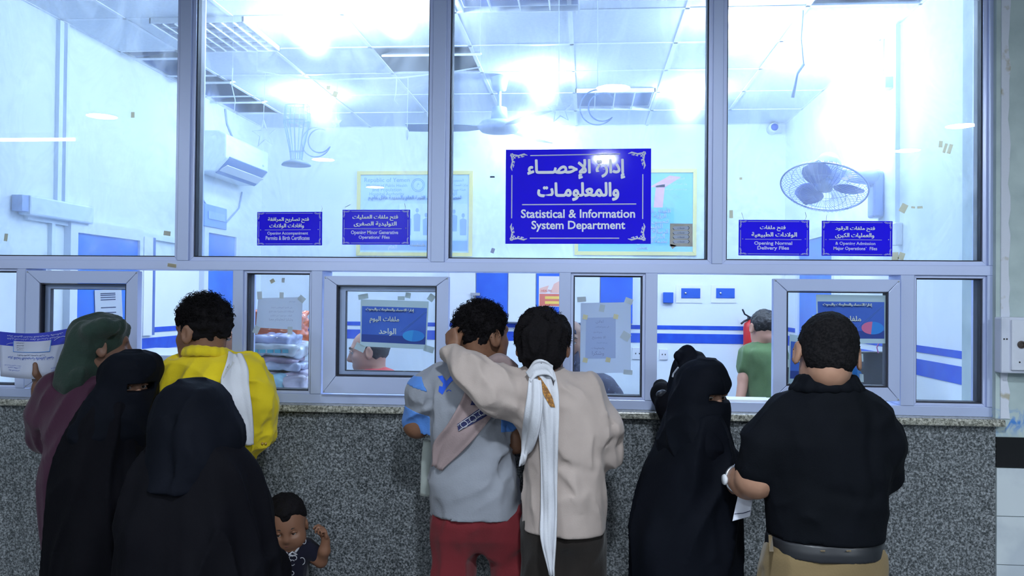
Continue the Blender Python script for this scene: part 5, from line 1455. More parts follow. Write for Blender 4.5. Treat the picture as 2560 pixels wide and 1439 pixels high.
def shoe(par, ankle, toe=(0,1,0), name='shoe', mt=None):
    f = Field(); a = np.array([ankle[0],ankle[1],.05]); t = nrm(toe)
    f.cap(a-t*.05+[0,0,-.008], a+t*.12+[0,0,-.016], .040, .032, .02); f.cap(a, a+[0,0,.05], .040, .042, .02)
    f.cut((0,0,.004), (0,0,-1))
    return f.build(name, mt or LEATHER, par, .008)
def legs_field(P, hips, L, R, k=.04, grow=0.0):
    f = Field(); f.loft([P.row(*h) for h in hips], k)
    for leg in (L, R): f.chain([P(*q[:3]) for q in leg], [q[3] for q in leg], k)
    return f
def floor_px(D): return 747+CAM_Z/D*F_PX

# ---- young man in the grey shirt with blue sleeve ends
def grey_boy():
    P = Px(3.14); e = person(P(1195,900), 'young man in a grey and blue shirt and maroon trousers, another man\'s arm round him')
    fl = floor_px(3.14)
    c = P(1206,836); fw = nrm([.70,.71,-.06])
    S_ = Field(); S_.hem = P(1200,1286)[2]; S_.loft([P.row(*r) for r in ((900,1168,1240,.055),(918,1130,1265,.075),(940,1092,1288,.098),(985,1083,1280,.112),(1060,1082,1270,.115),(1130,1083,1274,.112),(1200,1079,1287,.115),(1286,1075,1303,.125))], .03)
    S_.chain([P(1105,952), P(1062,985,.005), P(1047,1046,.03)], [.062,.062,.054], .035)
    S_.chain([P(1262,955), P(1276,1000,.01), P(1279,1046,.02)], [.062,.055,.048], .035)
    for pts, w, a in (([P(1250,1080,-.1),P(1200,1150,-.11),P(1120,1190,-.11)],.022,-.006),([P(1265,1130,-.1),P(1215,1210,-.11),P(1150,1235,-.11)],.02,.006),([P(1262,1180,-.1),P(1230,1230,-.11)],.016,-.005),([P(1100,1000,-.1),P(1130,1100,-.11)],.018,.004)): S_.crease(pts, w, a)
    S_.wrinkle(.010, 7, (1,1,.55), 1); S_.folds(0.0153, 4, 15, (.75,0,.65), 1); S_.folds(0.0102, 5, 19, (.2,0,1), 2)
    B = Field(); g = head_field(B, c, fw, (0,0,1), 1.0, P(1203,925))
    B.loft([P.row(*r) for r in ((925,1140,1255,.06),(990,1098,1265,.09),(1130,1095,1260,.09),(1290,1095,1285,.10))], .03)
    el = P(1043,1060,.03); wr_ = P(1098,1024,.26)
    B.chain([P(1105,955), P(1060,990,.005), el], [.05,.048,.049], .02); B.chain([el, P(1070,1045,.16), wr_], [.048,.044,.029], .02)
    er = P(1289,1102,.02); w2 = P(1262,1042,.24)
    B.chain([P(1262,958), P(1278,1010,.01), er], [.05,.044,.043], .02); B.chain([er, w2], [.042,.029], .02)
    hand_field(B, wr_, [.55,.75,.05], [0,0,-1], .92, (.3,.35,.4,.45), (.5,.2), 1)
    hand_field(B, w2, [-.45,.85,.1], [0,0,-1], .92, (.3,.35,.4,.45), (.5,.2), -1)
    Lg = [(1131,1330,0,.078),(1129,1480,.0,.062),(1127,1650,.02,.05),(1125,fl-45,.0,.036)]; Rg = [(1252,1330,0,.08),(1281,1440,.0,.058),(1272,1650,.02,.05),(1260,fl-45,0,.036)]
    for leg in (Lg, Rg): B.chain([P(*q[:3]) for q in leg], [q[3]*.85 for q in leg], .02)
    body = B.build('body', SK_D, e, .0055)
    sh = S_.build('shirt', cloth_mat('shirt_grey', (.30,.315,.36)), e, .0065)
    blue = cloth_mat('shirt_blue', (.10,.27,.72))
    zc = P(1040,1022)[2]
    cuffL = S_.build('sleeve_end', blue, sh, .004, grow=.002, carve=lambda Q: np.minimum(np.minimum(zc-.35*(Q[:,0]-P(1040,1022)[0])-Q[:,2], P(1081,1000)[0]-Q[:,0]), Q[:,2]-P(1040,1085)[2]))
    zr = P(1280,1012)[2]
    S_.build('sleeve_end', blue, sh, .004, grow=.002, carve=lambda Q: np.minimum(zr-Q[:,2], np.minimum(Q[:,0]-P(1257,1000)[0], Q[:,2]-P(1280,1075)[2])))
    q0 = P(1085,985); S_.build('shoulder_panel', blue, sh, .004, grow=.002, carve=lambda Q: np.minimum(np.minimum((q0[0]-Q[:,0])*1.0-(Q[:,2]-q0[2])*.55, Q[:,2]-P(1050,975)[2]+.25*(Q[:,0]-q0[0])), P(1050,938)[2]-Q[:,2]+(.0)))
    mb = MB(); mb.tube([P(1203,897)+np.array([.068*math.cos(a),.064*math.sin(a),.012*math.sin(a)]) for a in np.linspace(0,2*math.pi,33)], .010, 8, False); mb.build('collar', blue, sh, True)
    tr = bvh(sh, body)
    inkb = mat('print_royal', (.01,.10,.72), .6)
    decal('print', tr, [(1094,940),(1106,938),(1116,952),(1130,936),(1146,932),(1140,944),(1126,956),(1114,972),(1106,986),(1096,978),(1098,964),(1106,966),(1108,958)], inkb, sh, .0022, 2.0)
    mb = MB(); thread(mb, tr, [(1116,978),(1122,974),(1128,977)], .0016); thread(mb, tr, [(1136,951),(1142,949)], .0018); mb.build('print_dots', inkb, sh)
    T = legs_field(P, ((1262,1095,1290,.10),(1300,1084,1308,.112),(1338,1088,1314,.100),(1376,1112,1290,.055)), [(1138,1300,0,.085),(1131,1440,0,.071),(1128,1650,.02,.062),(1126,fl-30,0,.06)], [(1252,1300,0,.086),(1281,1440,0,.064),(1272,1650,.02,.060),(1262,fl-30,0,.060)])
    T.wrinkle(.010, 8, (1,1,.6), 2); T.folds(0.0136, 4, 15, (.4,0,1), 8); T.crease([P(1200,1300,-.12),P(1197,1380,-.1)], .012, -.006)
    T.build('trousers', cloth_mat('trousers_maroon', (.17,.018,.024)), e, .008)
    for q in (Lg[-1], Rg[-1]): shoe(e, P(q[0],q[1]))
    H = Field(); A = frame(fw); u = A[2]; f = A[1]
    H.ell(c+u*.028-f*.012, (.086,.103,.094), A); H.cut(c+f*.045-u*.02, f*.80-u*.60, .02)
    for s in (-1,1): H.ell(c+A[0]*s*.085+f*.005-u*.03, (.03,.032,.04), A, .01, True)
    H.wrinkle(.012, 55, (1,1,1), 3)
    h = H.build('hair', HAIR, e, .005)
    curls('hair_curls', c+u*.032-f*.012, fw, (0,0,1), (.086,.102,.092), 900, .026, .0014, HAIR, h, 1.6, .006, zmin=-.35, cone=lambda v: v[1]*.8-v[2]*.55 < .42, seed=3)
    return e, sh, body, P
gA, gA_sh, gA_body, gA_P = grey_boy()

# ---- young man in the beige sweatshirt
def beige_boy():
    P = Px(3.02); e = person(P(1400,900), 'young man in a beige long sleeved top, his arm round the man in grey')
    fl = floor_px(3.02); c = P(1357,862); fw = nrm([.03,1,-.10])
    S_ = Field(); S_.hem = P(1400,1318)[2]; S_.loft([P.row(*r) for r in ((920,1312,1408,.062),(938,1285,1440,.085),(962,1268,1478,.108),(1005,1284,1494,.122),(1060,1306,1498,.122),(1130,1322,1500,.116),(1200,1320,1506,.116),(1260,1312,1510,.122),(1318,1306,1510,.126))], .03)
    S_.chain([P(1462,985), P(1502,1065,.01), P(1514,1128,.03)], [.078,.062,.052], .04); S_.chain([P(1514,1128,.03), P(1490,1095,.20), P(1470,1070,.30)], [.050,.044,.037], .02)
    S_.chain([P(1312,990,.0), P(1240,972,-.05), P(1166,922,-.055), P(1130,884,-.01)], [.086,.067,.050,.036], .04)
    for pts, w, a in (([P(1300,940,-.1),P(1240,915,-.1),P(1180,885,-.1)],.016,.007),([P(1310,1010,-.1),P(1250,985,-.12),P(1190,960,-.1)],.02,-.008),([P(1290,1050,-.1),P(1330,1000,-.12)],.02,-.006),
        ([P(1420,1160,-.12),P(1470,1200,-.12),P(1505,1255,-.1)],.014,-.007),([P(1400,1180,-.12),P(1450,1230,-.12),P(1500,1290,-.1)],.014,.006),([P(1410,1160,-.12),P(1500,1185,-.1)],.013,-.005),([P(1450,985,-.12),P(1490,1060,-.1),P(1500,1100,-.1)],.015,-.006),
        ([P(1168,880,-.1),P(1160,930,-.1)],.012,-.005),([P(1200,900,-.1),P(1190,960,-.12)],.013,.005),([P(1530,1060,-.05),P(1505,1080,-.05)],.01,-.005),([P(1540,1100,-.05),P(1505,1110,-.06)],.01,-.006),([P(1440,1010,-.14),P(1445,1150,-.13)],.02,.004)): S_.crease(pts, w, a)
    S_.crease([P(1290,1284,-.12),P(1340,1285,-.14),P(1420,1287,-.14),P(1520,1290,-.1)], .006, -.005)
    S_.wrinkle(.010, 7, (1,1,.5), 4); S_.folds(0.0170, 3.6, 14, (.55,0,-.8), 3); S_.folds(0.0119, 5, 18, (-.3,0,1), 4)
    B = Field(); g = head_field(B, c, fw, (0,0,1), 1.0, P(1357,935))
    B.loft([P.row(*r) for r in ((935,1310,1430,.07),(1000,1300,1470,.095),(1130,1320,1485,.09),(1320,1320,1490,.10))], .03)
    B.chain([P(1462,985), P(1502,1065,.01), P(1514,1125,.03), P(1470,1070,.30)], [.05,.046,.042,.028], .02)
    B.chain([P(1312,985), P(1238,960,-.05), P(1166,914,-.055), P(1132,876,.01)], [.055,.048,.04,.024], .02)
    hand_field(B, P(1132,872,.01), [-.16,.30,.94], [.55,.80,.1], .74, (.8,.95,1.05,1.1), (.3,.7), 1)
    hand_field(B, P(1470,1070,.30), [-.3,.9,.2], [0,0,-1], .9, (.3,.35,.4,.45), (.5,.2), -1)
    Lg = [(1362,1330,0,.08),(1368,1480,0,.064),(1366,1650,.02,.05),(1364,fl-45,0,.036)]; Rg = [(1448,1330,0,.08),(1455,1480,0,.064),(1452,1650,.02,.05),(1450,fl-45,0,.036)]
    for leg in (Lg, Rg): B.chain([P(*q[:3]) for q in leg], [q[3]*.85 for q in leg], .02)
    body = B.build('body', SK_D, e, .0055)
    sh = S_.build('sweatshirt', cloth_mat('sweatshirt_beige', (.44,.365,.33), (220,.10)), e, .0065)
    T = legs_field(P, ((1300,1332,1494,.10),(1345,1326,1498,.108),(1400,1345,1480,.06)), [(1372,1310,0,.09),(1370,1450,0,.078),(1368,1650,.02,.064),(1366,fl-30,0,.058)], [(1440,1310,0,.09),(1448,1450,0,.076),(1446,1650,.02,.064),(1450,fl-30,0,.058)])
    T.wrinkle(.010, 8, (1,1,.6), 2); T.folds(0.0136, 4, 15, (.4,0,1), 8)
    T.build('trousers', cloth_mat('trousers_dark', (.022,.018,.016)), e, .008)
    for q in (Lg[-1], Rg[-1]): shoe(e, P(q[0],q[1]))
    A = frame(fw); u, f = A[2], A[1]
    H = Field(); H.ell(c+u*.024-f*.016, (.087,.106,.094), A); H.ell(c+u*.05+f*.02, (.082,.09,.07), A, .03); H.ell(c-u*.035-f*.05, (.066,.055,.062), A, .03)
    H.cut(c+f*.055-u*.02, f*.82-u*.57, .02)
    for s in (-1,1): H.ell(c+A[0]*s*.092+f*.01-u*.025, (.028,.036,.045), A, .01, True)
    H.wrinkle(.016, 26, (1,1,.35), 5, True); H.wrinkle(.006, 80, (1,1,.3), 6)
    h = H.build('hair', HAIR, e, .0045)
    curls('hair_tips', c+u*.03-f*.01, fw, (0,0,1), (.090,.106,.098), 900, .026, .0012, HAIR, h, .4, .004, zmin=-.6, cone=lambda v: v[1] < .45, seed=5, out=.75)
    return e, sh, body, P
gB, gB_sh, gB_body, gB_P = beige_boy()

# ---- scarves of the two young men
trA = bvh(gA_sh, gA_body); trAB = bvh(gA_sh, gA_body, gB_sh, gB_body); trB = bvh(gB_sh, gB_body)
def sp(tree, x, y, off, D): return hit(tree, x, y, off, D)
M_SCA = cloth_mat('scarf_rose', (.36,.27,.27), (240,.2)); M_SCW = cloth_mat('scarf_white', (.62,.63,.68), (240,.2))
e = tag(empty('scarf', W(1160,1060,3.0)), 'rose beige scarf with a dark blue border across the back of the man in grey', 'scarf')
pr = [((1250,935),(1300,1000)),((1205,940),(1262,1018)),((1170,965),(1238,1030)),((1148,1010),(1214,1062)),((1118,1062),(1178,1104)),((1086,1106),(1144,1138)),((1084,1160),(1104,1172))]
main_ = strip('cloth', [(sp(trA,*a,.019,3.03), sp(trA,*b,.019,3.03)) for a, b in pr], M_SCA, e, .005, 1.6, .006, jag=.012, seed=2)
pr = [((1218,896),(1232,930)),((1245,884),(1262,935)),((1268,890),(1290,945)),((1286,905),(1300,950))]
strip('collar_fold', [(sp(trA,*a,.02,3.10), sp(trA,*b,.02,3.08)) for a, b in pr], M_SCA, e, .012, 1.2, .008, seed=4)
tS = bvh(main_); NAVY = mat('border_navy', (.012,.016,.085), .8, noise=(95,(.20,.19,.24),.36,.42))
decal('border', tS, [(1143,1060),(1185,1030),(1226,1002),(1240,1010),(1232,1030),(1195,1052),(1146,1078)], NAVY, e, .006, 2.5)
decal('motif', tS, [(1176,1012),(1186,982),(1200,972),(1222,976),(1232,990),(1218,1002),(1204,1000),(1198,1012)], NAVY, e, .006, 2.5)
mb = MB(); M_LINE = mat('border_line', (.45,.45,.52), .8)
for a, b in (((1143,1063),(1228,1004)),((1147,1076),(1236,1016))): thread(mb, tS, [(a[0]+(b[0]-a[0])*t, a[1]+(b[1]-a[1])*t) for t in np.linspace(0,1,9)], .0014, .008)
for x, y in ((1160,1060),(1182,1046),(1206,1030)): thread(mb, tS, [(x+9*math.cos(t), y+8*math.sin(t)) for t in np.linspace(0,6.28,13)], .0013, .008)
mb.build('border_lines', M_LINE, e)
e = tag(empty('scarf', W(1360,1150,2.9)), 'long white scarf with a brown patterned end down the back of the beige top', 'scarf')
pr = [((1318,930),(1362,912)),((1326,948),(1384,926)),((1330,985),(1396,975)),((1336,1030),(1398,1030)),((1346,1090),(1396,1100)),((1351,1180),(1394,1185)),((1352,1270),(1394,1270)),((1353,1345),(1390,1350)),((1374,1432),(1384,1425))]
main_ = strip('cloth', [(sp(trB,*a,.022,2.84), sp(trB,*b,.022,2.84)) if a[1] < 1300 else (W(*a,2.845), W(*b,2.845)) for a, b in pr], M_SCW, e, .006, 1.7, .008, jag=.02, seed=6)
pr = [((1322,945),(1352,950)),((1318,985),(1356,1000)),((1310,1040),(1350,1058)),((1304,1100),(1334,1110)),((1303,1158),(1313,1150))]
strip('short_end', [(sp(trB,*a,.034,2.88), sp(trB,*b,.036,2.88)) for a, b in pr], M_SCW, e, .005, 1.2, .006, jag=.012, seed=7)
pr = [((1316,930),(1330,956)),((1336,904),(1344,938)),((1360,899),(1370,936)),((1380,914),(1386,952))]
strip('shoulder_fold', [(sp(trB,*a,.024,2.93), sp(trB,*b,.026,2.92)) for a, b in pr], M_SCW, e, .010, 1.0, .006, seed=8)
tS = bvh(main_)
decal('patterned_end', tS, [(1343,938),(1352,944),(1368,968),(1380,990),(1388,1018),(1376,1016),(1362,992),(1350,965)], mat('scarf_brown', (.22,.10,.03), .8, noise=(120,(.55,.26,.05),.40,.52)), e, .007, 2.5)
decal('dark_end', tS, [(1372,915),(1380,925),(1386,950),(1384,965),(1378,945)], mat('scarf_dark', (.03,.025,.03), .8), e, .007, 2.5)
# pale bag hanging in front of the man in grey
a = [((1062,1100),(1090,1098)),((1056,1150),(1090,1150)),((1050,1236),(1086,1240))]
o = strip('cloth_bag', [(W(*x,3.27), W(*y,3.27)) for x, y in a], cloth_mat('bag_pale', (.40,.44,.42)), None, .03, 1.0, .006, seed=9)
tag(o, 'pale green cloth bag hanging at the hip of the man in grey', 'bag')

# ---- man in yellow
def yellow_man():
    P = Px(3.15); e = person(P(515,900), 'curly haired man in a yellow shirt with a white scarf on his shoulder')
    fl = floor_px(3.15); c = P(507,829); fw = nrm([-.93,.36,-.12])
    S_ = Field(); S_.loft([P.row(*r) for r in ((880,470,562,.060),(894,448,590,.080),(920,422,628,.108),(960,410,650,.122),(1020,412,652,.122),(1100,410,632,.118),(1160,408,618,.114),(1290,405,622,.12))], .03)
    S_.chain([P(608,940), P(640,1010,.0), P(648,1082,.02)], [.082,.066,.054], .04); S_.chain([P(648,1084,.02), P(632,1062,.16), P(610,1040,.26)], [.053,.044,.036], .02)
    S_.chain([P(440,945), P(412,1010,.03), P(404,1076,.08)], [.078,.06,.052], .04); S_.chain([P(404,1076,.08), P(400,1000,.20)], [.05,.038], .02)
    for pts, w, a in (([P(455,985,-.1),P(480,940,-.12)],.016,-.005),([P(600,960,-.1),P(640,1050,-.05)],.016,-.006),([P(672,1040,-.04),P(630,1052,-.06)],.011,.007),([P(676,1072,-.04),P(635,1082,-.06)],.011,.007),([P(670,1010,-.04),P(632,1025,-.06)],.011,-.007),([P(520,900,-.1),P(530,1000,-.13)],.02,.004)): S_.crease(pts, w, a)
    S_.wrinkle(.010, 7, (1,1,.55), 7); S_.folds(0.0170, 4, 15, (.5,0,.8), 5); S_.folds(0.0136, 6, 20, (1,0,-.25), 6)
    B = Field(); head_field(B, c, fw, (0,0,1), 1.02, P(517,890))
    B.loft([P.row(*r) for r in ((890,475,560,.06),(960,430,630,.10),(1100,430,610,.095),(1290,425,605,.10))], .03)
    B.chain([P(608,942), P(640,1010), P(647,1080,.02), P(610,1040,.28)], [.05,.046,.044,.028], .02)
    B.chain([P(440,948), P(414,1010,.03), P(405,1072,.08), P(406,985,.21)], [.05,.044,.04,.028], .02)
    hand_field(B, P(406,985,.21), [-.05,.1,1], [.6,.7,-.1], .95, (.35,.4,.45,.55), (.6,.4), 1)
    hand_field(B, P(610,1040,.28), [-.4,.85,.1], [0,0,-1], .95, (.3,.35,.4,.45), (.5,.2), -1)
    Lg = [(460,1330,0,.08),(460,1480,0,.064),(458,1650,.02,.05),(456,fl-45,0,.036)]; Rg = [(570,1330,0,.08),(574,1480,0,.064),(572,1650,.02,.05),(570,fl-45,0,.036)]
    for leg in (Lg, Rg): B.chain([P(*q[:3]) for q in leg], [q[3]*.85 for q in leg], .02)
    body = B.build('body', SK_D, e, .0055)
    yel = cloth_mat('shirt_yellow', (.72,.55,.015))
    sh = S_.build('shirt', yel, e, .0065)
    C = Field(); cc = P(517,874)
    ring = [cc+np.array([.068*math.cos(a),.066*math.sin(a),-.012*math.sin(a)]) for a in np.linspace(0,2*math.pi,17)]
    C.chain(ring, [.008]*17, .01); C.chain([q+np.array([0,0,-.022])+(q-cc)*.22 for q in ring], [.008]*17, .018); C.chain([q+np.array([0,0,-.010])+(q-cc)*.10 for q in ring], [.009]*17, .018)
    C.build('collar', yel, sh, .005)
    mb = MB()
    for x in (656,664): q = hit(bvh(sh), x, 1108, .001, 3.05); mb.sphere(q, .006, 8, 6)
    mb.build('cuff_button', mat('button_amber', (.35,.22,.03), .4), sh)
    T = legs_field(P, ((1270,410,620,.115),(1330,408,622,.12),(1390,415,615,.12)), [(462,1390,0,.085),(460,1500,0,.074),(460,1650,.02,.064),(456,fl-30,0,.06)], [(566,1390,0,.085),(570,1500,0,.074),(570,1650,.02,.064),(570,fl-30,0,.06)])
    T.build('trousers', cloth_mat('trousers_dark'), e, .009)
    for q in (Lg[-1], Rg[-1]): shoe(e, P(q[0],q[1]))
    A = frame(fw); u, f = A[2], A[1]
    H = Field(); H.ell(c+u*.035-f*.022, (.087,.102,.098), A); H.ell(c+u*.068+f*.03, (.074,.07,.05), A, .03); H.cut(c+f*.05-u*.015, f*.80-u*.60, .02)
    for s in (-1,1): H.ell(c+A[0]*s*.088+f*.012-u*.03, (.03,.036,.045), A, .01, True)
    H.wrinkle(.012, 50, (1,1,1), 8)
    h = H.build('hair', HAIR, e, .005)
    curls('hair_curls', c+u*.042-f*.012, fw, (0,0,1), (.088,.102,.098), 800, .032, .0015, HAIR, h, 1.3, .008, zmin=-.1, cone=lambda v: v[1]*.75-v[2]*.6 < .32, seed=9)
    return sh, body
yS, yB = yellow_man()
tY = bvh(yS, yB)
e = tag(empty('scarf', W(600,1000,3.0)), 'white scarf over the right shoulder of the man in yellow', 'scarf')
pr = [((574,884),(604,888)),((564,915),(618,925)),((554,955),(622,965)),((566,1010),(630,1020)),((586,1070),(634,1075)),((598,1112),(634,1108))]
main_ = strip('cloth', [(sp(tY,*a,.023,3.02), sp(tY,*b,.023,3.04)) for a, b in pr], M_SCW, e, .012, 1.3, .010, jag=.004, seed=11)
tS = bvh(main_)
decal('dark_trim', tS, [(558,938),(567,916),(579,901),(586,905),(577,919),(567,931),(560,944)], mat('trim_black', (.02,.02,.03), .8, noise=(140,(.5,.5,.5),.66,.7)), e, .012, 2.2)

# ---- man in maroon with a green headcloth
def maroon_man():
    P = Px(3.10); e = person(P(235,950), 'man in a maroon robe and dark green headcloth, holding up a blue and white envelope')
    fl = floor_px(3.10); c = P(252,862); fw = nrm([.80,.60,-.06])
    S_ = Field(); S_.loft([P.row(*r) for r in ((935,185,300,.08),(955,150,330,.105),(985,122,352,.13),(1040,118,356,.14),(1110,122,350,.135),(1200,120,345,.14),(1300,125,345,.15),(1439,128,345,.155),(1700,135,340,.15),(fl-35,140,335,.15))], .03)
    S_.chain([P(150,985), P(122,1040,.01), P(110,1096,.04)], [.085,.072,.06], .04)
    S_.chain([P(335,985), P(365,1060,.06), P(370,1110,.12)], [.08,.065,.055], .04); S_.chain([P(370,1110,.12), P(372,1050,.26)], [.052,.04], .02)
    S_.pleats(P(235,1200), 9, .008, 0.2, 1.2); S_.wrinkle(.010, 7, (1,1,.4), 9); S_.folds(0.0170, 3, 13, (.25,0,1), 7)
    B = Field(); head_field(B, c, fw, (0,0,1), 1.0, P(245,945))
    B.loft([P.row(*r) for r in ((955,180,310,.08),(1040,150,330,.10),(1200,150,320,.10),(1330,150,320,.10))], .03)
    wr_ = P(100,972,.06)
    B.chain([P(150,985), P(124,1040,.02), P(110,1088,.06), wr_], [.05,.046,.043,.029], .02)
    B.chain([P(335,985), P(365,1060,.06), P(370,1108,.12), P(372,1040,.28)], [.05,.045,.04,.028], .02)
    hand_field(B, wr_, [-.02,.12,1], [.25,1,.1], .95, (.25,.3,.35,.4), (.55,-.1), 1)
    hand_field(B, P(372,1040,.28), [.2,.9,.3], [0,0,-1], .95, (.3,.35,.4,.45), (.5,.2), -1)
    a, b = wr_+[.018,-.01,.03], wr_+[.008,-.038,.062]
    B.cap(a, b, .0165, .013, .01); B.cap(b, wr_+[.004,-.036,.098], .0125, .0095, .004)
    for x in (190,285): B.chain([P(x,1330), P(x,1600), P(x,fl-45)], [.075,.055,.036], .02); shoe(e, P(x,fl-45))
    body = B.build('body', SK_B, e, .0055)
    S_.build('robe', cloth_mat('robe_maroon', (.050,.014,.034)), e, .008)
    K = Field(); gm = cloth_mat('headcloth_green', (.018,.036,.028), (120,.3))
    K.loft([P.row(*r) for r in ((800,228,296,.055),(813,207,306,.09),(832,192,298,.105),(858,180,262,.112),(890,168,256,.115),(925,158,275,.118),(958,156,268,.115),(972,165,255,.10))], .03)
    K.chain([P(196,848,-.05), P(222,826,-.09), P(262,814,-.085), P(292,818,-.03), P(304,822,.04)], [.028,.030,.028,.025,.020], .02)
    K.chain([P(208,822,-.03), P(250,806,-.06), P(286,808,-.02), P(304,818,.02)], [.022,.022,.020,.018], .02)
    K.ell(c+np.array([-.012,-.008,.030]), (.088,.100,.090), frame(fw), .02)
    _A = frame(fw); K.ell(c+_A[1]*.090-_A[2]*.052, (.100,.085,.066), _A, .012, True)
    K.crease([P(195,868,-.12),P(235,850,-.13),P(290,846,-.1)], .012, -.010); K.crease([P(215,840,-.14),P(262,830,-.14),P(310,838,-.1)], .010, -.008); K.crease([P(200,960,-.12),P(215,900,-.12),P(250,862,-.12)], .014, .008); K.crease([P(175,930,-.1),P(205,880,-.13)], .014, -.008)
    K.wrinkle(.014, 13, (1,1,.6), 10); K.folds(.011, 5, 17, (.7,.2,.6), 9)
    k = K.build('headcloth', gm, e, .006)
maroon_man()
# the envelope he holds
def envelope():
    D = 3.13; e = tag(empty('envelope', W(85,890,D)), 'large blue and white medical envelope held up by the man in the green headcloth', 'envelope')
    tl, tr_, br, bl = (-2,828),(179,819),(152,946),(2,940)
    def Pt(u, v, l=0.0):
        x = (tl[0]*(1-u)+tr_[0]*u)*v+(bl[0]*(1-u)+br[0]*u)*(1-v); y = (tl[1]*(1-u)+tr_[1]*u)*v+(bl[1]*(1-u)+br[1]*u)*(1-v)
        y += 9*math.sin(math.pi*u)*(.4+.6*v)
        return W(x, y, D+.012-.02*math.cos(2*math.pi*(u-.5))-l)
    def patch(name, u0, u1, v0, v1, m_, par, l, n=18):
        mb = MB(); V = [Pt(u0+(u1-u0)*i/n, v0+(v1-v0)*j/6, l) for j in range(7) for i in range(n+1)]
        mb.add(V, [(j*(n+1)+i,j*(n+1)+i+1,(j+1)*(n+1)+i+1,(j+1)*(n+1)+i) for j in range(6) for i in range(n)])
        o = mb.build(name, m_, par, True); return o
    s = patch('sheet', 0, 1, 0, 1, mat('envelope_white', (.62,.66,.80), .7, trans=.3), e, 0); md = s.modifiers.new('t','SOLIDIFY'); md.thickness = .004; md.offset = 0
    patch('blue_band', 0, 1, .70, 1, mat('envelope_blue', (.02,.035,.42), .5), e, .0028)
    b = patch('address_box', .20, .74, .58, .82, mat('envelope_white'), e, .0036)
    mb = MB()
    for A in ([(.20,.82),(.20,.58),(.74,.58),(.74,.82)],):
        q = []
        for (u0,v0),(u1,v1) in zip(A[:-1],A[1:]): q += [Pt(u0+(u1-u0)*t, v0+(v1-v0)*t, .0045) for t in np.linspace(0,1,9)]
        mb.tube(q, .0011, 4)
    mb.build('box_outline', mat('envelope_line', (.05,.22,.62), .6), b)
    def txt(name, lines, m_):
        mb = MB()
        for t, u, v, w, h in lines:
            vv, ff = glyphs(arabic(t), .012); lo = vv.min(0); hi = vv.max(0); q = -(vv-(lo+hi)/2)/(hi-lo)   # the envelope is upside down
            mb.add([Pt(u+p[0]*w, v+p[1]*h, .0046) for p in q], ff)
        mb.build(name, m_, e)
    txt('band_lettering', [('مركز الخليج للاشعة التشخيصية والتحاليل',.50,.925,.78,.05),('شارع المستشفى بجوار الصيدلية المركزية',.48,.865,.74,.05)], mat('envelope_print', (.50,.55,.78), .7))
    txt('box_lettering', [('اسم المريض',.30,.78,.11,.03),('التاريخ',.30,.725,.10,.03),('نوع الفحص',.30,.67,.11,.03),('الطبيب',.30,.625,.09,.03)], mat('ink_dark'))
    txt('title_lettering', [('مركز الاشعة التشخيصية والتحاليل الطبية',.47,.44,.70,.075)], mat('ink_blue'))
    txt('subtitle_lettering', [('( اشعة تلفزيون وتخطيط قلب )',.47,.51,.42,.045)], mat('ink_dark'))
    txt('foot_lettering', [('الحديدة شارع صنعاء',.20,.27,.26,.03),('تلفون وفاكس',.22,.22,.20,.03),('جوار المستشفى',.22,.16,.18,.03),('البريد',.86,.22,.10,.03),('الموقع',.86,.17,.08,.03)], mat('ink_blue'))
    mb = MB(); mb.tube([Pt(.78,.80,.004),Pt(.84,.85,.004),Pt(.90,.86,.004),Pt(.97,.83,.004)], .0009, 4); mb.tube([Pt(.10,.73,.004),Pt(.15,.76,.004),Pt(.20,.775,.004)], .0009, 4); mb.build('band_curve', mat('envelope_print'), e)
envelope()
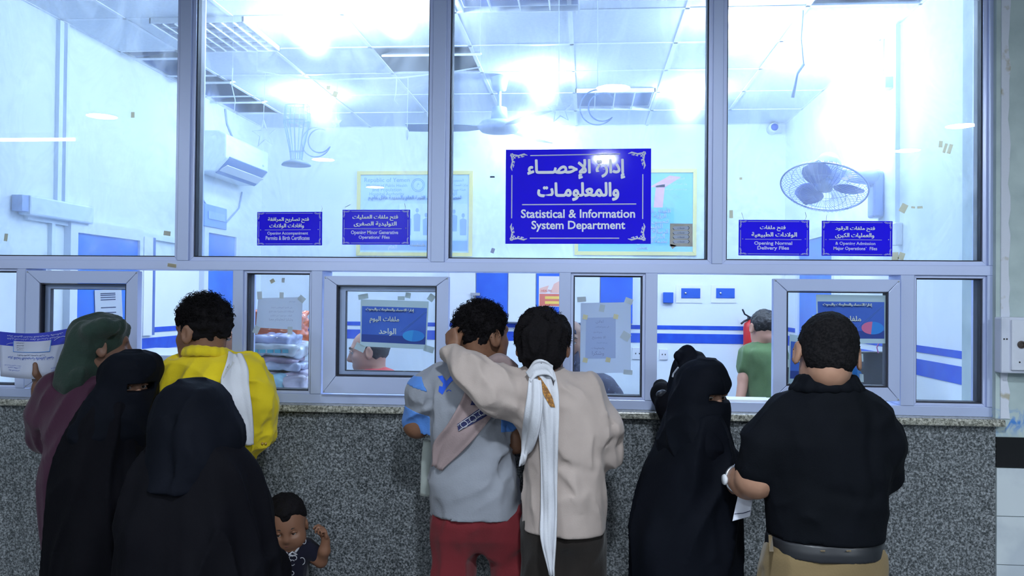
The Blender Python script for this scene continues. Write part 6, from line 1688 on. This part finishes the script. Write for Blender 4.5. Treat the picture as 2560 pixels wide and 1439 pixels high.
# ---- veiled women
ABA = cloth_mat('abaya_black', (.0045,.0045,.0065), (150,.12), .8, (.003,.003,.005), .0)
ABA2 = cloth_mat('veil_black', (.0045,.0055,.0095), (150,.12), .75, (.003,.004,.007), .0)
SK_F = mat('skin_olive', (.30,.155,.10), .5, noise=(30,(.26,.13,.085),.35,.65), spec=.35)
def niqab(P, c, fw, hood, rows, label, foot, pleat=(9,.012), up=(0,0,1), look=(0,-.3), s=.94, slit=(.006,.0145), veil_h=.24, creases=(), arms=(), band_out=.0):
    e = person(foot, label); A = frame(fw, up); c = np.asarray(c, float); g = lambda x, y, z: c+s*(x*A[0]+y*A[1]+z*A[2])
    fl = floor_px(P.D)
    B = Field(); head_field(B, c, fw, up, s, g(0,-.03,-.19), ears=False)
    z0 = rows[0][0]
    B.loft([P.row(r[0],r[1]+28,r[2]-28,max(.05,r[3]-.06)) for r in rows if r[0] < 1500], .03)
    for hw, fwd_, pl, sd in arms: hand_field(B, hw, fwd_, pl, .86, (.4,.45,.5,.55), (.5,.4), sd)
    x0 = (rows[-1][1]+rows[-1][2])/2
    for dx in (-45,45): B.chain([P(x0+dx,1300), P(x0+dx,fl-45)], [.07,.036], .02); shoe(e, P(x0+dx,fl-45), (A[1][0],A[1][1],0))
    body = B.build('body', SK_F, e, .005)
    face_parts(body, g, s, look, lid=mat('skin_olive'))
    H = Field()
    H.loft([P.row(*r) for r in hood]+[(q[0],q[1],q[2],q[3]+(.004 if i < 3 else -.03),q[4]+(.004 if i < 3 else -.03)) for i, q in enumerate(P.row(*r) for r in rows[:4])], .02)
    H.ell(g(0,-.012,.022), np.array((.083,.103,.095))*s, A, .02)
    H.ell(g(0,.050,.045), np.array((.070,.054+band_out,.038))*s, A, .02); H.ell(g(0,.056,-.055), np.array((.070,.078,.075))*s, A, .03)
    H.wrinkle(.004, 9, (1,1,.5), 12); H.folds(0.0119, 3.5, 15, (-.5,.1,1), 14)
    for pts, w, a in creases: H.crease(pts, w, a)
    sl0, sl1 = slit
    def keep(Q):
        q = (Q-c)@A.T/s
        inb = np.maximum(np.maximum(np.abs(q[:,0])-.062, np.abs(q[:,2]-(sl0+.12*np.abs(q[:,0])*0)-.0)-sl1), .02-q[:,1])
        return inb*s
    veil = H.build('veil', ABA2, e, .005, carve=keep)
    R = Field(); R.loft([P.row(*r) for r in rows]+[P.row(fl-25,rows[-1][1]-10,rows[-1][2]+12,rows[-1][3]+.02)], .03)
    cc = P(x0, 1200); R.pleats(cc, pleat[0], pleat[1], .3, cc[2]+.35); R.wrinkle(.010, 7, (1,1,.35), 13); R.folds(0.0238, 2.2, 11, (.18,0,1), 13)
    for hw, fwd_, pl, sd in arms: R.cap(P(x0,1110,-.02), hw-nrm(fwd_)*.03, .075, .055, .05)
    ab = R.build('abaya', ABA2 if s < .9 else ABA, e, .008)
    return e, veil, ab
P = Px(2.90)
niqab(P, P(309,964), [.86,-.50,-.02], ((878,318,352,.05),(882,300,372,.08),(895,285,388,.10),(915,275,393,.112),(938,268,390,.118),(965,257,386,.12)), ((1000,238,372,.13),(1030,222,380,.15),(1075,200,385,.17),(1130,176,392,.185),(1200,160,420,.2),(1300,150,445,.215),(1439,136,465,.225),(1700,128,480,.23)),
      'woman in black with only her eyes showing, right of the man in the green headcloth', P(300,950), look=(.5,-.2), s=.90, band_out=.002)
P = Px(2.96)
niqab(P, P(1754,976), [.58,-.80,-.22], ((899,1752,1790,.05),(906,1732,1803,.08),(922,1710,1814,.10),(945,1697,1816,.112),(975,1684,1808,.118),(1003,1672,1804,.12)), ((1030,1672,1806,.13),(1060,1660,1815,.15),(1100,1645,1826,.165),(1160,1622,1846,.18),(1250,1594,1850,.19),(1320,1576,1852,.20),(1439,1580,1856,.205),(1750,1572,1862,.21)),
      'woman in black with a face veil looking down, beside the man in the black polo', P(1715,950), (7,.006), look=(.4,-.8), s=.875, band_out=.004)
# the woman in front, seen from behind
def back_woman():
    P = Px(2.42); e = person(P(520,1000), 'woman in a black cloak and headscarf seen from behind, nearest the viewer at the left'); fl = floor_px(2.42)
    c = P(487,1050); B = Field(); head_field(B, c, [.25,1,-.12], (0,0,1), .86, c+np.array([0,-.02,-.17]), ears=False)
    B.loft([P.row(*r) for r in ((1150,420,560,.07),(1250,370,610,.10),(1439,370,640,.11))], .03)
    for x in (470,580): B.chain([P(x,1400), P(x,fl-45)], [.07,.036], .02); shoe(e, P(x,fl-45))
    B.build('body', SK_F, e, .007)
    H = Field(); H.loft([P.row(*r) for r in ((951,458,508,.05),(962,436,534,.085),(988,414,556,.110),(1030,401,571,.126),(1070,395,578,.134),(1110,389,584,.140),(1150,380,584,.150),(1200,378,582,.165))], .03)
    H.ell(P(570,1085,.02), (.035,.06,.05), None, .03)
    H.crease([P(572,1040,-.1),P(586,1080,-.06),P(586,1112,-.04)], .012, .012)
    for a, w, m_ in (([P(430,1050,-.13),P(420,1120,-.14),P(430,1190,-.15)],.014,-.008),([P(520,1010,-.1),P(540,1090,-.13),P(530,1190,-.15)],.016,-.007),([P(470,1080,-.14),P(480,1190,-.15)],.02,.006),([P(560,1060,-.1),P(556,1150,-.12)],.012,.006)): H.crease(a, w, m_)
    H.wrinkle(.006, 9, (1,1,.4), 14); H.folds(0.0170, 3, 14, (.12,0,1), 15)
    H.build('headscarf', ABA2, e, .006)
    R = Field(); R.loft([P.row(*r) for r in ((1085,420,556,.09),(1120,382,592,.13),(1150,356,616,.15),(1185,338,630,.165),(1240,324,646,.18),(1320,322,674,.20),(1439,322,700,.215),(1700,305,728,.23),(fl-25,290,745,.25))], .03)
    cc = P(510,1300); R.pleats(cc, 8, .012, .3, cc[2]+.2, 1.0); R.wrinkle(.010, 7, (1,1,.4), 15); R.folds(0.0238, 2.2, 11, (.25,0,1), 16)
    R.crease([P(540,1190,-.16),P(548,1300,-.2),P(556,1439,-.2)], .016, -.012); R.crease([P(600,1180,-.1),P(660,1300,-.1),P(690,1439,-.1)], .02, .010); R.crease([P(400,1200,-.16),P(395,1300,-.2),P(400,1439,-.2)], .018, -.010)
    R.build('cloak', ABA, e, .008)
back_woman()
# the woman leaning at the counter behind the veiled one
def leaning_woman():
    P = Px(3.22); e = person(P(1720,950), 'woman in black leaning to the window, mostly hidden behind the veiled woman at the right'); fl = floor_px(3.22)
    c = P(1732,952); B = Field(); head_field(B, c, [.45,.85,-.25], (0,0,1), .78, P(1725,990), ears=False)
    B.loft([P.row(*r) for r in ((990,1685,1780,.07),(1100,1690,1790,.08),(1439,1690,1790,.09))], .03)
    for x in (1705,1765): B.chain([P(x,1400), P(x,fl-45)], [.07,.036], .02); shoe(e, P(x,fl-45))
    B.build('body', SK_F, e, .007)
    H = Field(); H.loft([P.row(*r) for r in ((884,1708,1742,.04),(893,1698,1754,.075),(912,1690,1766,.095),(938,1684,1774,.105),(965,1672,1780,.11),(1000,1660,1786,.12))], .02)
    H.ell(c+np.array([0,0,.012]), (.078,.086,.086), frame([.45,.85,-.25]), .02)
    H.chain([P(1697,890,-.06), P(1718,881,-.03), P(1744,893,.0)], [.016,.02,.016], .02); H.crease([P(1690,930,-.1),P(1680,965,-.1)], .01, -.006)
    H.wrinkle(.006, 11, (1,1,.5), 16); H.folds(0.0119, 4, 16, (-.4,0,1), 17); h = H.build('headscarf', ABA2, e, .006)
    t = bvh(h); mb = MB(); thread(mb, t, [(1696,918),(1690,926),(1684,934),(1682,942)], .004, .002); mb.build('pale_strap', mat('strap_pale', (.4,.44,.52), .5), e)
    MB().tube([P(1720,884,.0), P(1722,871,-.01)], [.009,.006], 8).build('hair_pin', M_BLACK, e)
    R = Field(); R.loft([P.row(*r) for r in ((980,1672,1786,.11),(1020,1652,1798,.13),(1100,1648,1802,.14),(1250,1644,1806,.15),(1439,1640,1810,.16),(fl-25,1630,1818,.17))], .03)
    R.chain([P(1668,1010,.0), P(1655,985,.08), P(1652,968,.18)], [.05,.036,.032], .04); R.wrinkle(.01, 8, (1,1,.4), 17)
    R.build('abaya', ABA, e, .008)
    o = Field(); o.ell(P(1656,985,-.01), (.022,.02,.018)); o.wrinkle(.006, 60)
    ob = o.build('net_pouch', mat('pouch_dark', (.02,.022,.03), .4), None, .003); tag(ob, 'small dark net pouch at the sill beside the leaning woman', 'pouch')
leaning_woman()

# ---- man in the black polo
def polo_man():
    P = Px(2.66); e = person(P(2070,950), 'man in a black polo shirt and khaki trousers with his back turned, at the right'); fl = floor_px(2.66)
    c = P(2068,884); fw = nrm([.02,.93,-.36]); up = (.09,0,1)
    S_ = Field(); S_.hem = P(2060,1340)[2]; S_.loft([P.row(*r) for r in ((955,2010,2130,.062),(972,1985,2155,.088),(995,1956,2178,.105),(1035,1922,2208,.122),(1100,1908,2218,.132),(1180,1920,2216,.132),(1260,1917,2208,.134),(1336,1915,2206,.140))], .03)
    S_.chain([P(1970,1048), P(1918,1110,-.01), P(1895,1168,-.01)], [.080,.073,.064], .03)
    S_.chain([P(2162,1046), P(2195,1105,.02), P(2199,1178,.04)], [.080,.07,.062], .03)
    za, zb = P(1866,1143), P(1926,1208)
    nv = np.array([-(zb-za)[2],0,(zb-za)[0]]); nv = nrm(nv)
    for pts, w, a in (([P(1935,1010,-.1),P(1925,1100,-.1),P(1938,1200,-.1)],.02,-.010),([P(2190,1030,-.1),P(2175,1120,-.12),P(2185,1230,-.1)],.02,-.009),([P(1960,1180,-.13),P(2060,1230,-.14),P(2180,1250,-.12)],.02,-.006),([P(1930,1280,-.13),P(2040,1300,-.14)],.016,.006)): S_.crease(pts, w, a)
    S_.wrinkle(.008, 7, (1,1,.5), 18); S_.folds(.0105, 4, 14, (.8,0,.5), 10); S_.folds(.007, 5, 17, (-.5,0,1), 11)
    B = Field(); head_field(B, c, fw, up, 1.03, P(2070,965), w=1.02)
    B.loft([P.row(*r) for r in ((975,2012,2126,.06),(1000,1992,2146,.075),(1050,1950,2184,.095),(1180,1945,2190,.105),(1348,1935,2190,.11))], .03)
    el = P(1889,1196,-.01); wr_ = P(1838,1196,.12)
    B.chain([P(1978,1062), P(1916,1112,-.01), el], [.046,.052,.056], .02); B.chain([el, P(1868,1203,.05), wr_], [.055,.050,.033], .02)
    hand_field(B, wr_, [.15,.95,-.05], [.75,.1,-.6], 1.0, (.45,.5,.55,.6), (.5,.5), -1)
    e2 = P(2200,1190,.05); B.chain([P(2154,1060), P(2195,1108,.02), e2, P(2160,1195,.30)], [.055,.052,.05,.032], .02)
    hand_field(B, P(2160,1195,.30), [-.3,.9,.2], [0,0,-1], 1.0, (.4,.45,.5,.5), (.5,.3), -1)
    Lg = [(1985,1450,0,.085),(1985,1650,.02,.055),(1980,fl-45,.0,.038)]; Rg = [(2130,1450,0,.085),(2135,1650,.02,.055),(2135,fl-45,0,.038)]
    for leg in (Lg, Rg): B.chain([P(*q[:3]) for q in leg], [q[3]*.9 for q in leg], .02)
    body = B.build('body', SK_M, e, .0055)
    sh = S_.build('polo_shirt', cloth_mat('polo_black', (.005,.006,.009), (260,.2), .8, (.004,.005,.007), .0), e, .0065)
    C = Field(); cc = P(2066,958)
    ring = [cc+np.array([.082*math.cos(a),.070*math.sin(a),.010*math.sin(a)*-1-.010*math.cos(a)*0]) for a in np.linspace(0,2*math.pi,17)]
    C.chain(ring, [.013]*17, .01); C.chain([q*1.0+np.array([0,0,-.020])+(q-cc)*.16 for q in ring], [.012]*17, .016); C.chain([q+np.array([0,0,.014])-(q-cc)*.06 for q in ring], [.009]*17, .014)
    C.build('collar', MATS['polo_black'], sh, .005)
    H = Field(); A = frame(fw, up); u, f = A[2], A[1]
    H.ell(c+u*.027-f*.012, np.array((.0835,.104,.092))*1.03, A); H.ell(c-u*.035-f*.045, (.068,.056,.05), A, .03); H.cut(c+f*.055-u*.015, f*.80-u*.60, .015)
    H.cut(c-u*.080-f*.07, -u*.95-f*.2, .01)
    for s in (-1,1): H.ell(c+A[0]*s*.092+f*.012-u*.025, (.026,.034,.048), A, .01, True)
    H.wrinkle(.004, 70, (1,1,1), 19)
    hs = mat('hair_short', (.012,.011,.012), .9, noise=(140,(.005,.005,.006),.4,.6), bump=(160,.5), spec=.1)
    h = H.build('hair', hs, e, .004)
    curls('hair_stubble', c+u*.027-f*.012, fw, up, (.086,.107,.095), 1500, .011, .0008, hs, h, .2, .001, zmin=-.55, cone=lambda v: v[1]*.8-v[2]*.5 < .40, seed=15, out=.8)
    T = legs_field(P, ((1358,1920,2200,.130),(1378,1912,2206,.140),(1439,1898,2212,.15),(1490,1900,2212,.145)), [(1980,1500,0,.098),(1985,1650,.02,.076),(1980,fl-30,0,.066)], [(2135,1500,0,.098),(2138,1650,.02,.076),(2135,fl-30,0,.066)])
    T.crease([P(2055,1385,-.16),P(2058,1439,-.16),P(2058,1500,-.14)], .008, -.006); T.crease([P(1925,1418,-.15),P(1970,1428,-.17),P(2020,1420,-.17)], .007, -.005)
    T.wrinkle(.009, 9, (1,1,.6), 20); T.folds(0.0136, 5, 15, (.9,0,.3), 12)
    kh = cloth_mat('trousers_khaki', (.19,.135,.065)); T.build('trousers', kh, e, .008)
    for q in (Lg[-1], Rg[-1]): shoe(e, P(q[0],q[1]))
    Bt = Field(); Bt.loft([P.row(1334,1917,2205,.134),P.row(1355,1915,2206,.142),P.row(1375,1914,2207,.144)], .0, tops=False)
    b = Bt.build('belt', mat('belt_black', (.012,.013,.017), .4), e, .005)
    tb = bvh(b); mb = MB()
    for x in (1926,2054,2119): mb.plate([hit(tb,x-5,1336,.002,2.52), hit(tb,x+6,1336,.002,2.52), hit(tb,x+8,1377,.006,2.52), hit(tb,x-3,1377,.006,2.52)], (0,-1,0), .004)
    mb.build('belt_loop', kh, b)
    w_ = nrm(wr_-el); wc = P(1845,1197,.10)
    a1 = nrm(np.cross(w_, [0,0,1])); a2 = np.cross(w_, a1)
    mb = MB(); mb.tube([wc+.040*(math.cos(t)*a1+math.sin(t)*a2) for t in np.linspace(0,2*math.pi,25)], .0055, 8, False); wt = mb.build('wristwatch', mat('watch_steel', (.55,.56,.6), .25, .8), body, True)
    MB().lathe([(.015,0),(.017,.004),(.015,.009),(.001,.010)], wc-a1*.040 if a1[0] > 0 else wc+a1*.040, -a1 if a1[0] > 0 else a1, 18).build('watch_case', mat('watch_face', (.75,.76,.8), .2), wt, True)
    # folded papers in his hand
    o = tag(empty('paper_slips', P(1850,1230,.22)), 'folded white slips held by the man in the black polo', 'papers')
    D = .105
    strip('sheet', [(P(1846,1150,D),P(1862,1156,D)),(P(1842,1180,D),P(1868,1185,D)),(P(1845,1232,D),P(1884,1228,D)),(P(1838,1268,D-.02),P(1880,1262,D-.02)),(P(1831,1302,D-.03),P(1876,1290,D-.03))], mat('slip_white', (.68,.70,.80), .8), o, .0012, .6, .003, seed=3)
    strip('corner_fold', [(P(1836,1160,D-.01),P(1848,1150,D-.01)),(P(1838,1176,D-.01),P(1858,1172,D-.01))], mat('slip_blue', (.45,.55,.85), .8), o, .0012, .4, .002, seed=4)
    mb = MB(); mb.tube([P(1836,1284,D-.035), P(1858,1282,D-.035), P(1876,1276,D-.035)], .0012, 4); mb.build('printed_line', M_INK, o)
polo_man()

# ---- toddler by the wall
def toddler():
    P = Px(3.24); e = person(P(735,1439), 'toddler in a dark embroidered dress standing against the granite wall, one hand raised'); fl = floor_px(3.24)
    c = P(714,1308); fw = nrm([.34,-.90,-.20]); up = (-.08,0,1); s = .88; sk = mat('skin_toddler', (.21,.10,.06), .5, noise=(30,(.21,.10,.06),.35,.65), spec=.35)
    B = Field(); g = head_field(B, c, fw, up, s, P(728,1365,.01), child=True)
    0 and B.ell(g(.038,.045,-.052), np.array((.040,.040,.040))*s, None, .03); B.ell(g(-.038,.045,-.052), np.array((.034,.034,.036))*s, None, .03)
    B.loft([P.row(*r) for r in ((1362,712,755,.03),(1380,700,772,.05),(1440,700,762,.06),(1600,690,775,.065))], .02)
    el = P(802,1402,-.01); wr_ = P(814,1350,-.035)
    B.chain([P(772,1364), P(786,1392,-.01), el], [.024,.022,.0225], .012); B.chain([el, P(811,1376,-.03), wr_], [.0235,.021,.016], .012)
    hand_field(B, wr_, [-.05,-.25,1], [-.75,-.6,-.1], .52, (.55,.75,.9,1.0), (.7,.5), 1, k=.004)
    el2 = P(684,1410,.0); B.chain([P(700,1368), el2, P(690,1450,-.06)], [.026,.026,.019], .012); hand_field(B, P(690,1450,-.06), [.2,-.4,-.8], [.6,-.3,.2], .52, (.4,.5,.6,.7), (.5,.4), 1)
    for x in (712,752): B.chain([P(x,1600), P(x,1700), P(x,fl-30)], [.045,.036,.026], .015)
    for x in (712,752):
        f = Field(); a = P(x,fl-14); f.cap(a+[0,.02,0], a+[0,-.06,-.006], .026, .022, .01); f.cut((0,0,.003),(0,0,-1)); f.build('shoe', LEATHER, e, .005)
    body = B.build('body', sk, e, .0042)
    face_parts(body, g, s, (.2,.1), white=(.55,.53,.5), brow=(.02,.014,.012), lid=sk, dz=-.014, big=1.08, thin=.6)
    mb = MB(); mb.tube([g(-.017,.0845,-.0625), g(-.007,.0905,-.061), g(0,.0905,-.0625), g(.007,.0905,-.061), g(.017,.0845,-.0625)], [.002*s,.004*s,.0042*s,.004*s,.002*s], 6); mb.build('lips', mat('lips', (.17,.06,.05), .4), body, True)
    H = Field(); A = frame(fw, up); u, f = A[2], A[1]
    H.ell(c+s*(u*.032-f*.014), np.array((.091,.106,.096))*s, A); H.cut(c+s*(f*.055+u*.058), f*.72-u*.70, .012); H.ell(c+s*(u*.064+f*.070), np.array((.022,.02,.026))*s, A, .02); H.ell(c+s*(A[0]*.076+u*.06-f*.01), np.array((.024,.03,.026))*s, A, .02)
    for q in (-1,1): H.ell(c+s*(A[0]*q*.088+f*.01-u*.02), np.array((.026,.036,.045))*s, A, .01, True)
    H.wrinkle(.005, 70, (1,1,1), 21); H.build('hair', HAIR, e, .004)
    D_ = Field(); D_.loft([P.row(*r) for r in ((1366,706,764,.04),(1376,694,778,.058),(1400,692,772,.066),(1439,690,768,.070),(1520,680,778,.085),(1640,664,796,.105))], .02)
    D_.chain([P(766,1368), P(790,1386,-.005)], [.038,.034], .02); D_.chain([P(702,1368), P(684,1392,.0)], [.038,.034], .02)
    D_.pleats(P(730,1500), 10, .006, .3, .62); D_.wrinkle(.005, 14, (1,1,.6), 22)
    d = D_.build('dress', cloth_mat('dress_navy', (.010,.010,.020)), e, .005)
    t = bvh(d); wm = mat('embroidery_silver', (.42,.42,.46), .4); mb = MB()
    for pts in ([(708,1366),(712,1376),(718,1384)],[(762,1345),(750,1360),(744,1372),(738,1380)],[(722,1386),(731,1379),(742,1386),(731,1389),(722,1386)]): thread(mb, t, pts, .004, .002)
    for (x, y, r0, r1, q0, q1) in ((711,1395,7,9,-1.2,1.9),(728,1394,5,5,1.6,4.8),(737,1394,5,5,-1.8,1.6),(731,1406,6,7,.5,5.6),(755,1402,7,9,-2.2,1.4),(760,1352,5,7,-1.5,2.2),(730,1432,5,5,0,6.28),(714,1372,4,6,0,6.28)):
        thread(mb, t, [(x+r0*math.cos(a), y+r1*math.sin(a)) for a in np.linspace(q0,q1,9)], .0016, .002)
    mb.build('embroidery', wm, d)
toddler()

# ---- clerks behind the glass
def low_legs(P, e, x0, x1, y):
    T = Field(); fl = floor_px(P.D)
    for x in (x0, x1): T.chain([P(x,y), P(x,(y+fl)/2), P(x,fl-18)], [.10,.075,.06], .03); shoe(e, P(x,fl-18))
    T.build('trousers', cloth_mat('trousers_dark'), e, .012)
def clerk(D, foot, label, c_px, fw, rows, shirt, skin, hair_col, s=1.0, hair='short', neck=None, legs=True, grey=False):
    P = Px(D); e = person(P(*foot), label); c = P(*c_px); A = frame(fw); u, f = A[2], A[1]
    B = Field(); g = head_field(B, c, fw, (0,0,1), s, P(*neck))
    B.loft([P.row(r[0],r[1]+5,r[2]-5,max(.04,r[3]-.02)) for r in rows], .03)
    body = B.build('body', skin, e, .0055)
    face_parts(body, g, s, lid=skin, brow=hair_col)
    S_ = Field(); S_.loft([P.row(*r) for r in rows], .03)
    H = Field(); hm = mat('hair_'+label[:18], hair_col, .6, bump=(90,.5))
    if hair == 'short':
        H.ell(c+s*(u*.026-f*.014), np.array((.083,.103,.092))*s, A); H.cut(c+s*(f*.055-u*.0), f*.78-u*.62, .015)
    else:
        H.ell(c+s*(u*.014-f*.020), np.array((.084,.100,.088))*s, A); H.cut(c+s*(f*.00-u*.0), f*.86-u*.40, .015); H.cut(c+s*(u*.075), u, .02)
    for q in (-1,1): H.ell(c+s*(A[0]*q*.088+f*.012-u*.025), np.array((.028,.036,.048))*s, A, .01, True)
    H.wrinkle(.006, 60, (1,1,1), 23); H.build('hair', hm, e, .005)
    S_.wrinkle(.007, 10, (1,1,.6), 24); S_.folds(0.0136, 4, 14, (.3,0,1), 18)
    return P, e, S_, B, body
P, e, S_, B, body = clerk(4.02, (577,960), 'grey haired clerk facing the window behind the man in yellow', (578,842), [-.12,-1,-.10], ((898,555,600,.06),(912,530,628,.09),(935,505,652,.12),(990,500,658,.12),(1190,500,660,.12)), None, mat('skin_clerk', (.50,.27,.19), .5), (.42,.44,.50), 1.0, 'short', (578,900))
S_.build('shirt', cloth_mat('shirt_pale', (.45,.50,.60)), e, .008)
P, e, S_, B, body = clerk(4.62, (935,960), 'balding clerk in a coral shirt seen from the side, below the blue notice', (921,876), [-.97,-.18,-.16], ((916,905,958,.06),(924,895,985,.09),(940,885,1004,.12),(1000,880,1012,.13),(1160,880,1012,.13)), None, mat('skin_clerk'), (.02,.02,.024), 1.0, 'bald', (935,915))
S_.build('shirt', cloth_mat('shirt_coral', (.72,.10,.10)), e, .008)
low_legs(P, e, 925, 965, 1140)
P, e, S_, B, body = clerk(5.9, (1907,960), 'man in a green polo shirt with his back to the window, beside the fire extinguisher', (1908,817), [-.25,1,-.12], ((852,1890,1926,.055),(862,1872,1944,.075),(874,1860,1956,.10),(900,1862,1958,.115),(950,1868,1954,.11),(1040,1868,1954,.12)), None, mat('skin_clerk'), (.012,.011,.012), 1.0, 'short', (1908,856))
el = P(1860,935,.0); S_.chain([P(1872,885), P(1864,918)], [.062,.058], .03); S_.chain([P(1946,885), P(1954,918)], [.062,.058], .03)
S_.build('polo_shirt', cloth_mat('polo_green', (.10,.17,.075)), e, .008)
R = Field(); R.chain([P(1868,900), P(1860,945,-.01), P(1850,1000,-.05)], [.042,.040,.03], .02); hand_field(R, P(1849,1002,-.05), [-.1,-.3,-1], [1,-.2,0], .95, (.3,.35,.4,.45), (.4,.2), 1)
R.chain([P(1950,900), P(1958,945,-.01), P(1960,1000,-.05)], [.042,.040,.03], .02); hand_field(R, P(1960,1002,-.05), [.1,-.3,-1], [-1,-.2,0], .95, (.3,.35,.4,.45), (.4,.2), -1)
R.build('arms', mat('skin_clerk'), body, .006)
T = Field(); T.loft([P.row(1030,1868,1954,.12),P.row(1090,1864,1958,.125)], .02)
for x in (1888,1936): T.chain([P(x,1080), P(x,1330)], [.085,.06], .03)
T.build('trousers', cloth_mat('trousers_dark'), e, .01)
for x in (1888,1936): shoe(e, P(x,floor_px(5.9)-20))
# seated woman in a dark speckled cloak
P = Px(4.40); e = person(P(1450,960), 'woman in a dark speckled cloak seated inside, half hidden by the long taped notice')
SP = mat('cloak_speckled', (.010,.013,.045), .8, noise=(46,(.16,.19,.36),.30,.38))
c = P(1424,852); B = Field(); g = head_field(B, c, [-.1,-1,-.1], (0,0,1), .95, P(1424,905), ears=False); B.loft([P.row(920,1400,1460,.06),P.row(980,1400,1530,.09),P.row(1140,1400,1540,.1)], .03); b = B.build('body', SK_F, e, .006); face_parts(b, g, .95, lid=SK_F)
H = Field(); H.loft([P.row(*r) for r in ((812,1412,1436,.05),(824,1400,1446,.09),(850,1396,1451,.11),(885,1394,1452,.12),(912,1392,1453,.12))], .02); H.ell(g(0,.09,-.005), (.052,.05,.07), frame([-.1,-1,-.1]), .01, True); H.build('headscarf', SP, e, .006)
R = Field(); R.loft([P.row(*r) for r in ((905,1392,1456,.10),(925,1386,1492,.13),(940,1382,1532,.15),(975,1378,1560,.17),(1060,1372,1580,.2),(1200,1370,1590,.2))], .02); R.wrinkle(.012, 9, (1,1,.6), 25); R.build('cloak', SP, e, .008); low_legs(P, e, 1440, 1490, 1150)
